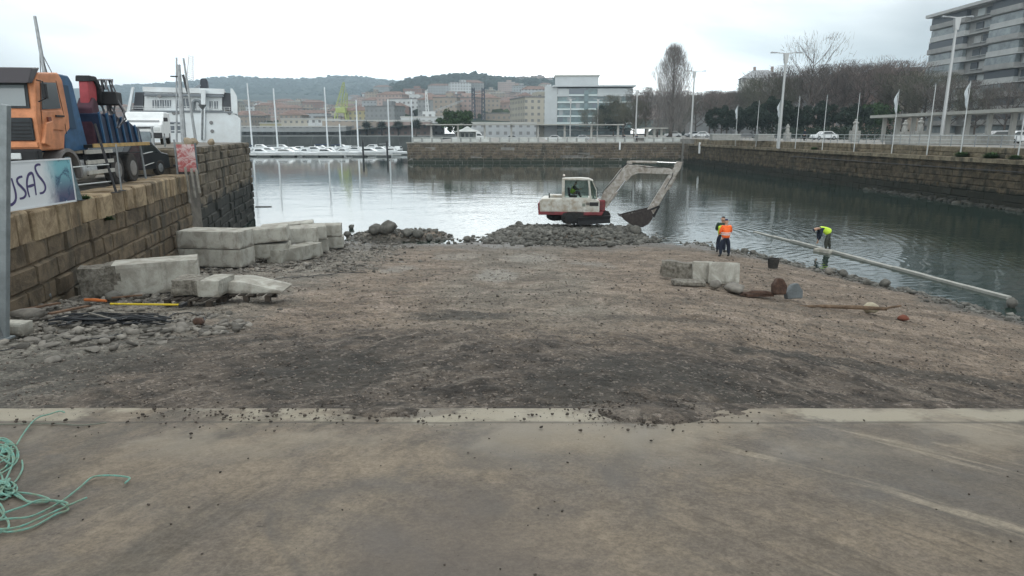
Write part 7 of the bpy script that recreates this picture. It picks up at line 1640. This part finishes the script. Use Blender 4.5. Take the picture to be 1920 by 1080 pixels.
# wooded skyline of the nearer hill
r = np.random.default_rng(8); n = 2600; pxs = r.uniform(640, 1110, n); Ds = r.uniform(1150, 1620, n); zz = terrain_h(pxs, Ds)
P = np.stack([(pxs - 960) / F * Ds, Ds, zz + 3], -1); V, Fc = rocks_mesh(P, r.uniform(8, 22, n), .8, .3, r)
tag(np_obj('forest', V, Fc, mat('forest_green', (.026, .040, .032), .95, var=.4, vscale=.08, island=.4, spec=.05)), 'dark wood covering the nearer hilltop behind the town', 'forest', kind='stuff')
n = 2600; pxs = r.uniform(200, 1000, n); Ds = r.uniform(2300, 3250, n); zz = terrain_h(pxs, Ds)
P = np.stack([(pxs - 960) / F * Ds, Ds, zz + 2], -1); V, Fc = rocks_mesh(P, r.uniform(12, 30, n), .4, .3, r)
tag(np_obj('forest', V, Fc, MATS['forest_green']), 'far wooded ridge on the skyline behind the ferry and masts', 'forest', kind='stuff')
n = 2400; pxs = r.uniform(210, 1060, n); Ds = 450 + 1100 * r.random(n); zz = terrain_h(pxs, Ds)
P = np.stack([(pxs - 960) / F * Ds, Ds, zz + 1], -1); V, Fc = rocks_mesh(P, r.uniform(5, 13, n), .9, .3, r)
tag(np_obj('town_greenery', V, Fc, mat('town_green', (.045, .06, .035), .95, island=.5, spec=.05)), 'patches of trees and gardens between the hillside houses', 'greenery', kind='stuff')
# hedges
def hedge(label, x0, x1, y0, y1, h, m, n=3000):
    r = np.random.default_rng(int(x0)); P = np.stack([r.uniform(x0, x1, n), r.uniform(y0, y1, n), r.uniform(0, h, n) * r.uniform(.8, 1.15, n)], -1); A = r.normal(0, 1, (n, 3)); A /= np.linalg.norm(A, axis=1)[:, None]; B = np.cross(A, r.normal(0, 1, (n, 3))); s = .22
    V = np.stack([P - A * s, P + B * s * .5, P + A * s, P - B * s * .5], 1).reshape(-1, 3); o = np_obj('hedge', V, np.arange(n)[:, None] * 4 + np.arange(4)[None], m); o.location = (0, 0, PZ); return tag(o, label, 'hedge')
hedge('long dark hedge behind the flagpoles, left of the right pergola', 56, 68, 118, 165, 2.2, M_LEAFD, 5000)
for i, (px, Y, r_) in enumerate(((1775, 62, .55), (1850, 58.5, .6), (1905, 56, .45), (1560, 88, .4))):
    tuft('weed', (rwx(Y) + .55, Y, LZ), r_ * 1.8, 400, ['green weeds sprouting on the basin ledge below the second tall lamp', 'big green weed clump on the basin ledge near the right edge', 'green weed clump on the basin ledge at the extreme right', 'small weed tuft on the basin ledge below the flagpoles'][i], M_WEED, .5)

# ================================================================== PROMENADE FURNITURE
M_LAMP = mat('lamp_pale_grey', (.42, .43, .43), .5, .2)
def lamp(label, px, D, H, arm, z=PZ, y_=None):
    x = (px - 960) / F * D; t = thing('street_lamp', label, 'street lamp', (x, D / cp, z), 0, 'tall T-shaped lamp posts')
    MB().tube([(0, 0, 0), (0, 0, H)], .20, 10, r2=.13).build('pole', M_LAMP, t); MB().prism([(-.18, H - 1.3), (.18, H - 1.3), (.32, H - .1), (-.32, H - .1)], -.2, .2, 'y').build('head_plate', M_LAMP, t)
    for s in (-1, 1):
        a = MB().bar((s * .1, 0, H - .05), (s * arm, 0, H + .12), .14, .10).build('arm', M_LAMP, t); MB().box((s * (arm - .35), 0, H + .05), (.8, .3, .12)).build('luminaire', M_STEEL, a)
    return t
lamp('tall T-shaped lamp post right of the poplar', 1296, 140, 13.2, 2.3); lamp('tallest-looking T-shaped lamp post, in front of the dark evergreens', 1462, 92, 12.3, 2.0, LZ + .0); lamp('thin T-shaped lamp post left of the poplar, by the far quay corner', 1192, 160, 11.5, 1.9, LZ); lamp('big lamp post crossing in front of the apartment building', 1766, 76, 13.3, 1.6)
lamp('T-shaped lamp post in front of the left part of the glass building', 1069, 200, 11.5, 1.3, LZ); lamp('T-shaped lamp post in front of the right part of the glass building', 1120, 200, 11.5, 1.3, LZ)
M_FLAG = mat('flag_cloth', (.62, .66, .68), .8, var=.2, vscale=2)
fl = [(1353, 200, 262, 114, 1, 'first flagpole from the left, carrying a furled white flag'), (1388, 193, 264, 106, 0, 'bare flagpole right of the first white flag'), (1425, 193, 266, 99, 1, 'flagpole with a white flag left of the tallest lamp post'), (1466, 186, 270, 93.5, 0, 'bare flagpole close beside the tallest lamp post'), (1513, 184, 274, 86.5, 0, 'bare flagpole right of the tallest lamp post'), (1567, 180, 278, 79.5, 0, 'bare flagpole left of the statue, by the white parked car'), (1628, 175, 284, 72.5, 1, 'flagpole with a drooping white flag at the left end of the right pergola'), (1702, 165, 293, 67, 0, 'bare flagpole left of the second tall lamp post'), (1792, 160, 290, 62.5, 1, 'flagpole with a drooping white flag right of the second tall lamp post'), (1895, 130, 301, 56.0, 1, 'flagpole with a white flag by the right edge of the picture')]
for px, yt, yb_, D, fg, lb in fl:
    Y = D; x = rwx(Y) + .75; pxb = px_of(x, Y, LZ); H = (248 - yt) / F * (D) + EYE - LZ
    t = thing('flagpole', lb, 'flagpole', (x, Y, LZ), 0, 'white flagpoles along the basin')
    MB().tube([(0, 0, 0), (0, 0, H)], .06, 8, r2=.035).build('pole', mat('flagpole_white', (.46, .48, .48), .5), t); MB().lathe([(.02, 0), (.08, .06), (.02, .12)], 8, (0, 0, H)).build('finial', M_STEEL, t)
    if fg:
        mb = MB(); hh = 2.0; vs = []; fs = []
        for i in range(9):
            z = H - .1 - hh * i / 8; wd = [.05, .18, .30, .36, .30, .22, .26, .16, .05][i]
            for j in range(5): vs.append((-.05 - wd * j / 4, .10 * math.sin(j * 1.9 + i * .6), z - .15 * j / 4)); 
        for i in range(8):
            for j in range(4): a = i * 5 + j; fs.append((a, a + 1, a + 6, a + 5))
        mb.add(vs, fs).build('flag', M_FLAG, t)
# railing along the right parapet
rl = thing('railing', 'long grey railing along the top of the right basin wall', 'railing'); posts = MB(); y = 48.0; n_p = 0
while y < 134 and n_p < 60:
    x = rwx(y) + 1.18; MB().box((x, y, PZ + .5), (.06, .06, 1.0)).build('post', M_STEEL, rl); y += 1.5; n_p += 1
for z_ in (.98, .60, .28):
    MB().bar((rwx(40) + 1.18, 40, PZ + z_), (rwx(134) + 1.18, 134, PZ + z_), .05 if z_ > .9 else .03).build('rail', mat('rail_pale', (.50, .53, .54), .5), rl)
# waste pipe/conduit along the basin wall
tag(MB().tube([(rwx(92) - .3, 92, 2.9), (rwx(70) - .3, 70, 2.9), (rwx(48) - .3, 48, 2.95)], .04, 6).build('conduit', M_DARKSTEEL), 'thin grey conduit running along the basin wall below the ledge', 'pipe')
for i, Y in enumerate((137.5,)):
    pass
for i, (px, Y) in enumerate(((1162, 139.0), (1257, 128))):
    tag(MB().box((0, 0, 0), (.3, .25, 1.6)).build('marker_post', M_WHITE, None, loc=((px - 960) / F * Y * .98, Y if i == 0 else Y, 3.4)) if i == 0 else MB().box((0, 0, 0), (.3, .25, 2.0)).build('marker_post', M_WHITE, None, loc=(rwx(Y) - .25, Y, 3.2)), ['small white marker on the far quay wall, left of the excavator boom tip', 'small white marker on the wall above the excavator boom'][i], 'marker')
# pergolas
def pergola(label, x0, y0, x1, y1, z, H, ncol, thick=.28, w_=3.2, beams=True):
    a, b = Vector((x0, y0, z)), Vector((x1, y1, z)); t = thing('pergola', label, 'pergola', (a + b) / 2, math.atan2(b.y - a.y, b.x - a.x)); l = (b - a).length
    MB().box((0, 0, H), (l, w_, thick)).build('roof', mat('pergola_concrete', (.40, .40, .37), .8, var=.25, vscale=.4), t)
    for k in range(ncol):
        x = -l / 2 + 1 + (l - 2) * k / (ncol - 1); c = MB().box((x, 0, (H - thick / 2) / 2), (.42, .42, H - thick / 2)).build('column', mat('pergola_column', (.36, .36, .34), .8), t)
    return t
pergola('long slim pale pergola on the far quay, stretching under the glass building', -18.5, 152, 24, 152, LZ, 3.75, 8, .22)
pergola('grey concrete pergola running along the right promenade', 51.5, 98, 50, 62, PZ, 3.35, 10, .35); pergola('second grey pergola section at the right edge, slightly higher', 49.8, 61.5, 49, 48, PZ, 3.6, 5, .35)
pergola('short dark pergola end near the poplar foot', 28, 150, 33, 150, LZ, 3.0, 3, .22)
# kiosk
kx = thing('kiosk', 'small hexagonal kiosk with a flared pale roof under the far pergola', 'kiosk', ((877 - 960) / F * 162, 165, LZ)); MB().lathe([(2.0, 0), (2.0, 2.3)], 6).build('walls', mat('kiosk_wall', (.20, .22, .21), .7), kx); MB().lathe([(3.1, 2.3), (1.2, 2.9), (.2, 3.5)], 6).build('roof', M_PALE, kx)
for k in range(3): MB().box((-1 + k, -1.83, 1.5), (.7, .06, .9)).build('window', M_GLASS, kx)
# statues and planters
def statue(label, px, Y, h, z=PZ, group=None):
    t = thing('statue', label, 'statue', ((px - 960) / F * (Y * cp + .3), Y, z)); MB().box((0, 0, h * .25), (h * .38, h * .38, h * .5)).build('pedestal', mat('statue_stone', (.33, .33, .31), .8, var=.3), t, bevel=.04)
    MB().lathe([(h * .12, 0), (h * .13, h * .15), (h * .09, h * .28), (h * .14, h * .38), (h * .06, h * .44), (h * .07, h * .5), (h * .02, h * .55)], 12, (0, 0, h * .5)).build('figure', MATS['statue_stone'], t, smooth=True)
for a in (('white statue left of the tallest lamp post', 1475, 110, 2.4), ('pale statue with a cross-shaped top left of the white flag', 1601, 96, 2.9), ('pale statue behind the right pergola columns, left', 1693, 86, 2.6), ('pale statue under the right pergola, beside the previous flagpole', 1722, 84, 2.8)): statue(*a)
for lb, px, Y, w_ in (('round grey planter behind the railing left of the second flag', 1422, 104, 2.4), ('long grey stone bench wall under the right pergola', 1755, 74, 12), ('grey planter box right of the poplar lamp', 1350, 112, 4.5)):
    t = thing('planter', lb, 'planter', ((px - 960) / F * Y, Y, PZ)); MB().box((0, 0, .45), (w_, 1.6, .9)).build('wall', mat('planter_stone', (.33, .33, .31), .85, var=.2), t, bevel=.05); MB().box((0, 0, .94), (w_ + .15, 1.75, .1)).build('rim', M_PALE, t)
# vehicles on the promenade
for lb, px, Y, rz, m in (('white car parked left of the statue on the right promenade', 1546, 118, 5, M_CARW), ('white car behind the railing right of the poplar', 1315, 170, -8, M_CARW), ('second white car right of the poplar, farther back', 1300, 182, 4, M_CARS), ('white car behind the railing near the poplar foot', 1262, 185, 0, M_CARW), ('white car under the right pergola near the edge', 1868, 76, -3, M_CARW), ('white car under the far pergola, centre', 862 - 0, 178, 0, M_CARW), ('white car under the far pergola below the glass building', 1038, 176, 0, M_CARW), ('blue-grey car under the far pergola', 958, 178, 0, M_CARS), ('silver car at the right end of the far pergola', 1090, 185, 0, M_CARS)):
    make_car(lb, ((px - 960) / F * (Y * cp), Y, LZ + .02 if px < 1200 else PZ + .01), R(rz), m, 'cars parked on the promenade')
make_van('van', 'white van by the kiosk on the far quay', ((912 - 960) / F * 172, 175, LZ + .02), R(90), H=2.2)
make_car('white car at the right edge, under the end of the right pergola', ((1904 - 960) / F * 76, 78, PZ + .01), R(4), M_CARW, 'cars parked on the promenade')
# strollers
pe0 = None
for lb, px, Y, z in (('distant stroller in dark clothes at the corner of the far quay', 1171, 150, LZ), ('distant stroller in dark clothes standing left of the poplar lamp', 1194, 145, LZ), ('distant stroller between the pale statues and the lamp', 1509, 105, PZ), ('distant stroller in dark clothes under the far pergola', 1060, 160, LZ)):
    J = stance(arm='down'); loc = ((px - 960) / F * (Y * cp), Y, z)
    if pe0 is None: pe0 = person(lb, loc, R(40), J, M_NAVY, M_DK, None, hair=mat('dark_hair', (.03, .02, .015), .8)); pe0['group'] = 'distant strollers'
    else: copy_tree(pe0, lb, loc, R(random.uniform(0, 300)))

# ================================================================== HAZE
hz = MB().box((0, 1780, 190), (7400, 3960, 392)).build('haze', []); hz['kind'] = 'stuff'; hz['label'] = 'thin pale haze in the air over the harbour and hills'
hm = bpy.data.materials.new('haze_air'); hm.use_nodes = True; t_ = hm.node_tree; t_.nodes.clear(); o_ = t_.nodes.new('ShaderNodeOutputMaterial'); pv = t_.nodes.new('ShaderNodeVolumePrincipled')
pv.inputs['Color'].default_value = (.68, .85, .97, 1); pv.inputs['Density'].default_value = 0.00029; pv.inputs['Anisotropy'].default_value = 0.2; t_.links.new(pv.outputs[0], o_.inputs['Volume']); hz.data.materials.clear(); hz.data.materials.append(hm)
hz.display_type = 'WIRE'
